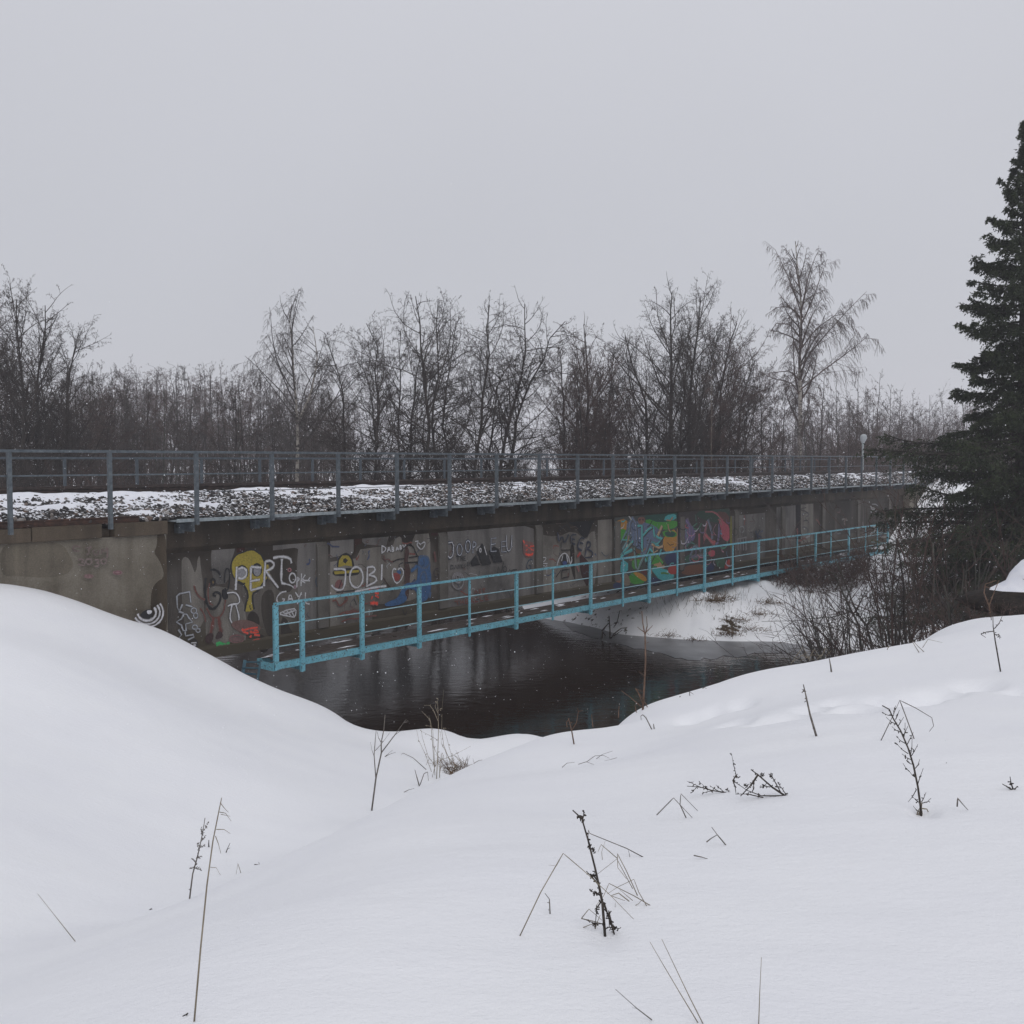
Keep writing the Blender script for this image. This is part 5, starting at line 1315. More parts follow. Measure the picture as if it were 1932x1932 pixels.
for i, (nm, kd, Y, bx, pts, r, lab, mt, cs) in enumerate(NAMED):
    pts = pts[:-1] + [(pts[-1][0], pts[-1][1] + (10 if kd == 'bushy' else 6))]; r = r * .85
    b_ = base_at(bx, Y); st = px_stem(b_, pts, Y, .4); H = st[-1][2]
    stems = [st]
    if kd == "bushy":
        rg = np.random.RandomState(900 + i)
        for k in range(2):
            a = rg.uniform(0, 6.28); q = H * rg.uniform(.10, .2)
            stems.append([(0, 0, .1), (math.cos(a) * q * .5, math.sin(a) * q * .5, H * .38), (st[-1][0] * .7 + math.cos(a) * q, math.sin(a) * q, H * rg.uniform(.72, .93))])
    elif False:
        m_ = st[len(st) // 2]; e_ = st[-1]; sgn = 1 if i % 4 else -1
        stems.append([m_, (m_[0] + sgn * H * .06, m_[1] + .5, (m_[2] + e_[2]) / 2), (e_[0] + sgn * H * .11, e_[1] - .6, e_[2] * .9)])
    tm, cm = tree_meshes(100 + i, kd, H, r, stems, tw_r=.0082 if kd == "alder" else .0080, mats=mt, crown_scale=cs * .82, dens=1.1 if kd == "alder" else 1.0)
    place_tree(nm, b_, tm, cm, lab, "tree", "bare trees behind the bridge")

# the pale birch, and the big weeping birch
b_ = base_at(558, 62)
st = px_stem(b_, [(560, 800), (556, 740), (553, 660), (545, 588)], 62)
s2 = px_stem(b_, [(560, 800), (585, 745), (598, 680), (590, 615)], 62.5); s2 = s2[1:]
tm, cm = tree_meshes(301, "birch", st[-1][2], .19, [st, s2], tw_r=.009, mats=T_BIR, crown_scale=.74, dens=1.0)
place_tree("birch_tree", b_, tm, cm, "pale birch with a forked white trunk and fine drooping twigs, left of the alders", "tree")
b_ = base_at(1508, 80)
def L(pts, Y=80): return px_stem(b_, pts, Y)[1:]
st = px_stem(b_, [(1509, 760), (1511, 690), (1515, 600), (1508, 520), (1503, 455)], 80)
limbs = [L([(1511, 735), (1545, 705), (1600, 665), (1640, 632), (1655, 640)], 78), L([(1511, 690), (1550, 640), (1600, 585), (1635, 550)], 79), L([(1510, 660), (1540, 620), (1575, 595), (1610, 590)], 81),
         L([(1511, 720), (1490, 700), (1465, 702), (1448, 705)], 80), L([(1512, 640), (1490, 612), (1465, 610), (1450, 630)], 79.5), L([(1511, 600), (1492, 580), (1470, 578), (1448, 592)], 80.5),
         L([(1514, 600), (1495, 540), (1472, 490), (1462, 470)], 80), L([(1513, 580), (1525, 520), (1540, 480), (1548, 470)], 80), L([(1513, 610), (1535, 560), (1556, 500), (1560, 490)], 81), L([(1512, 560), (1500, 500), (1480, 470)], 80),
         L([(1510, 745), (1490, 720), (1460, 715), (1430, 700)], 80), L([(1512, 650), (1530, 600), (1552, 560)], 80)]
tm, cm = tree_meshes(302, "birch", st[-1][2], .27, [st], tw_r=.0125, mats=(M_BIRCH, M_TWIGR), crown_scale=.36, dens=1.25, limbs=limbs)
place_tree("birch_tree", b_, tm, cm, "tallest weeping birch with long drooping twigs, standing above the wood on the right", "tree")
b_ = base_at(1345, 50)
tm, cm = tree_meshes(303, "birch", 8, .045, [px_stem(b_, [(1342, 760), (1344, 690)], 50)], tw_r=.005, mats=(M_POLE, M_TWIGR), crown_scale=.5, dens=.6)
place_tree("birch_tree", b_, tm, cm, "slim young birch with a cream trunk in front of the dense trees", "tree")

# young wood and far wood: a few models, many individual trees
rgp = np.random.RandomState(77)
PROT = []
for k in range(5):
    H = 10.0; lean = rgp.uniform(-.5, .5)
    sts = [[(0, 0, 0), (lean * .5, 0, H * .5), (lean, .2, H)]]
    for q in range(2): a = rgp.uniform(0, 6.28); sts.append([(0, 0, .2), (math.cos(a) * .5, math.sin(a) * .5, H * .4), (math.cos(a) * 1.1, math.sin(a) * 1.1, H * .85)])
    PROT.append(tree_meshes(400 + k, "bushy" if k < 3 else "alder", H, .11, sts, tw_r=.0105, mats=[T_RED, T_ALD, T_GREY][k % 3], crown_scale=.62, dens=.55, trunk_sides=5))
def clear_of_track(x, Y, dmin=29.5):
    while (x - 966) / 1932 * Y * NV[0] + Y * NV[1] < dmin: Y += 1.0
    return Y
def ptree(x, Y, ytop, k, label, group, name="bare_tree"):
    Y = clear_of_track(x, Y)
    if 1600 < x < 1656: Y += 8
    bx, by, bz = base_at(x, Y)
    H = at_dist(x, ytop, Y)[2] - bz
    tm, cm = PROT[k]
    s = H / 10.0
    return place_tree(name, (bx, by, bz), tm, cm, label, "tree", group, rz=rgp.uniform(0, 6.28), sc=s * rgp.uniform(.85, 1.05), sz=s)
# right-hand low wood behind the lamp
for i, (x, Y, yt, k) in enumerate([(1440, 66, 700, 0), (1475, 68, 720, 1), (1545, 70, 700, 0), (1580, 72, 715, 2), (1615, 84, 700, 1), (1650, 86, 705, 0), (1675, 88, 725, 2), (1700, 92, 735, 1), (1725, 92, 740, 0), (1750, 95, 745, 2), (1520, 66, 745, 2), (1600, 70, 745, 0), (1635, 72, 760, 1), (1780, 90, 740, 1), (1820, 88, 735, 0), (1860, 92, 738, 2), (1900, 90, 735, 1), (1940, 92, 735, 0)]):
    ptree(x, Y, yt, k, "bare reddish-brown tree of the low wood to the right of the big birch", "low bare trees on the right")
# mid-ground young growth behind the railing on the left and centre
for i in range(34):
    x = -60 + i * 20.5 + rgp.uniform(-8, 8); Y = rgp.uniform(56, 84)
    yt = np.interp(x, [0, 150, 300, 450, 520, 640, 760], [660, 700, 735, 735, 745, 775, 800]) + rgp.uniform(-12, 25)
    ptree(x, Y, yt, int(rgp.randint(0, 5)), "bare grey-brown tree of the young growth behind the railing", "young growth behind the track")
for i in range(26):
    x = 640 + i * 32 + rgp.uniform(-12, 12); Y = rgp.uniform(62, 90)
    yt = rgp.uniform(822, 850) if x < 1040 else rgp.uniform(735, 800)
    ptree(x, Y, yt, int(rgp.randint(0, 3)), "low bare tree in the shade among the taller trunks", "low growth between the taller trees")
ORD = "first second third fourth fifth sixth seventh eighth ninth tenth eleventh twelfth thirteenth fourteenth fifteenth sixteenth seventeenth eighteenth nineteenth".split()
def ordinal(n):
    if n < 20: return ORD[n - 1]
    t, u = divmod(n, 10); tens = {2: "twent", 3: "thirt"}[t]
    return tens + "ieth" if u == 0 else tens + "y-" + ORD[u - 1]
def relabel(group, fmt):
    g_ = [o for o in COL.objects if o.get("group") == group]
    g_.sort(key=lambda o: o.location.x / o.location.y)
    for i, o in enumerate(g_): o["label"] = fmt % ordinal(i + 1)
relabel("low bare trees on the right", "bare reddish-brown tree, %s from the left in the low wood right of the big birch")
relabel("young growth behind the track", "bare grey-brown young tree behind the railing, %s from the left in its row")
relabel("low growth between the taller trees", "low bare tree in the shade among taller trunks, %s from the left of its kind")
# the hazy far wood
for i in range(60):
    x = 120 + i * 9.2 + rgp.uniform(-5, 5); Y = rgp.uniform(105, 150)
    yt = np.interp(x, [120, 250, 420, 520, 700], [715, 690, 692, 712, 740]) + rgp.uniform(-8, 22)
    ptree(x, Y, yt, 3 + i % 2 if i % 3 else int(i % 3), "slender pale hazy tree of the far wood under the low sky", "far hazy wood")
for i in range(46):
    x = 560 + i * 30 + rgp.uniform(-12, 12); Y = rgp.uniform(110, 160)
    ptree(x, Y, rgp.uniform(822, 842) if 650 < x < 1050 else rgp.uniform(755, 800) if x <= 650 else rgp.uniform(735, 790), int(rgp.randint(0, 5)), "hazy tree far behind the alders and birches", "far hazy trees in the background")

# undergrowth: a mass of thin shoots nobody could count
def thicket(name, pts, hs, per, seed, mat, label, r=.008, spread=1.0, lean=.5):
    rg = np.random.RandomState(seed); P0 = []; P1 = []; R = []
    SV, SF, off = [], [], 0
    starts = []; dirs = []; lens = []
    for (x, y, z), h in zip(pts, hs):
        n = per
        st = np.array([[x, y, z]]) + rg.normal(size=(n, 3)) * np.array([spread * .5, spread * .5, .02]); st[:, 2] = z
        d = rg.normal(size=(n, 3)) * lean; d[:, 2] = 1.0; d /= np.linalg.norm(d, axis=1, keepdims=True)
        starts.append(st); dirs.append(d); lens.append(h * rg.uniform(.5, 1.1, n))
    st = np.vstack(starts); d = np.vstack(dirs); ln = np.concatenate(lens)
    P, Rr = grow_level(rg, st, d, ln, np.full(len(st), r * 1.6), 2, .14, .0)
    off = sticks(P, Rr, 3, SV, SF, 0)
    s2, d2, l2, r2 = children(rg, P, Rr, 7, .2, 1, (20, 65), .42, .6, ln, rmin=r)
    P2, R2_ = grow_level(rg, s2, d2, l2, r2, 1, .1, .02); v2_, f2_ = spikes(P2[:, 0], P2[:, 1], np.full(len(P2), r))
    s3, d3, l3, r3 = children(rg, P2, R2_, 4, .1, 1, (20, 65), .5, .6, l2, rmin=r)
    sv, sf = spikes(s3, s3 + d3 * l3[:, None], np.full(len(s3), r)); sf = np.vstack([sf, f2_ + len(sv)]); sv = np.vstack([sv, v2_])
    V = np.vstack(SV); F = np.vstack(SF)
    flat = np.concatenate([F.ravel(), (sf + len(V)).ravel()]); sizes = np.concatenate([np.full(len(F), 4), np.full(len(sf), 3)])
    o = link(name, mesh_from(name, np.vstack([V, sv]), flat, mat, False, fsize=sizes)); tag(o, label, kind="stuff"); return o
pts = []; hs = []
for i in range(460):
    x = rgp.uniform(-120, 1950); Y = rgp.uniform(44, 74) if i % 3 else rgp.uniform(75, 100)
    if x > 1400: Y = clear_of_track(x, rgp.uniform(60, 78)) + rgp.uniform(0, 14)
    X = (x - 966) / 1932 * Y
    s_, d_ = X * U[0] + Y * U[1], X * NV[0] + Y * NV[1]
    if d_ < 27 or gz(X, Y) < .1 or (1595 < x < 1660 and Y < 80): continue
    x += rgp.uniform(-70, 70)
    if 660 < x < 1040 and rgp.uniform() < .15: continue
    pts.append((X, Y, gz(X, Y) - .05)); hs.append(rgp.uniform(3.4, 5.3) if 660 < x < 1040 else rgp.uniform(3.4, 7.0) if x < 660 else rgp.uniform(3.2, 6.0) if x < 1420 else rgp.uniform(5.0, 8.5))
for i in range(80):
    x = rgp.uniform(690, 1050); Y = rgp.uniform(46, 72); X = (x - 966) / 1932 * Y
    if gz(X, Y) > .1 and X * NV[0] + Y * NV[1] > 28: pts.append((X, Y, gz(X, Y) - .05)); hs.append(rgp.uniform(3.4, 5.2))
thicket("undergrowth", pts, hs, 8, 3, M_TWIGR, "brown tangle of bare undergrowth filling the wood", .0105, 2.6, .35)

# ================================================================= the spruce
def spruce(seed, H, Lmax, x_off, n_br=150, dens=1.0):
    rg = np.random.RandomState(seed)
    P = np.zeros((1, 14, 3)); P[0, :, 2] = np.linspace(0, H, 14); P[0, :, 0] = .05 * np.sin(np.linspace(0, 5, 14))
    R = .24 * (1 - np.linspace(0, 1, 14) * .97)[None]
    V, F = [], []; sticks(P, R, 8, V, F, 0)
    tm = mesh_from("trunk", np.vstack(V), np.vstack(F), M_BARK, True)
    f = .03 + .955 * np.linspace(0, 1, n_br) ** 1.15 + rg.uniform(-.004, .004, n_br)
    az = np.arange(n_br) * 2.39996 + rg.uniform(-.35, .35, n_br)
    prof = np.interp(f, [0, .37, .42, .47, .52, .61, .725, .81, .95, 1], [4.1, 4.0, 3.1, 2.5, 2.25, 2.15, 1.5, 1.0, .42, .15]) * rg.uniform(.55, 1.16, n_br) * (1 + .12 * np.sin(f * 40))
    prof = np.maximum(prof, .14)
    dz = np.interp(f, [0, .3, .7, 1], [-.28, -.18, .12, .9])
    d = np.stack([np.cos(az), np.sin(az), dz], -1); d /= np.linalg.norm(d, axis=1, keepdims=True)
    st = np.stack([np.zeros(n_br), np.zeros(n_br), f * H], -1)
    Pb, Rb = grow_level(rg, st, d, prof, .012 + .014 * prof, 8, .045, .022, .15)
    V, F = [], []; off = sticks(Pb, Rb, 4, V, F, 0)
    # side shoots in the plane of the branch, then hanging tassels, each carrying needles
    n1 = int(44 * dens)
    s1, d1, l1, r1 = children(rg, Pb, Rb, n1, .12, 1.0, (38, 68), .30, .5, prof, prof=lambda q: 1.1 - .8 * q, rmin=.006)
    keep = (l1 > .05) & (rg.uniform(0, 1, len(l1)) < np.repeat(np.clip(prof / 2.6, .38, 1), n1))
    d1[:, 2] = d1[:, 2] * .35 - .15; d1 /= np.linalg.norm(d1, axis=1, keepdims=True)
    s1, d1, l1, r1 = s1[keep], d1[keep], l1[keep], r1[keep]
    P1, R1 = grow_level(rg, s1, d1, l1, r1, 3, .07, -.12); off = sticks(P1, R1, 3, V, F, off)
    s2, d2, l2, r2 = children(rg, P1, R1, 5, .1, 1.0, (25, 70), .0, .5, l1, rmin=.005)
    l2 = rg.uniform(.09, .36, len(s2)) * np.clip(np.repeat(l1, 5) / .5, .5, 1.25); d2[:, 2] -= .9; d2 /= np.linalg.norm(d2, axis=1, keepdims=True)
    # needle-covered shoots: fat rough spindles made of short blades
    SV, SF, so = [], [], 0
    def blades(A, D, Lg, per, bl, w):
        nonlocal so
        n = len(A); idx = np.repeat(np.arange(n), per); t = rg.uniform(0, 1, n * per)
        p = A[idx] + D[idx] * (Lg[idx] * t)[:, None]
        dd = D[idx] * .9 + rg.normal(size=(len(idx), 3)) * .62; dd /= np.linalg.norm(dd, axis=1, keepdims=True)
        q = p + dd * rg.uniform(.6, 1.2, len(idx))[:, None] * bl
        sd_ = np.cross(dd, rg.normal(size=(len(idx), 3))); sd_ /= np.linalg.norm(sd_, axis=1, keepdims=True)
        Vv = np.stack([p - sd_ * w, p + sd_ * w, q], 1).reshape(-1, 3); Ff = np.arange(len(Vv)).reshape(-1, 3) + so
        SV.append(Vv); SF.append(Ff); so += len(Vv)
    blades(s2, d2, l2, 5, .10, .024)
    m1 = P1[:, 0]; blades(P1[:, 0], d1, l1, 8, .10, .024)
    bd = Pb[:, 1:] - Pb[:, :-1]; bl_ = np.linalg.norm(bd, axis=2)
    blades(Pb[:, :-1].reshape(-1, 3), (bd / bl_[..., None]).reshape(-1, 3), bl_.ravel(), 18, .09, .02)
    cv = np.vstack(V); cf = np.vstack(F); sv = np.vstack(SV); sf = np.vstack(SF)
    flat = np.concatenate([cf.ravel(), (sf + len(cv)).ravel()]); sizes = np.concatenate([np.full(len(cf), 4), np.full(len(sf), 3)])
    fm = np.concatenate([np.zeros(len(cf), int), np.ones(len(sf), int)])
    cm = mesh_from("crown", np.vstack([cv, sv]), flat, [M_BARK, M_NEEDLE], False, fsize=sizes, fmat=fm)
    return tm, cm
YS = 34.0
b_ = base_at(1921, YS)
H = at_dist(1921, 216, YS)[2] - b_[2]
tm, cm = spruce(61, H, 6.5, 0, 250)
place_tree("spruce_tree", b_, tm, cm, "tall dark green spruce with drooping branches at the right edge of the view", "tree")
b2 = base_at(2030, 38)
place_tree("spruce_tree", b2, tm, cm, "second dark spruce beyond the right edge, close behind the tall one", "tree", rz=2.1, sc=.8)

# ================================================================= shrubs on the far bank in front of the bridge
SH = []
for k in range(4):
    rg = np.random.RandomState(600 + k); sts = []
    for q in range(6):
        a = rg.uniform(0, 6.28); l = rg.uniform(.3, 1.0)
        sts.append([(rg.uniform(-.15, .15), rg.uniform(-.15, .15), 0), (math.cos(a) * l * .4, math.sin(a) * l * .4, 1.1), (math.cos(a) * l, math.sin(a) * l, 2.0 + rg.uniform(0, 1.2))])
    SH.append(tree_meshes(620 + k, "shrub", 3, .042, sts, tw_r=.0040, mats=[(M_BARKG, M_TWIGG), (M_BARKG, M_TWIG), (M_BARKG, M_TWIGR), (M_BARK, M_TWIGR)][k], trunk_sides=6, dens=.75))
def shrub(x, Y, ytop, k, label, group="bare shrubs by the river", name="bare_shrub", dz=0.0):
    bx, by, bz = base_at(x, Y, .08); h = at_dist(x, ytop, Y)[2] - bz
    s = h / 2.9
    return place_tree(name, (bx, by, bz + dz), SH[k][0], SH[k][1], label, "shrub", group, rz=rgp.uniform(0, 6.28), sc=s)
shrubs = [
 (1548, 33.6, 1130, 0, "lichened bare shrub leaning over the river edge, leftmost of the riverside shrubs"),
 (1588, 31.5, 1122, 2, "forked bare shrub with pale lichened stems at the end of the ice shelf"),
 (1568, 30.5, 1118, 1, "thick-stemmed bare shrub rising behind the snow crest near the dry reeds"),
 (1604, 26.0, 1122, 0, "pair of crossing grey stems behind the snow crest"),
 (1625, 24.5, 1110, 2, "dense bare shrub in front of the snow-capped boulder"),
 (1660, 24.0, 1100, 3, "upright bare shrub left of the young alder stems"),
 (1692, 23.0, 1085, 1, "bare shrub with two straight dark stems behind the crest"),
 (1725, 22.5, 1060, 0, "bare shrub below the lowest spruce boughs"),
 (1765, 22.0, 1040, 3, "bare shrub with forked stems directly under the spruce"),
 (1805, 22.0, 1050, 1, "bare slanting shrub right of the spruce shadow"),
 (1840, 23.5, 1040, 2, "dark shrub behind the reddish bramble stems"),
 (1880, 22.5, 1030, 3, "dark tangled shrub beneath the snowy hummock"),
 (1640, 44.0, 1085, 3, "dark shrub against the far end of the walkway"),
 (1600, 46.0, 1075, 1, "bare shrub under the walkway's far end"),
 (1690, 42.0, 1020, 0, "tall thin shrub before the far abutment"),
 (1735, 40.0, 960, 2, "tall thin shrub hiding the end of the bridge"),
 (1770, 37.0, 930, 3, "tall dark shrub inside the left boughs of the spruce"),
 (1720, 52.0, 880, 2, "bare shrub growing beside the railing's far end"),
 (1500, 41.5, 1085, 1, "dark shrub at the left edge of the brush heap"),
]
for a_ in shrubs: shrub(*a_)
# heaps of dark brush on the far bank
def region(poly, n, Yr):
    out = []
    x0 = min(p[0] for p in poly); x1 = max(p[0] for p in poly)
    for i in range(n):
        x = rgp.uniform(x0, x1); Y = rgp.uniform(*Yr); X = (x - 966) / 1932 * Y
        out.append((X, Y, gz(X, Y) - .05))
    return out
pts = region([(1478, 0), (1650, 0)], 52, (42, 46.5)); thicket("brush_heap", pts, [rgp.uniform(.3, 1.5) for _ in pts], 13, 8, M_TWIGR, "dark brown brush heap on the far bank below the walkway", .009, 1.2, .8)
pts = region([(1710, 0), (1830, 0)], 16, (36, 40)); thicket("brambles", pts, [.85] * len(pts), 18, 9, M_TWIGR, "dark bramble growth below the spruce", .009, 1.1, 1.0)
pts = region([(1850, 0), (2010, 0)], 44, (21, 31)); thicket("brambles", pts, [rgp.uniform(.5, 1.3) for _ in pts], 11, 10, M_TWIGR, "reddish-brown bramble thicket behind the crest at the right edge", .007, 1.0, .8)
pts = region([(1790, 0), (2010, 0)], 46, (36, 46)); thicket("brambles", pts, [rgp.uniform(1.5, 3.6) for _ in pts], 11, 12, M_TWIG, "dark bare thicket growing round the foot of the spruce", .011, 1.4, .5)

pts = region([(1862, 0), (2010, 0)], 34, (16.9, 18.0)); thicket("brambles", pts, [rgp.uniform(.9, 1.7) for _ in pts], 12, 13, M_TWIGR, "reddish bramble tangle in front of the snow-capped hummock", .005, .8, .8)
# dark earthy mound under the brush heap, boulder with snow, snowy hummock
def rock(name, x, y, Y, rx, ry, rz, seed, mat, label, cat, snow=True, sunk=.3, cover=.35):
    c = at_dist(x, y, Y); rg = np.random.RandomState(seed)
    n1, n2 = 28, 18; V = []; 
    th, ph = np.meshgrid(np.linspace(0, 2 * np.pi, n1, endpoint=False), np.linspace(0.02, np.pi - .02, n2))
    q = np.stack([np.cos(th) * np.sin(ph), np.sin(th) * np.sin(ph), np.cos(ph)], -1)
    nz = 1 + .16 * fbm(q[..., 0] * 1.6 + seed, q[..., 1] * 1.6 + q[..., 2] * 1.3, 3, seed)
    low = np.clip(-q[..., 2], 0, 1)
    q[..., :2] *= (1 + low * 2.0)[..., None] if snow else 1.0
    q = q * nz[..., None] * np.array([rx, ry, rz])
    V = q.reshape(-1, 3); a = np.arange(n2 - 1)[:, None] * n1; b = np.arange(n1)[None, :]; b2_ = (b + 1) % n1
    F = np.stack([a + b, a + n1 + b, a + n1 + b2_, a + b2_], -1).reshape(-1, 4)
    r = empty(name, c); tag(r, label, cat)
    link("body", mesh_from(name, V, F, mat, True), r)
    if snow:
        k = (ph.ravel() < np.pi * cover)
        Vs_ = V + np.array([0, 0, 1.0]) * np.clip(np.cos(ph.ravel() * .5 / cover), 0, 1)[:, None] ** .5 * .10 + V / np.linalg.norm(V, axis=1, keepdims=True) * .012
        rows = int(n2 * cover) + 1; Fs_ = F[: (rows - 1) * n1]
        link("snow_cap", mesh_from("snow_cap", Vs_, Fs_, M_SNOW2, True), r)
    return r
M_EARTH = simple("dark_earth", (.008, .006, .005), (.026, .019, .014), 7, .95, .8, bdist=.05)
M_ROCK = simple("dark_rock", (.03, .028, .026), (.085, .08, .075), 4, .9, .6, bdist=.04)
rock("earth_mound", 1552, 1130, 44.0, 2.0, .9, .36, 3, M_EARTH, "dark earthy mound covered with brush below the walkway", "mound", False)
rock("snowy_boulder", 1580, 1180, 38.5, .95, .6, .42, 5, M_ROCK, "low boulder capped with snow between the riverside shrubs", "boulder", True, cover=.5)
rock("snowy_hummock", 2034, 1106, 18.6, 1.2, .9, .62, 8, M_EARTH, "hummock capped with thick snow at the right edge above the brambles", "hummock", True, cover=.5)

# tussocks of brown grass on the far bank
def tussock(name, c, n, h, seed, mat, label, cat, r=.006, spread=.25, group=None, lean=.8):
    rg = np.random.RandomState(seed)
    st = rg.normal(size=(n, 3)) * spread * .5; st[:, 2] = -.04
    d = rg.normal(size=(n, 3)) * lean; d[:, 2] = 1; d /= np.linalg.norm(d, axis=1, keepdims=True)
    P, R = grow_level(rg, st, d, h * rg.uniform(.4, 1.1, n), np.full(n, r), 5, .12, -.16, .3)
    V, F = [], []; sticks(P, R, 3, V, F, 0)
    o = link(name, mesh_from(name, np.vstack(V), np.vstack(F), mat)); o.location = c; tag(o, label, cat, group); return o
M_TUFT = simple("brown_tussock_grass", (.05, .03, .016), (.15, .095, .05), 5, .95)
for i, (x, y, n_, h, sp_) in enumerate([(1345, 1132, 240, .5, .8), (1385, 1172, 130, .3, .7), (1372, 1196, 150, .3, .6), (1430, 1160, 130, .35, .8), (1258, 1196, 80, .28, .5), (1455, 1140, 100, .35, .6), (1310, 1205, 60, .25, .4), (1415, 1185, 130, .3, .8)]):
    p = cast_ground(x, y, lo=25, hi=60)
    tussock("grass_tussock", (p[0], p[1], gz(p[0], p[1])), n_, h, 40 + i, M_TUFT, ["rusty brown tussock in the middle of the snowy far bank", "small brown tussock low on the far bank", "dark tussock at the far water's edge", "brown grass tuft left of the brush heap", "dark little tuft on the ice edge near the bent stems", "brown tuft under the walkway near the brush heap", "tiny tuft at the ice edge below the rusty tussock", "flattened brown grass on the lower far bank"][i], "grass", .009, sp_, "brown tussocks on the far bank")
# thin dead stalks on the far bank
rg = np.random.RandomState(15); P0 = []; P1 = []
for i in range(150):
    x = rg.uniform(1210, 1420); y = rg.uniform(1108, 1165); p = cast_ground(x, y, lo=25, hi=60); z = gz(p[0], p[1])
    P0.append((p[0], p[1], z - .02)); h = rg.uniform(.2, .65); P1.append((p[0] + rg.normal() * .16, p[1] + rg.normal() * .1, z + h))
V, F = spikes(P0, P1, np.full(len(P0), .006)); o = link("dead_stalks", mesh_from("dead_stalks", V, F, M_GREYSTEM)); tag(o, "thin dead stalks sticking out of the far snowbank", kind="stuff")

# ================================================================= lamp beyond the bridge
YL = 71.5
lp = at_dist(1628, 845, YL); gzl = gz(lp[0], lp[1]); top = at_dist(1628, 834, YL)[2]
lamp = empty("street_lamp", (lp[0], lp[1], gzl)); tag(lamp, "slim grey street lamp with an upturned oval head beyond the far end of the bridge", "street lamp")
m = MB(); m.tube([(0, 0, -.2), (0, 0, (top - gzl) * .6), (0, 0, top - gzl)], [.09, .075, .06], 8)
M_LAMP = simple("pale_grey_metal", (.26, .29, .3), (.36, .40, .42), 6, .5); M_LAMPG = simple("milky_lamp_glass", (.34, .37, .39), (.42, .45, .47), 6, .35)
m.build("pole", M_LAMP, lamp, True)
V = []; F = []
n1 = 14
for j, (u, w, dp) in enumerate([(-.08, .10, .05), (.0, .14, .09), (.12, .20, .12), (.28, .245, .14), (.44, .22, .12), (.53, .12, .06), (.55, .03, .02)]):
    for k in range(n1):
        a = 2 * math.pi * k / n1; V.append((w * math.cos(a), dp * math.sin(a) - u * .25, top - gzl + u))
for j in range(6):
    for k in range(n1): F.append((j * n1 + k, j * n1 + (k + 1) % n1, (j + 1) * n1 + (k + 1) % n1, (j + 1) * n1 + k))
F.append(tuple(reversed(range(n1)))); F.append(tuple(range(6 * n1, 7 * n1)))
link("head", mesh_from("head", V, np.concatenate([np.array(f) for f in F]), M_LAMPG, True, fsize=[len(f) for f in F]), lamp)
m = MB(); m.tube([(0, .02, top - gzl - .32), (0, .0, top - gzl + .06)], .075, 8); m.build("collar", M_LAMP, lamp, True)

# ================================================================= dead plants poking out of the near snow
prng = random.Random(21)
def to3(pts, Y, jit=.02):
    out = []; off = prng.uniform(-jit, jit)
    for i, (x, y) in enumerate(pts):
        p = at_dist(x, y, Y + off * i * .5 + prng.uniform(-jit, jit) * .5); out.append(p)
    return out
def P_(z, pts):
    """zoom coordinates to photo coordinates"""
    o = {"a": (0, 2250, 900 / 1932), "b": (1000, 2000, 500 / 1932), "c": (1400, 2200, 1000 / 1932), "d": (2300, 1900, 724 / 1932), "e": (1600, 1700, 900 / 1932), "f": (700, 1750, 1000 / 1932), "g": (2424, 1100, 600 / 1288), "h": (1760, 1400, 500 / 1932), "i": (2200, 1550, 824 / 1932), "k": (1700, 2750, 700 / 1932)}[z]
    return [((o[0] + o[2] * x) * .638889, (o[1] + o[2] * y) * .638889) for x, y in pts]
def plant(name, z, base, strokes, label, cat, mat, group=None, rad=.004, knots=None, hi=26, Yd=0.0, names=None):
    """strokes: [points, relative thickness]; each stroke is one stem of this plant"""
    b = P_(z, [base])[0]; g_ = cast_ground(b[0], b[1], height, lo=2.2, hi=hi); Y = g_[1] + Yd
    root = empty(name, (g_[0], g_[1], g_[2])); tag(root, label, cat, group)
    for si, (pts, w) in enumerate(strokes):
        q = to3(P_(z, pts), Y, .012 * Y / 5 + .012)
        if len(q) > 2:
            q2 = [q[0]]
            for i in range(1, len(q) - 1):
                for t in (.2, .0, -.2):
                    s_ = q[i - 1] if t > 0 else q[i + 1]; t = abs(t)
                    q2.append(tuple(q[i][c] * (1 - t) + s_[c] * t for c in range(3)))
            q = q2 + [q[-1]]
        else:
            m_ = tuple((q[0][c] + q[1][c]) / 2 + prng.uniform(-.004, .004) for c in range(3)); q = [q[0], m_, q[1]]
        n = len(q); r = [rad * (RSC if mat is not M_STRAW else .58) * w * (1 - .55 * i / (n - 1)) for i in range(n)]
        MBs = MB(); MBs.tube([(p[0] - g_[0], p[1] - g_[1], p[2] - g_[2]) for p in q], r, 5)
        if knots:
            for k in range(knots):
                i = prng.randrange(n - 1); t = prng.random(); c = [q[i][a] * (1 - t) + q[i + 1][a] * t - g_[a] for a in range(3)]
                rr = rad * RSC * prng.uniform(.5, 1.0); e = [c[a] + prng.uniform(-1, 1) * rr * 3.5 for a in range(3)]
                MBs.tube([c, e], [rr * .6, rr * .9], 4)
        MBs.build("stem" if w >= .75 else "side_shoot", mat, root, True)
    return root
RSC = .72
GRP = "dead stalks in the near snow"
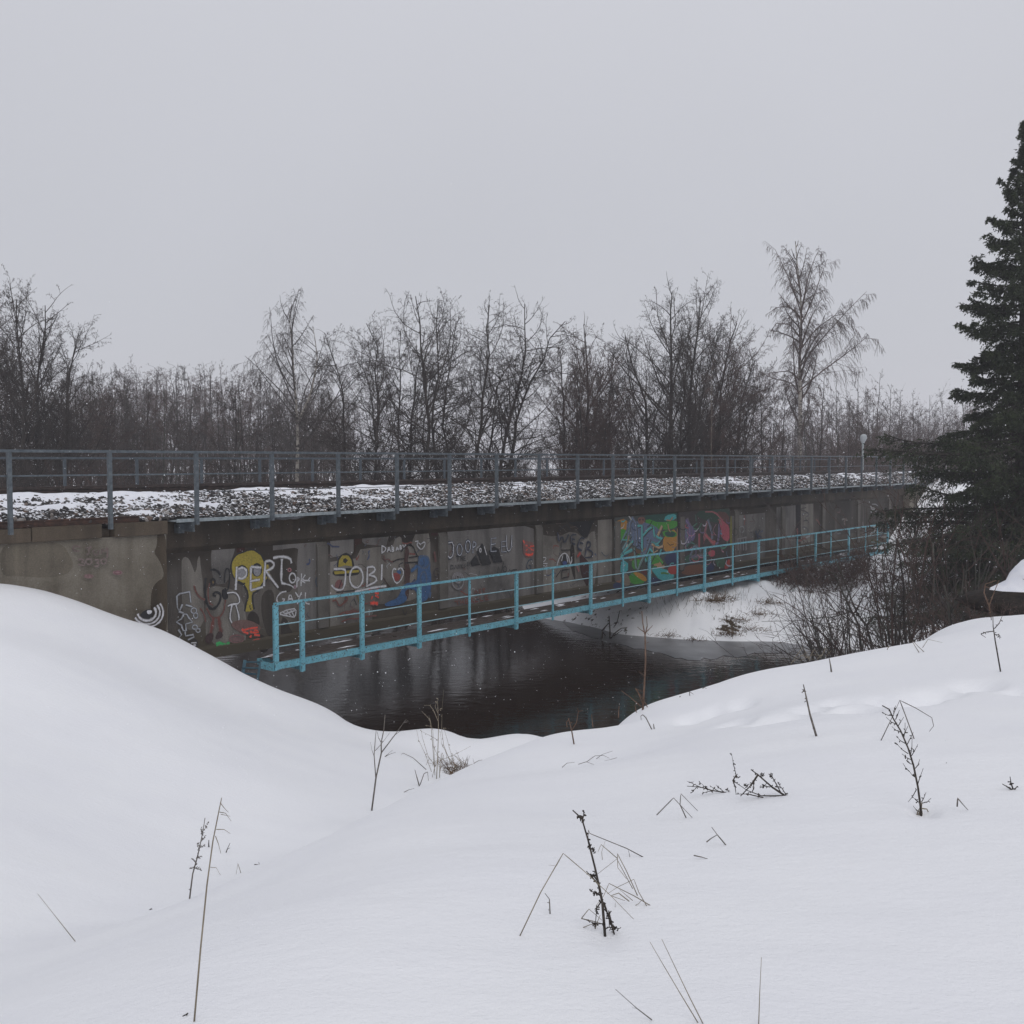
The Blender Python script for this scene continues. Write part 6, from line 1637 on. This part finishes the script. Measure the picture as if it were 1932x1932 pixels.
# a: bottom left
plant("reed_stalk", "a", (1232, 1655), [([(1230, 1660), (1272, 1180), (1312, 780), (1350, 500), (1390, 300), (1405, 228)], 1.2), ([(1396, 258), (1420, 290), (1448, 320)], .55), ([(1392, 318), (1430, 325), (1466, 376)], .5), ([(1400, 332), (1430, 338), (1460, 345)], .4),
      ([(1372, 428), (1420, 428), (1460, 454)], .55), ([(1366, 470), (1385, 520), (1400, 580)], .55), ([(1335, 668), (1370, 670), (1398, 718)], .4)], "tallest pale reed stalk with drooping side blades, bottom left", "reed", M_STRAW, GRP, .0042)
plant("dead_weed", "a", (1202, 868), [([(1202, 870), (1222, 710), (1255, 590), (1285, 450), (1300, 355)], 1.5), ([(1240, 640), (1215, 610)], .6), ([(1265, 540), (1300, 530)], .6), ([(1240, 672), (1275, 682)], .6), ([(1240, 670), (1208, 676)], .6), ([(1275, 500), (1305, 465)], .5), ([(1285, 460), (1276, 420)], .5), ([(1296, 430), (1318, 380)], .5), ([(1262, 560), (1255, 510)], .5), ([(1250, 610), (1282, 600)], .5)], "knotty dark dead weed beside the tallest reed stalk", "weed", M_GREYSTEM, GRP, .005, 16)
plant("reed_stalk", "a", (477, 1138), [([(477, 1138), (360, 990), (238, 836)], 1)], "single straight straw leaning left near the left edge", "reed", M_STRAW, GRP, .0042)
plant("dead_weed", "a", (1325, 545), [([(1324, 546), (1324, 495)], 1.8)], "short black stub just right of the knotty weed", "weed", M_WEED, GRP, .006)
plant("dead_weed", "a", (1432, 580), [([(1430, 584), (1440, 555), (1458, 515)], 1.3), ([(1440, 556), (1458, 545)], .8)], "tiny dark sprig right of the tallest reed stalk", "weed", M_WEED, GRP, .006)
plant("bent_straw", "a", (1528, 706), [([(1528, 708), (1508, 642), (1497, 714)], 1)], "small folded straw on the crest right of the reed stalk", "straw", M_STRAW, GRP, .005)
plant("dead_weed", "a", (1632, 652), [([(1612, 650), (1645, 652), (1640, 636)], 1.2)], "tiny grey twig lying on the crest", "weed", M_WEED, GRP, .005)
plant("dead_weed", "a", (1170, 1615), [([(1160, 1620), (1178, 1606), (1190, 1594)], 1.4)], "short dark twig tip beside the foot of the tallest reed", "weed", M_WEED, GRP, .005)
plant("dead_weed", "a", (956, 940), [([(944, 944), (960, 930), (968, 940)], 1.4)], "tiny bent brown tip at the snow crest on the left", "weed", M_WEED, GRP, .005)
# b/f: middle
plant("dead_sapling", "b", (375, 1532), [([(375, 1534), (425, 1150), (487, 862), (485, 745), (515, 600), (530, 430)], 1.5), ([(424, 1150), (405, 890), (420, 690), (428, 612)], .9), ([(487, 862), (640, 660), (740, 520)], 1.0), ([(485, 745), (455, 690), (440, 620)], .6), ([(415, 840), (490, 760), (585, 630)], .5), ([(640, 660), (735, 598)], .5),
      ([(740, 520), (772, 480)], .6), ([(740, 520), (800, 505)], .5), ([(740, 522), (795, 490)], .5), ([(404, 900), (380, 830), (362, 740)], .4), ([(490, 740), (515, 728)], .6)], "forked dry stem standing in the hollow before the river", "weed", M_GREYSTEM, GRP, .011, None, 22)
plant("dead_weed", "b", (1120, 1158), [([(1118, 1160), (1130, 900), (1140, 620), (1136, 420), (1128, 280)], 1.1), ([(1152, 1145), (1158, 940)], 1.0), ([(1136, 720), (940, 615)], .5), ([(1060, 1080), (990, 880), (915, 720), (890, 600)], .6), ([(1100, 1010), (1020, 900), (960, 700), (940, 600)], .6), ([(1150, 930), (1080, 790), (1060, 700)], .5),
      ([(1300, 1000), (1250, 900), (1175, 760), (1160, 620)], .6), ([(1330, 1040), (1290, 900), (1230, 680), (1200, 580)], .6), ([(1270, 960), (1200, 780), (1175, 600), (1180, 420)], .7), ([(1415, 990), (1330, 900), (1300, 880)], .6), ([(1160, 950), (1330, 880), (1510, 785)], .5), ([(1100, 1120), (1060, 600), (1040, 480), (990, 430)], .8), ([(1060, 1180), (1100, 1010), (1075, 600), (1030, 440)], .6),
      ([(1135, 500), (1080, 370), (1040, 320), (975, 320)], .7), ([(1136, 420), (1100, 330), (1138, 250)], .6), ([(1140, 380), (1180, 350), (1200, 140)], .35), ([(1060, 560), (990, 550)], .7), ([(1040, 480), (950, 390)], .5), ([(1190, 580), (1220, 580)], .7), ([(1150, 1140), (1180, 860), (1200, 900), (1190, 980)], .6)],
      "tall tan dead herb clump with feathery seed heads before the river", "weed", M_STRAW, GRP, .012, 4, 22)
p_ = P_("b", [(1270, 1070)])[0]; g_ = cast_ground(p_[0], p_[1], height, lo=4, hi=22)
tussock("grass_tussock", (g_[0], g_[1], g_[2] - .02), 260, .42, 71, M_TUFT, "brown curly grass tuft at the foot of the tall tan herb", "grass", .006, .42)
plant("dead_weed", "b", (920, 1240), [([(922, 1242), (890, 1130), (870, 1055)], 1.2)], "short straight stub left of the brown grass tuft", "weed", M_GREYSTEM, GRP, .012, None, 22)
plant("bent_straw", "b", (935, 1230), [([(930, 1225), (975, 1100), (1015, 1080), (1025, 1180)], .9), ([(1000, 1055), (850, 920), (735, 865), (715, 880)], .8)], "arched thin stalk with a nodding tip left of the grass tuft", "straw", M_GREYSTEM, GRP, .011, None, 22)
plant("bent_straw", "b", (740, 1312), [([(740, 1314), (800, 1285), (862, 1268)], .9)], "faint straw lying on the snow below the grass tuft", "straw", M_GREYSTEM, GRP, .009, None, 22)
plant("bent_straw", "b", (525, 908), [([(525, 908), (580, 880), (650, 855)], .7), ([(525, 908), (570, 870), (618, 830)], .5)], "thin forked twig lying in the hollow right of the forked stem", "straw", M_GREYSTEM, GRP, .012, None, 24)
# e: along the crest
plant("young_sapling", "e", (640, 850), [([(640, 858), (650, 700), (658, 540), (655, 380), (640, 300), (634, 225)], 1.5), ([(656, 372), (668, 320), (664, 258)], .9), ([(655, 360), (630, 345), (606, 326)], .8), ([(656, 362), (680, 340), (702, 316)], .8), ([(630, 830), (560, 770), (505, 730)], .8), ([(640, 810), (610, 740), (592, 715), (638, 735)], .8), ([(645, 830), (640, 780), (600, 720)], .7), ([(670, 835), (645, 790)], .8), ([(656, 640), (612, 605)], .4), ([(650, 435), (680, 420)], .5), ([(600, 870), (590, 820)], .9)],
      "slim red-brown sapling with a four-pronged top standing against the river", "sapling", M_REDTWIG, None, .013, None, 20)
plant("dead_weed", "e", (205, 1068), [([(205, 1070), (190, 985), (178, 935), (168, 905)], 1.0), ([(178, 935), (192, 930)], .7), ([(160, 960), (156, 930), (175, 905)], .7), ([(190, 980), (220, 930), (232, 860), (225, 840)], .6), ([(232, 860), (262, 855)], .5), ([(325, 960), (316, 880)], .7), ([(486, 900), (490, 826)], .8)], "cluster of brown seed stalks on the crest in front of the dark water", "weed", M_REDTWIG, GRP, .011, None, 20)
plant("bent_straw", "e", (698, 975), [([(698, 975), (660, 900), (640, 882), (628, 890), (630, 915)], .9), ([(714, 998), (708, 940)], 1.3)], "hooked straw with a short stub just below the sapling", "straw", M_GREYSTEM, GRP, .010, None, 20)
plant("bent_straw", "e", (940, 762), [([(938, 765), (936, 735), (962, 752)], .8), ([(875, 768), (880, 765)], 1.2), ([(1020, 715), (1030, 708), (1044, 716)], .8)], "tiny folded straws near the top of the snow bank", "straw", M_GREYSTEM, GRP, .009, None, 20)
plant("dead_weed", "e", (1742, 1020), [([(1742, 1022), (1700, 880), (1672, 750), (1658, 690)], 1.3), ([(1662, 735), (1650, 722)], .8)], "straight leaning rod in the middle of the right snow slope", "weed", M_GREYSTEM, GRP, .009, 4, 20)
plant("dead_weed", "e", (1834, 612), [([(1836, 613), (1822, 525)], 1.6)], "short thick stub on the right snow slope near the crest", "weed", M_GREYSTEM, GRP, .010, None, 20)
plant("dead_weed", "g", (1140, 1900), [([(1140, 1902), (1105, 1700), (1092, 1610), (1090, 1520)], 1.2), ([(1095, 1640), (1050, 1645), (1015, 1660), (1045, 1680)], .8), ([(1100, 1625), (1130, 1590), (1150, 1545)], .8), ([(1100, 1660), (1130, 1665), (1135, 1690)], .7), ([(1080, 1570), (1080, 1500)], .6)], "thin weed with short arms on the crest at the far right", "weed", M_WEED, GRP, .009, 6, 20)
plant("bent_straw", "g", (625, 1778), [([(625, 1778), (580, 1705)], 1), ([(655, 1772), (590, 1708)], .9), ([(645, 1745), (680, 1692), (770, 1712)], .6), ([(433, 1735), (420, 1760)], 1.2)], "crossed tan straws by a small dent near the crest", "straw", M_STRAW, GRP, .010, None, 20)
# c: right foreground
plant("dead_weed", "c", (748, 1095), [([(748, 1100), (732, 900), (712, 800), (690, 700), (650, 540), (615, 420), (563, 372)], 1.5), ([(618, 430), (626, 372)], .8), ([(615, 425), (590, 415)], .6), ([(740, 900), (760, 960), (800, 1080)], 1.2), ([(735, 880), (700, 930), (690, 1050)], .8), ([(800, 1080), (768, 945), (772, 1040)], .9), ([(712, 800), (670, 750), (640, 720)], .8), ([(722, 860), (690, 840), (665, 836)], .8), ([(655, 580), (690, 620)], .5), ([(700, 770), (680, 745), (690, 720)], .7), ([(740, 1020), (690, 1020), (620, 990)], .6), ([(760, 1040), (800, 1040), (830, 1048)], .6)],
      "dark branching dead weed, tallest plant in the middle foreground", "weed", M_WEED, GRP, .005, 14, 12)
plant("bent_straw", "c", (258, 1095), [([(258, 1096), (380, 840), (508, 618), (640, 730), (780, 860), (910, 994)], .9), ([(508, 618), (470, 690), (425, 685)], .4)], "big folded straw making a tent left of the dark weed", "straw", M_STRAW, GRP, .0042, None, 12)
plant("bent_straw", "c", (965, 640), [([(965, 640), (870, 590), (660, 505), (652, 485), (650, 560)], .8), ([(890, 650), (880, 600)], .6)], "thin straw arching right from the top of the dark weed", "straw", M_GREYSTEM, GRP, .0042, None, 12, 0)
plant("bent_straw", "c", (935, 862), [([(935, 864), (870, 720), (818, 620), (820, 700), (870, 765)], .9), ([(905, 820), (815, 650), (700, 740)], .7), ([(815, 645), (725, 568), (706, 612)], .7), ([(732, 655), (728, 610), (748, 548)], .5)], "folded straw fan right of the dark weed's middle", "straw", M_STRAW, GRP, .0042, None, 12)
plant("bent_straw", "c", (1012, 918), [([(1012, 920), (915, 862), (770, 790), (740, 860), (685, 932)], .8), ([(995, 936), (940, 840), (912, 766), (820, 810), (760, 850)], .7), ([(885, 892), (825, 845), (780, 860), (860, 888)], .9), ([(905, 888), (830, 825)], .6), ([(916, 918), (960, 880)], .6), ([(800, 950), (806, 900)], .5)], "tangle of folded tan straws right of the dark weed's foot", "straw", M_STRAW, GRP, .0042, None, 12)
plant("bent_straw", "c", (690, 1050), [([(612, 990), (655, 936), (730, 1000)], .7), ([(612, 990), (700, 1010), (735, 1022)], .8), ([(622, 1042), (690, 1020)], .7), ([(690, 1052), (720, 970)], .8)], "small triangle of straws left of the dark weed's foot", "straw", M_STRAW, GRP, .0042, None, 12)
plant("dead_weed", "c", (434, 965), [([(434, 968), (430, 880), (404, 845)], .8), ([(430, 905), (416, 900)], .6), ([(432, 940), (424, 936)], .5)], "tiny grey sprig under the tent of straw", "weed", M_GREYSTEM, GRP, .0045, None, 12)
plant("bent_straw", "c", (1245, 415), [([(1042, 400), (1138, 302), (1245, 415)], .9), ([(1210, 416), (1175, 340), (1180, 278), (1276, 376)], .9)], "pair of folded straws like small tents, centre right", "straw", M_GREYSTEM, GRP, .005, None, 12)
plant("bent_straw", "c", (1435, 568), [([(1436, 570), (1390, 515), (1355, 468)], .9), ([(1326, 554), (1388, 512)], .9)], "small forked twig lying on the snow right of the straw tents", "straw", M_GREYSTEM, GRP, .005, None, 12)
plant("dead_weed", "c", (1436, 270), [([(1438, 272), (1360, 260), (1290, 240), (1215, 235)], 1.0), ([(1360, 262), (1305, 275)], .7), ([(1330, 252), (1280, 206)], .5), ([(1290, 240), (1214, 206)], .5), ([(1400, 266), (1345, 232)], .6), ([(1425, 268), (1380, 228)], .6), ([(1270, 240), (1245, 270)], .6), ([(1465, 272), (1440, 250)], .6), ([(1310, 250), (1330, 235)], .5)], "dark weed bent flat and pointing left, centre right", "weed", M_WEED, GRP, .0055, 8, 12)
plant("dead_weed", "c", (1775, 290), [([(1778, 292), (1700, 240), (1620, 170), (1580, 140)], 1.5), ([(1620, 170), (1580, 230), (1520, 292)], 1.4), ([(1770, 290), (1640, 290), (1560, 260), (1478, 205)], .9), ([(1755, 280), (1700, 180), (1690, 175)], .8), ([(1785, 290), (1730, 210)], .7), ([(1690, 240), (1655, 235), (1630, 245)], .7), ([(1640, 185), (1652, 162)], .7), ([(1600, 200), (1590, 265)], .6), ([(1560, 240), (1540, 220)], .7), ([(1478, 205), (1494, 275)], .9), ([(1476, 205), (1495, 170), (1508, 190)], 1.0), ([(1650, 300), (1560, 280), (1490, 280)], .8), ([(1500, 190), (1480, 110), (1468, 45)], .5), ([(1720, 215), (1695, 175)], .6)], "bent dark weed folded into an arch, centre right", "weed", M_WEED, GRP, .0058, 12, 12)
for i, (b0, pts, lab) in enumerate([((684, 112), [(595, 110), (640, 96), (684, 112)], "shallow arching straw on the slope below the brown stalks"), ((640, 98), [(640, 98), (690, 62), (740, 60), (772, 76)], "curved straw arching over its neighbour high on the slope"), ((745, 92), [(742, 92), (816, 72)], "short straight straw lying right of the arching ones"), ((505, 128), [(502, 128), (530, 104), (574, 98)], "faint curved straw left of the arching ones"), ((696, 82), [(694, 82), (730, 55), (790, 34)], "long thin straw pointing up and right on the slope"), ((1340, 655), [(1254, 630), (1300, 640), (1350, 655)], "faint straw barely showing in the snow, centre right")]):
    plant("bent_straw", "c", b0, [(pts, .8)], lab, "straw", M_GREYSTEM, GRP, .005, None, 14)
plant("reed_stalk", "k", (622, 722), [([(622, 724), (500, 630), (325, 474)], .9), ([(515, 638), (490, 628), (460, 622)], .4)], "single thin straw leaning left, bottom centre", "reed", M_GREYSTEM, GRP, .0028, None, 8)
plant("reed_stalk", "k", (1005, 756), [([(1030, 800), (860, 520), (700, 250), (606, 88)], 1.0)], "left of the two long parallel straws at the bottom edge", "reed", M_STRAW, GRP, .0028, None, 8)
plant("reed_stalk", "k", (1040, 756), [([(1062, 800), (930, 540), (800, 270), (702, 64)], 1.1)], "right of the two long parallel straws at the bottom edge", "reed", M_STRAW, GRP, .0028, None, 8)
plant("reed_stalk", "k", (1492, 756), [([(1490, 800), (1500, 500), (1514, 212)], 1.0)], "upright thin straw at the bottom edge, right of the parallel pair", "reed", M_STRAW, GRP, .0028, None, 8)
plant("bent_straw", "c", (1, 1452), [([(-560, 1440), (-500, 1446), (-400, 1440), (-340, 1430)], .7)], "faint straw lying flat on the snow at the bottom, left of centre", "straw", M_GREYSTEM, GRP, .003, None, 8) if False else None
# d: right
kn = [([(1122, 1362), (1115, 1280), (1095, 1130), (1060, 960), (1020, 830), (960, 690), (900, 590), (870, 520), (815, 490)], 1.6)]
for a, b in [((1095, 1110), (1138, 985)), ((1085, 1060), (1030, 1010)), ((1030, 1010), (978, 945)), ((1075, 985), (1110, 915)), ((1060, 950), (1015, 935)), ((1050, 920), (970, 870)), ((1045, 885), (1095, 795)), ((1020, 870), (925, 785)), ((1010, 800), (1060, 700)), ((1000, 790), (925, 730)), ((980, 740), (1018, 650)), ((985, 740), (995, 625)), ((960, 700), (890, 655)), ((940, 650), (985, 580)), ((930, 640), (845, 580)), ((920, 600), (950, 525)), ((905, 570), (818, 546)), ((905, 560), (920, 490)), ((1115, 1260), (1055, 1210)), ((1125, 1250), (1160, 1175)), ((1130, 1260), (1200, 1220)), ((1085, 1150), (1018, 1250)), ((1095, 1320), (1058, 1280)), ((1040, 870), (1050, 740))]:
    m_ = ((a[0] + b[0]) / 2 + prng.uniform(-6, 6), (a[1] + b[1]) / 2 + 8); kn.append(([a, m_, b], .62))
plant("dead_weed", "d", (1125, 1362), kn, "tall bristly dead weed with many short side shoots on the right", "weed", M_WEED, GRP, .0055, 3, 12)
plant("bent_straw", "d", (1120, 1362), [([(1105, 1350), (1120, 1300), (1165, 1305), (1190, 1350)], 1.4), ([(1130, 1360), (1128, 1250)], 1.4), ([(1090, 1350), (1110, 1300)], 1.2)], "curled tan leaves in the snow well round the bristly weed", "straw", M_STRAW, GRP, .006, None, 12)
plant("bent_straw", "d", (1066, 752), [([(1066, 752), (1010, 600), (953, 448), (1080, 510), (1205, 585), (1220, 650), (1186, 694)], .9), ([(805, 765), (880, 610), (953, 448)], .8)], "long folded grey straw arching behind the bristly weed", "straw", M_GREYSTEM, GRP, .006, None, 14)
plant("bent_straw", "d", (1490, 1312), [([(1405, 1286), (1410, 1220), (1450, 1268), (1492, 1314)], .9)], "small hooked straw right of the bristly weed", "straw", M_GREYSTEM, GRP, .006, None, 12)
plant("dead_weed", "d", (1840, 1155), [([(1842, 1155), (1800, 1130), (1762, 1108)], 1.1), ([(1846, 1150), (1830, 1100), (1822, 1050)], 1.0), ([(1848, 1150), (1880, 1125)], 1.0), ([(1830, 1105), (1815, 1110)], 1.0)], "small dark sprig near the right edge of the slope", "weed", M_WEED, GRP, .006, 3, 12)
plant("dead_weed", "d", (1318, 950), [([(1316, 955), (1320, 940)], 1.2), ([(1258, 972), (1262, 966)], 1.0)], "two tiny dark specks of weed right of the bristly weed", "weed", M_WEED, GRP, .006, None, 12)
# stems standing in the shallow water and at the ice
def water_plant(name, z, base, strokes, label, rad, mat=None):
    b = P_(z, [base])[0]; p = on_water(b[0], b[1]); root = empty(name, (p[0], p[1], WL - .4)); tag(root, label, "weed")
    for pts, w in strokes:
        q = to3(P_(z, pts), p[1], .1); m = MB(); m.tube([(a[0] - p[0], a[1] - p[1], a[2] - WL + .4) for a in q], [rad * w * (1 - .4 * i / (len(q) - 1)) for i in range(len(q))], 5); m.build("stem", mat or M_WEED, root, True)
water_plant("broken_reeds", "h", (160, 1880), [([(160, 1900), (158, 1780), (148, 1620)], 1.2), ([(72, 1890), (75, 1800), (66, 1790), (145, 1700)], 1.1), ([(160, 1890), (210, 1820), (290, 1760), (358, 1752)], .9), ([(200, 1850), (300, 1780)], .7), ([(75, 1800), (110, 1850)], .7), ([(240, 1700), (270, 1560), (295, 1562)], .6)], "dark broken stems standing in the water at the ice edge", .03)
r_ = P_("i", [(440, 925)])[0]; g_ = cast_ground(r_[0], r_[1], height, lo=6, hi=20)
plant("reed_stalk", "i", (420, 940), [([(320, 960), (400, 845), (450, 930)], .9), ([(395, 905), (480, 935)], .8), ([(440, 930), (480, 860), (520, 920)], .8), ([(520, 925), (560, 850), (590, 900)], .8), ([(380, 940), (470, 900), (540, 905)], .7), ([(450, 940), (420, 900), (380, 905)], .7), ([(500, 930), (550, 880), (552, 850)], .7), ([(330, 950), (400, 900), (450, 870)], .6), ([(560, 910), (600, 870)], .6)], "broken tan reeds lying at the crest where the river ends", "reed", M_STRAW, None, .011, None, 16)
for i, (b0, strokes, lab) in enumerate([
  ((800, 850), [([(805, 860), (790, 700), (700, 520), (620, 340), (480, 280)], 1.3), ([(700, 520), (740, 430), (745, 380)], .9), ([(790, 700), (660, 620), (560, 560)], .8), ([(640, 380), (560, 350)], .6), ([(740, 600), (600, 640), (450, 650)], .7)], "arching lichened stem reaching left over the river from behind the crest"),
  ((870, 840), [([(880, 850), (840, 700), (770, 600), (660, 320), (600, 180)], 1.2), ([(770, 600), (850, 420)], .8), ([(840, 700), (930, 590), (1050, 500)], .8), ([(800, 640), (640, 560)], .7)], "tall lichened stem with a hooked tip in front of the walkway's end"),
  ((1000, 820), [([(1000, 830), (985, 600), (960, 380), (950, 200)], 1.3), ([(985, 600), (880, 480)], .8), ([(990, 680), (1080, 560), (1160, 480)], .8)], "upright lichened trunk of a young shrub behind the snow crest"),
  ((1140, 800), [([(1145, 810), (1125, 620), (1130, 400), (1150, 260)], 1.4), ([(1150, 790), (1200, 640), (1290, 560), (1420, 500)], 1.0), ([(1130, 560), (1060, 430)], .7)], "dark double stem with a branch rising to the right"),
  ((1300, 750), [([(1305, 760), (1300, 560), (1310, 300), (1300, 120)], 1.6), ([(1300, 560), (1220, 440)], .8), ([(1305, 620), (1400, 520), (1480, 380)], .9)], "thick dark trunk of a young tree under the spruce"),
  ((1425, 720), [([(1425, 730), (1410, 560), (1380, 420)], 1.3), ([(1415, 620), (1500, 480), (1520, 300)], .9), ([(1430, 720), (1540, 630), (1570, 600)], .8)], "leaning dark stem right of the thick young trunk")]):
    plant("young_tree", "i", b0, strokes, lab, "shrub", M_BARKG, "lichened stems behind the crest", .036, 6, 22, 5.0)
# rust-brown bramble stems at the right edge
for i, (b0, strokes, lab) in enumerate([((1700, 640), [([(1705, 650), (1690, 560), (1655, 470), (1665, 410), (1740, 385)], 1.2), ([(1690, 560), (1720, 480), (1760, 380)], .9), ([(1670, 430), (1700, 440)], .8)], "rusty bramble stem curling over behind the crest"),
      ((1820, 620), [([(1830, 630), (1800, 560), (1740, 480), (1720, 430)], 1.1), ([(1815, 600), (1860, 560), (1900, 500), (1895, 400)], .9)], "rusty bramble stem with a tall thin branch near the right edge"),
      ((1900, 615), [([(1915, 625), (1880, 580), (1800, 545), (1760, 560)], 1.0), ([(1905, 620), (1925, 560), (1932, 480)], .9)], "rusty bramble stem touching the right edge of the view")]):
    plant("bramble_stem", "i", b0, strokes, lab, "bramble", M_REDTWIG, "rusty bramble stems", .014, 4, 22)

# ================================================================= falling snow and the air
rg = np.random.RandomState(99); N = 17000
Yf = 6 + 44 * rg.uniform(0, 1, N) ** .8; Xf = rg.uniform(-.62, .62, N) * Yf; Zf = 6.5 + rg.uniform(-.36, .34, N) * Yf * .9
ok = Zf > np.maximum(height(Xf, Yf), WL) + .05
Xf, Yf, Zf = Xf[ok], Yf[ok], Zf[ok]; n = len(Xf)
octa = np.array([(1, 0, 0), (-1, 0, 0), (0, 1, 0), (0, -1, 0), (0, 0, 1), (0, 0, -1)], float)
of = np.array([(0, 2, 4), (2, 1, 4), (1, 3, 4), (3, 0, 4), (2, 0, 5), (1, 2, 5), (3, 1, 5), (0, 3, 5)])
A = rg.normal(size=(n, 3, 3)); Q, _ = np.linalg.qr(A)
sz = rg.uniform(.0020, .0046, n)
V = octa[None] * rg.uniform(.45, 1.3, (n, 6, 1)) * sz[:, None, None]
V = np.einsum('nij,nkj->nki', Q, V) + np.stack([Xf, Yf, Zf], -1)[:, None]
F = of[None] + (np.arange(n) * 6)[:, None, None]
M_FLAKE = simple("snowflake", (.85, .86, .9), None, rough=.8)
o = link("falling_snow", mesh_from("falling_snow", V.reshape(-1, 3), F.reshape(-1, 3), M_FLAKE)); tag(o, "wet snowflakes falling all round", kind="stuff")

M_HAZE = bpy.data.materials.new("haze"); M_HAZE.use_nodes = True
hn = M_HAZE.node_tree; hn.nodes.clear()
ho = hn.nodes.new("ShaderNodeOutputMaterial"); hv = hn.nodes.new("ShaderNodeVolumePrincipled")
hv.inputs["Color"].default_value = (.94, .93, .97, 1); hv.inputs["Density"].default_value = HAZE; hv.inputs["Anisotropy"].default_value = .1
hn.links.new(hv.outputs["Volume"], ho.inputs["Volume"])
m = MB(); m.box(-905, 905, -905, 905, -3.0, 40)
hz = m.build("haze", M_HAZE); tag(hz, kind="stuff")
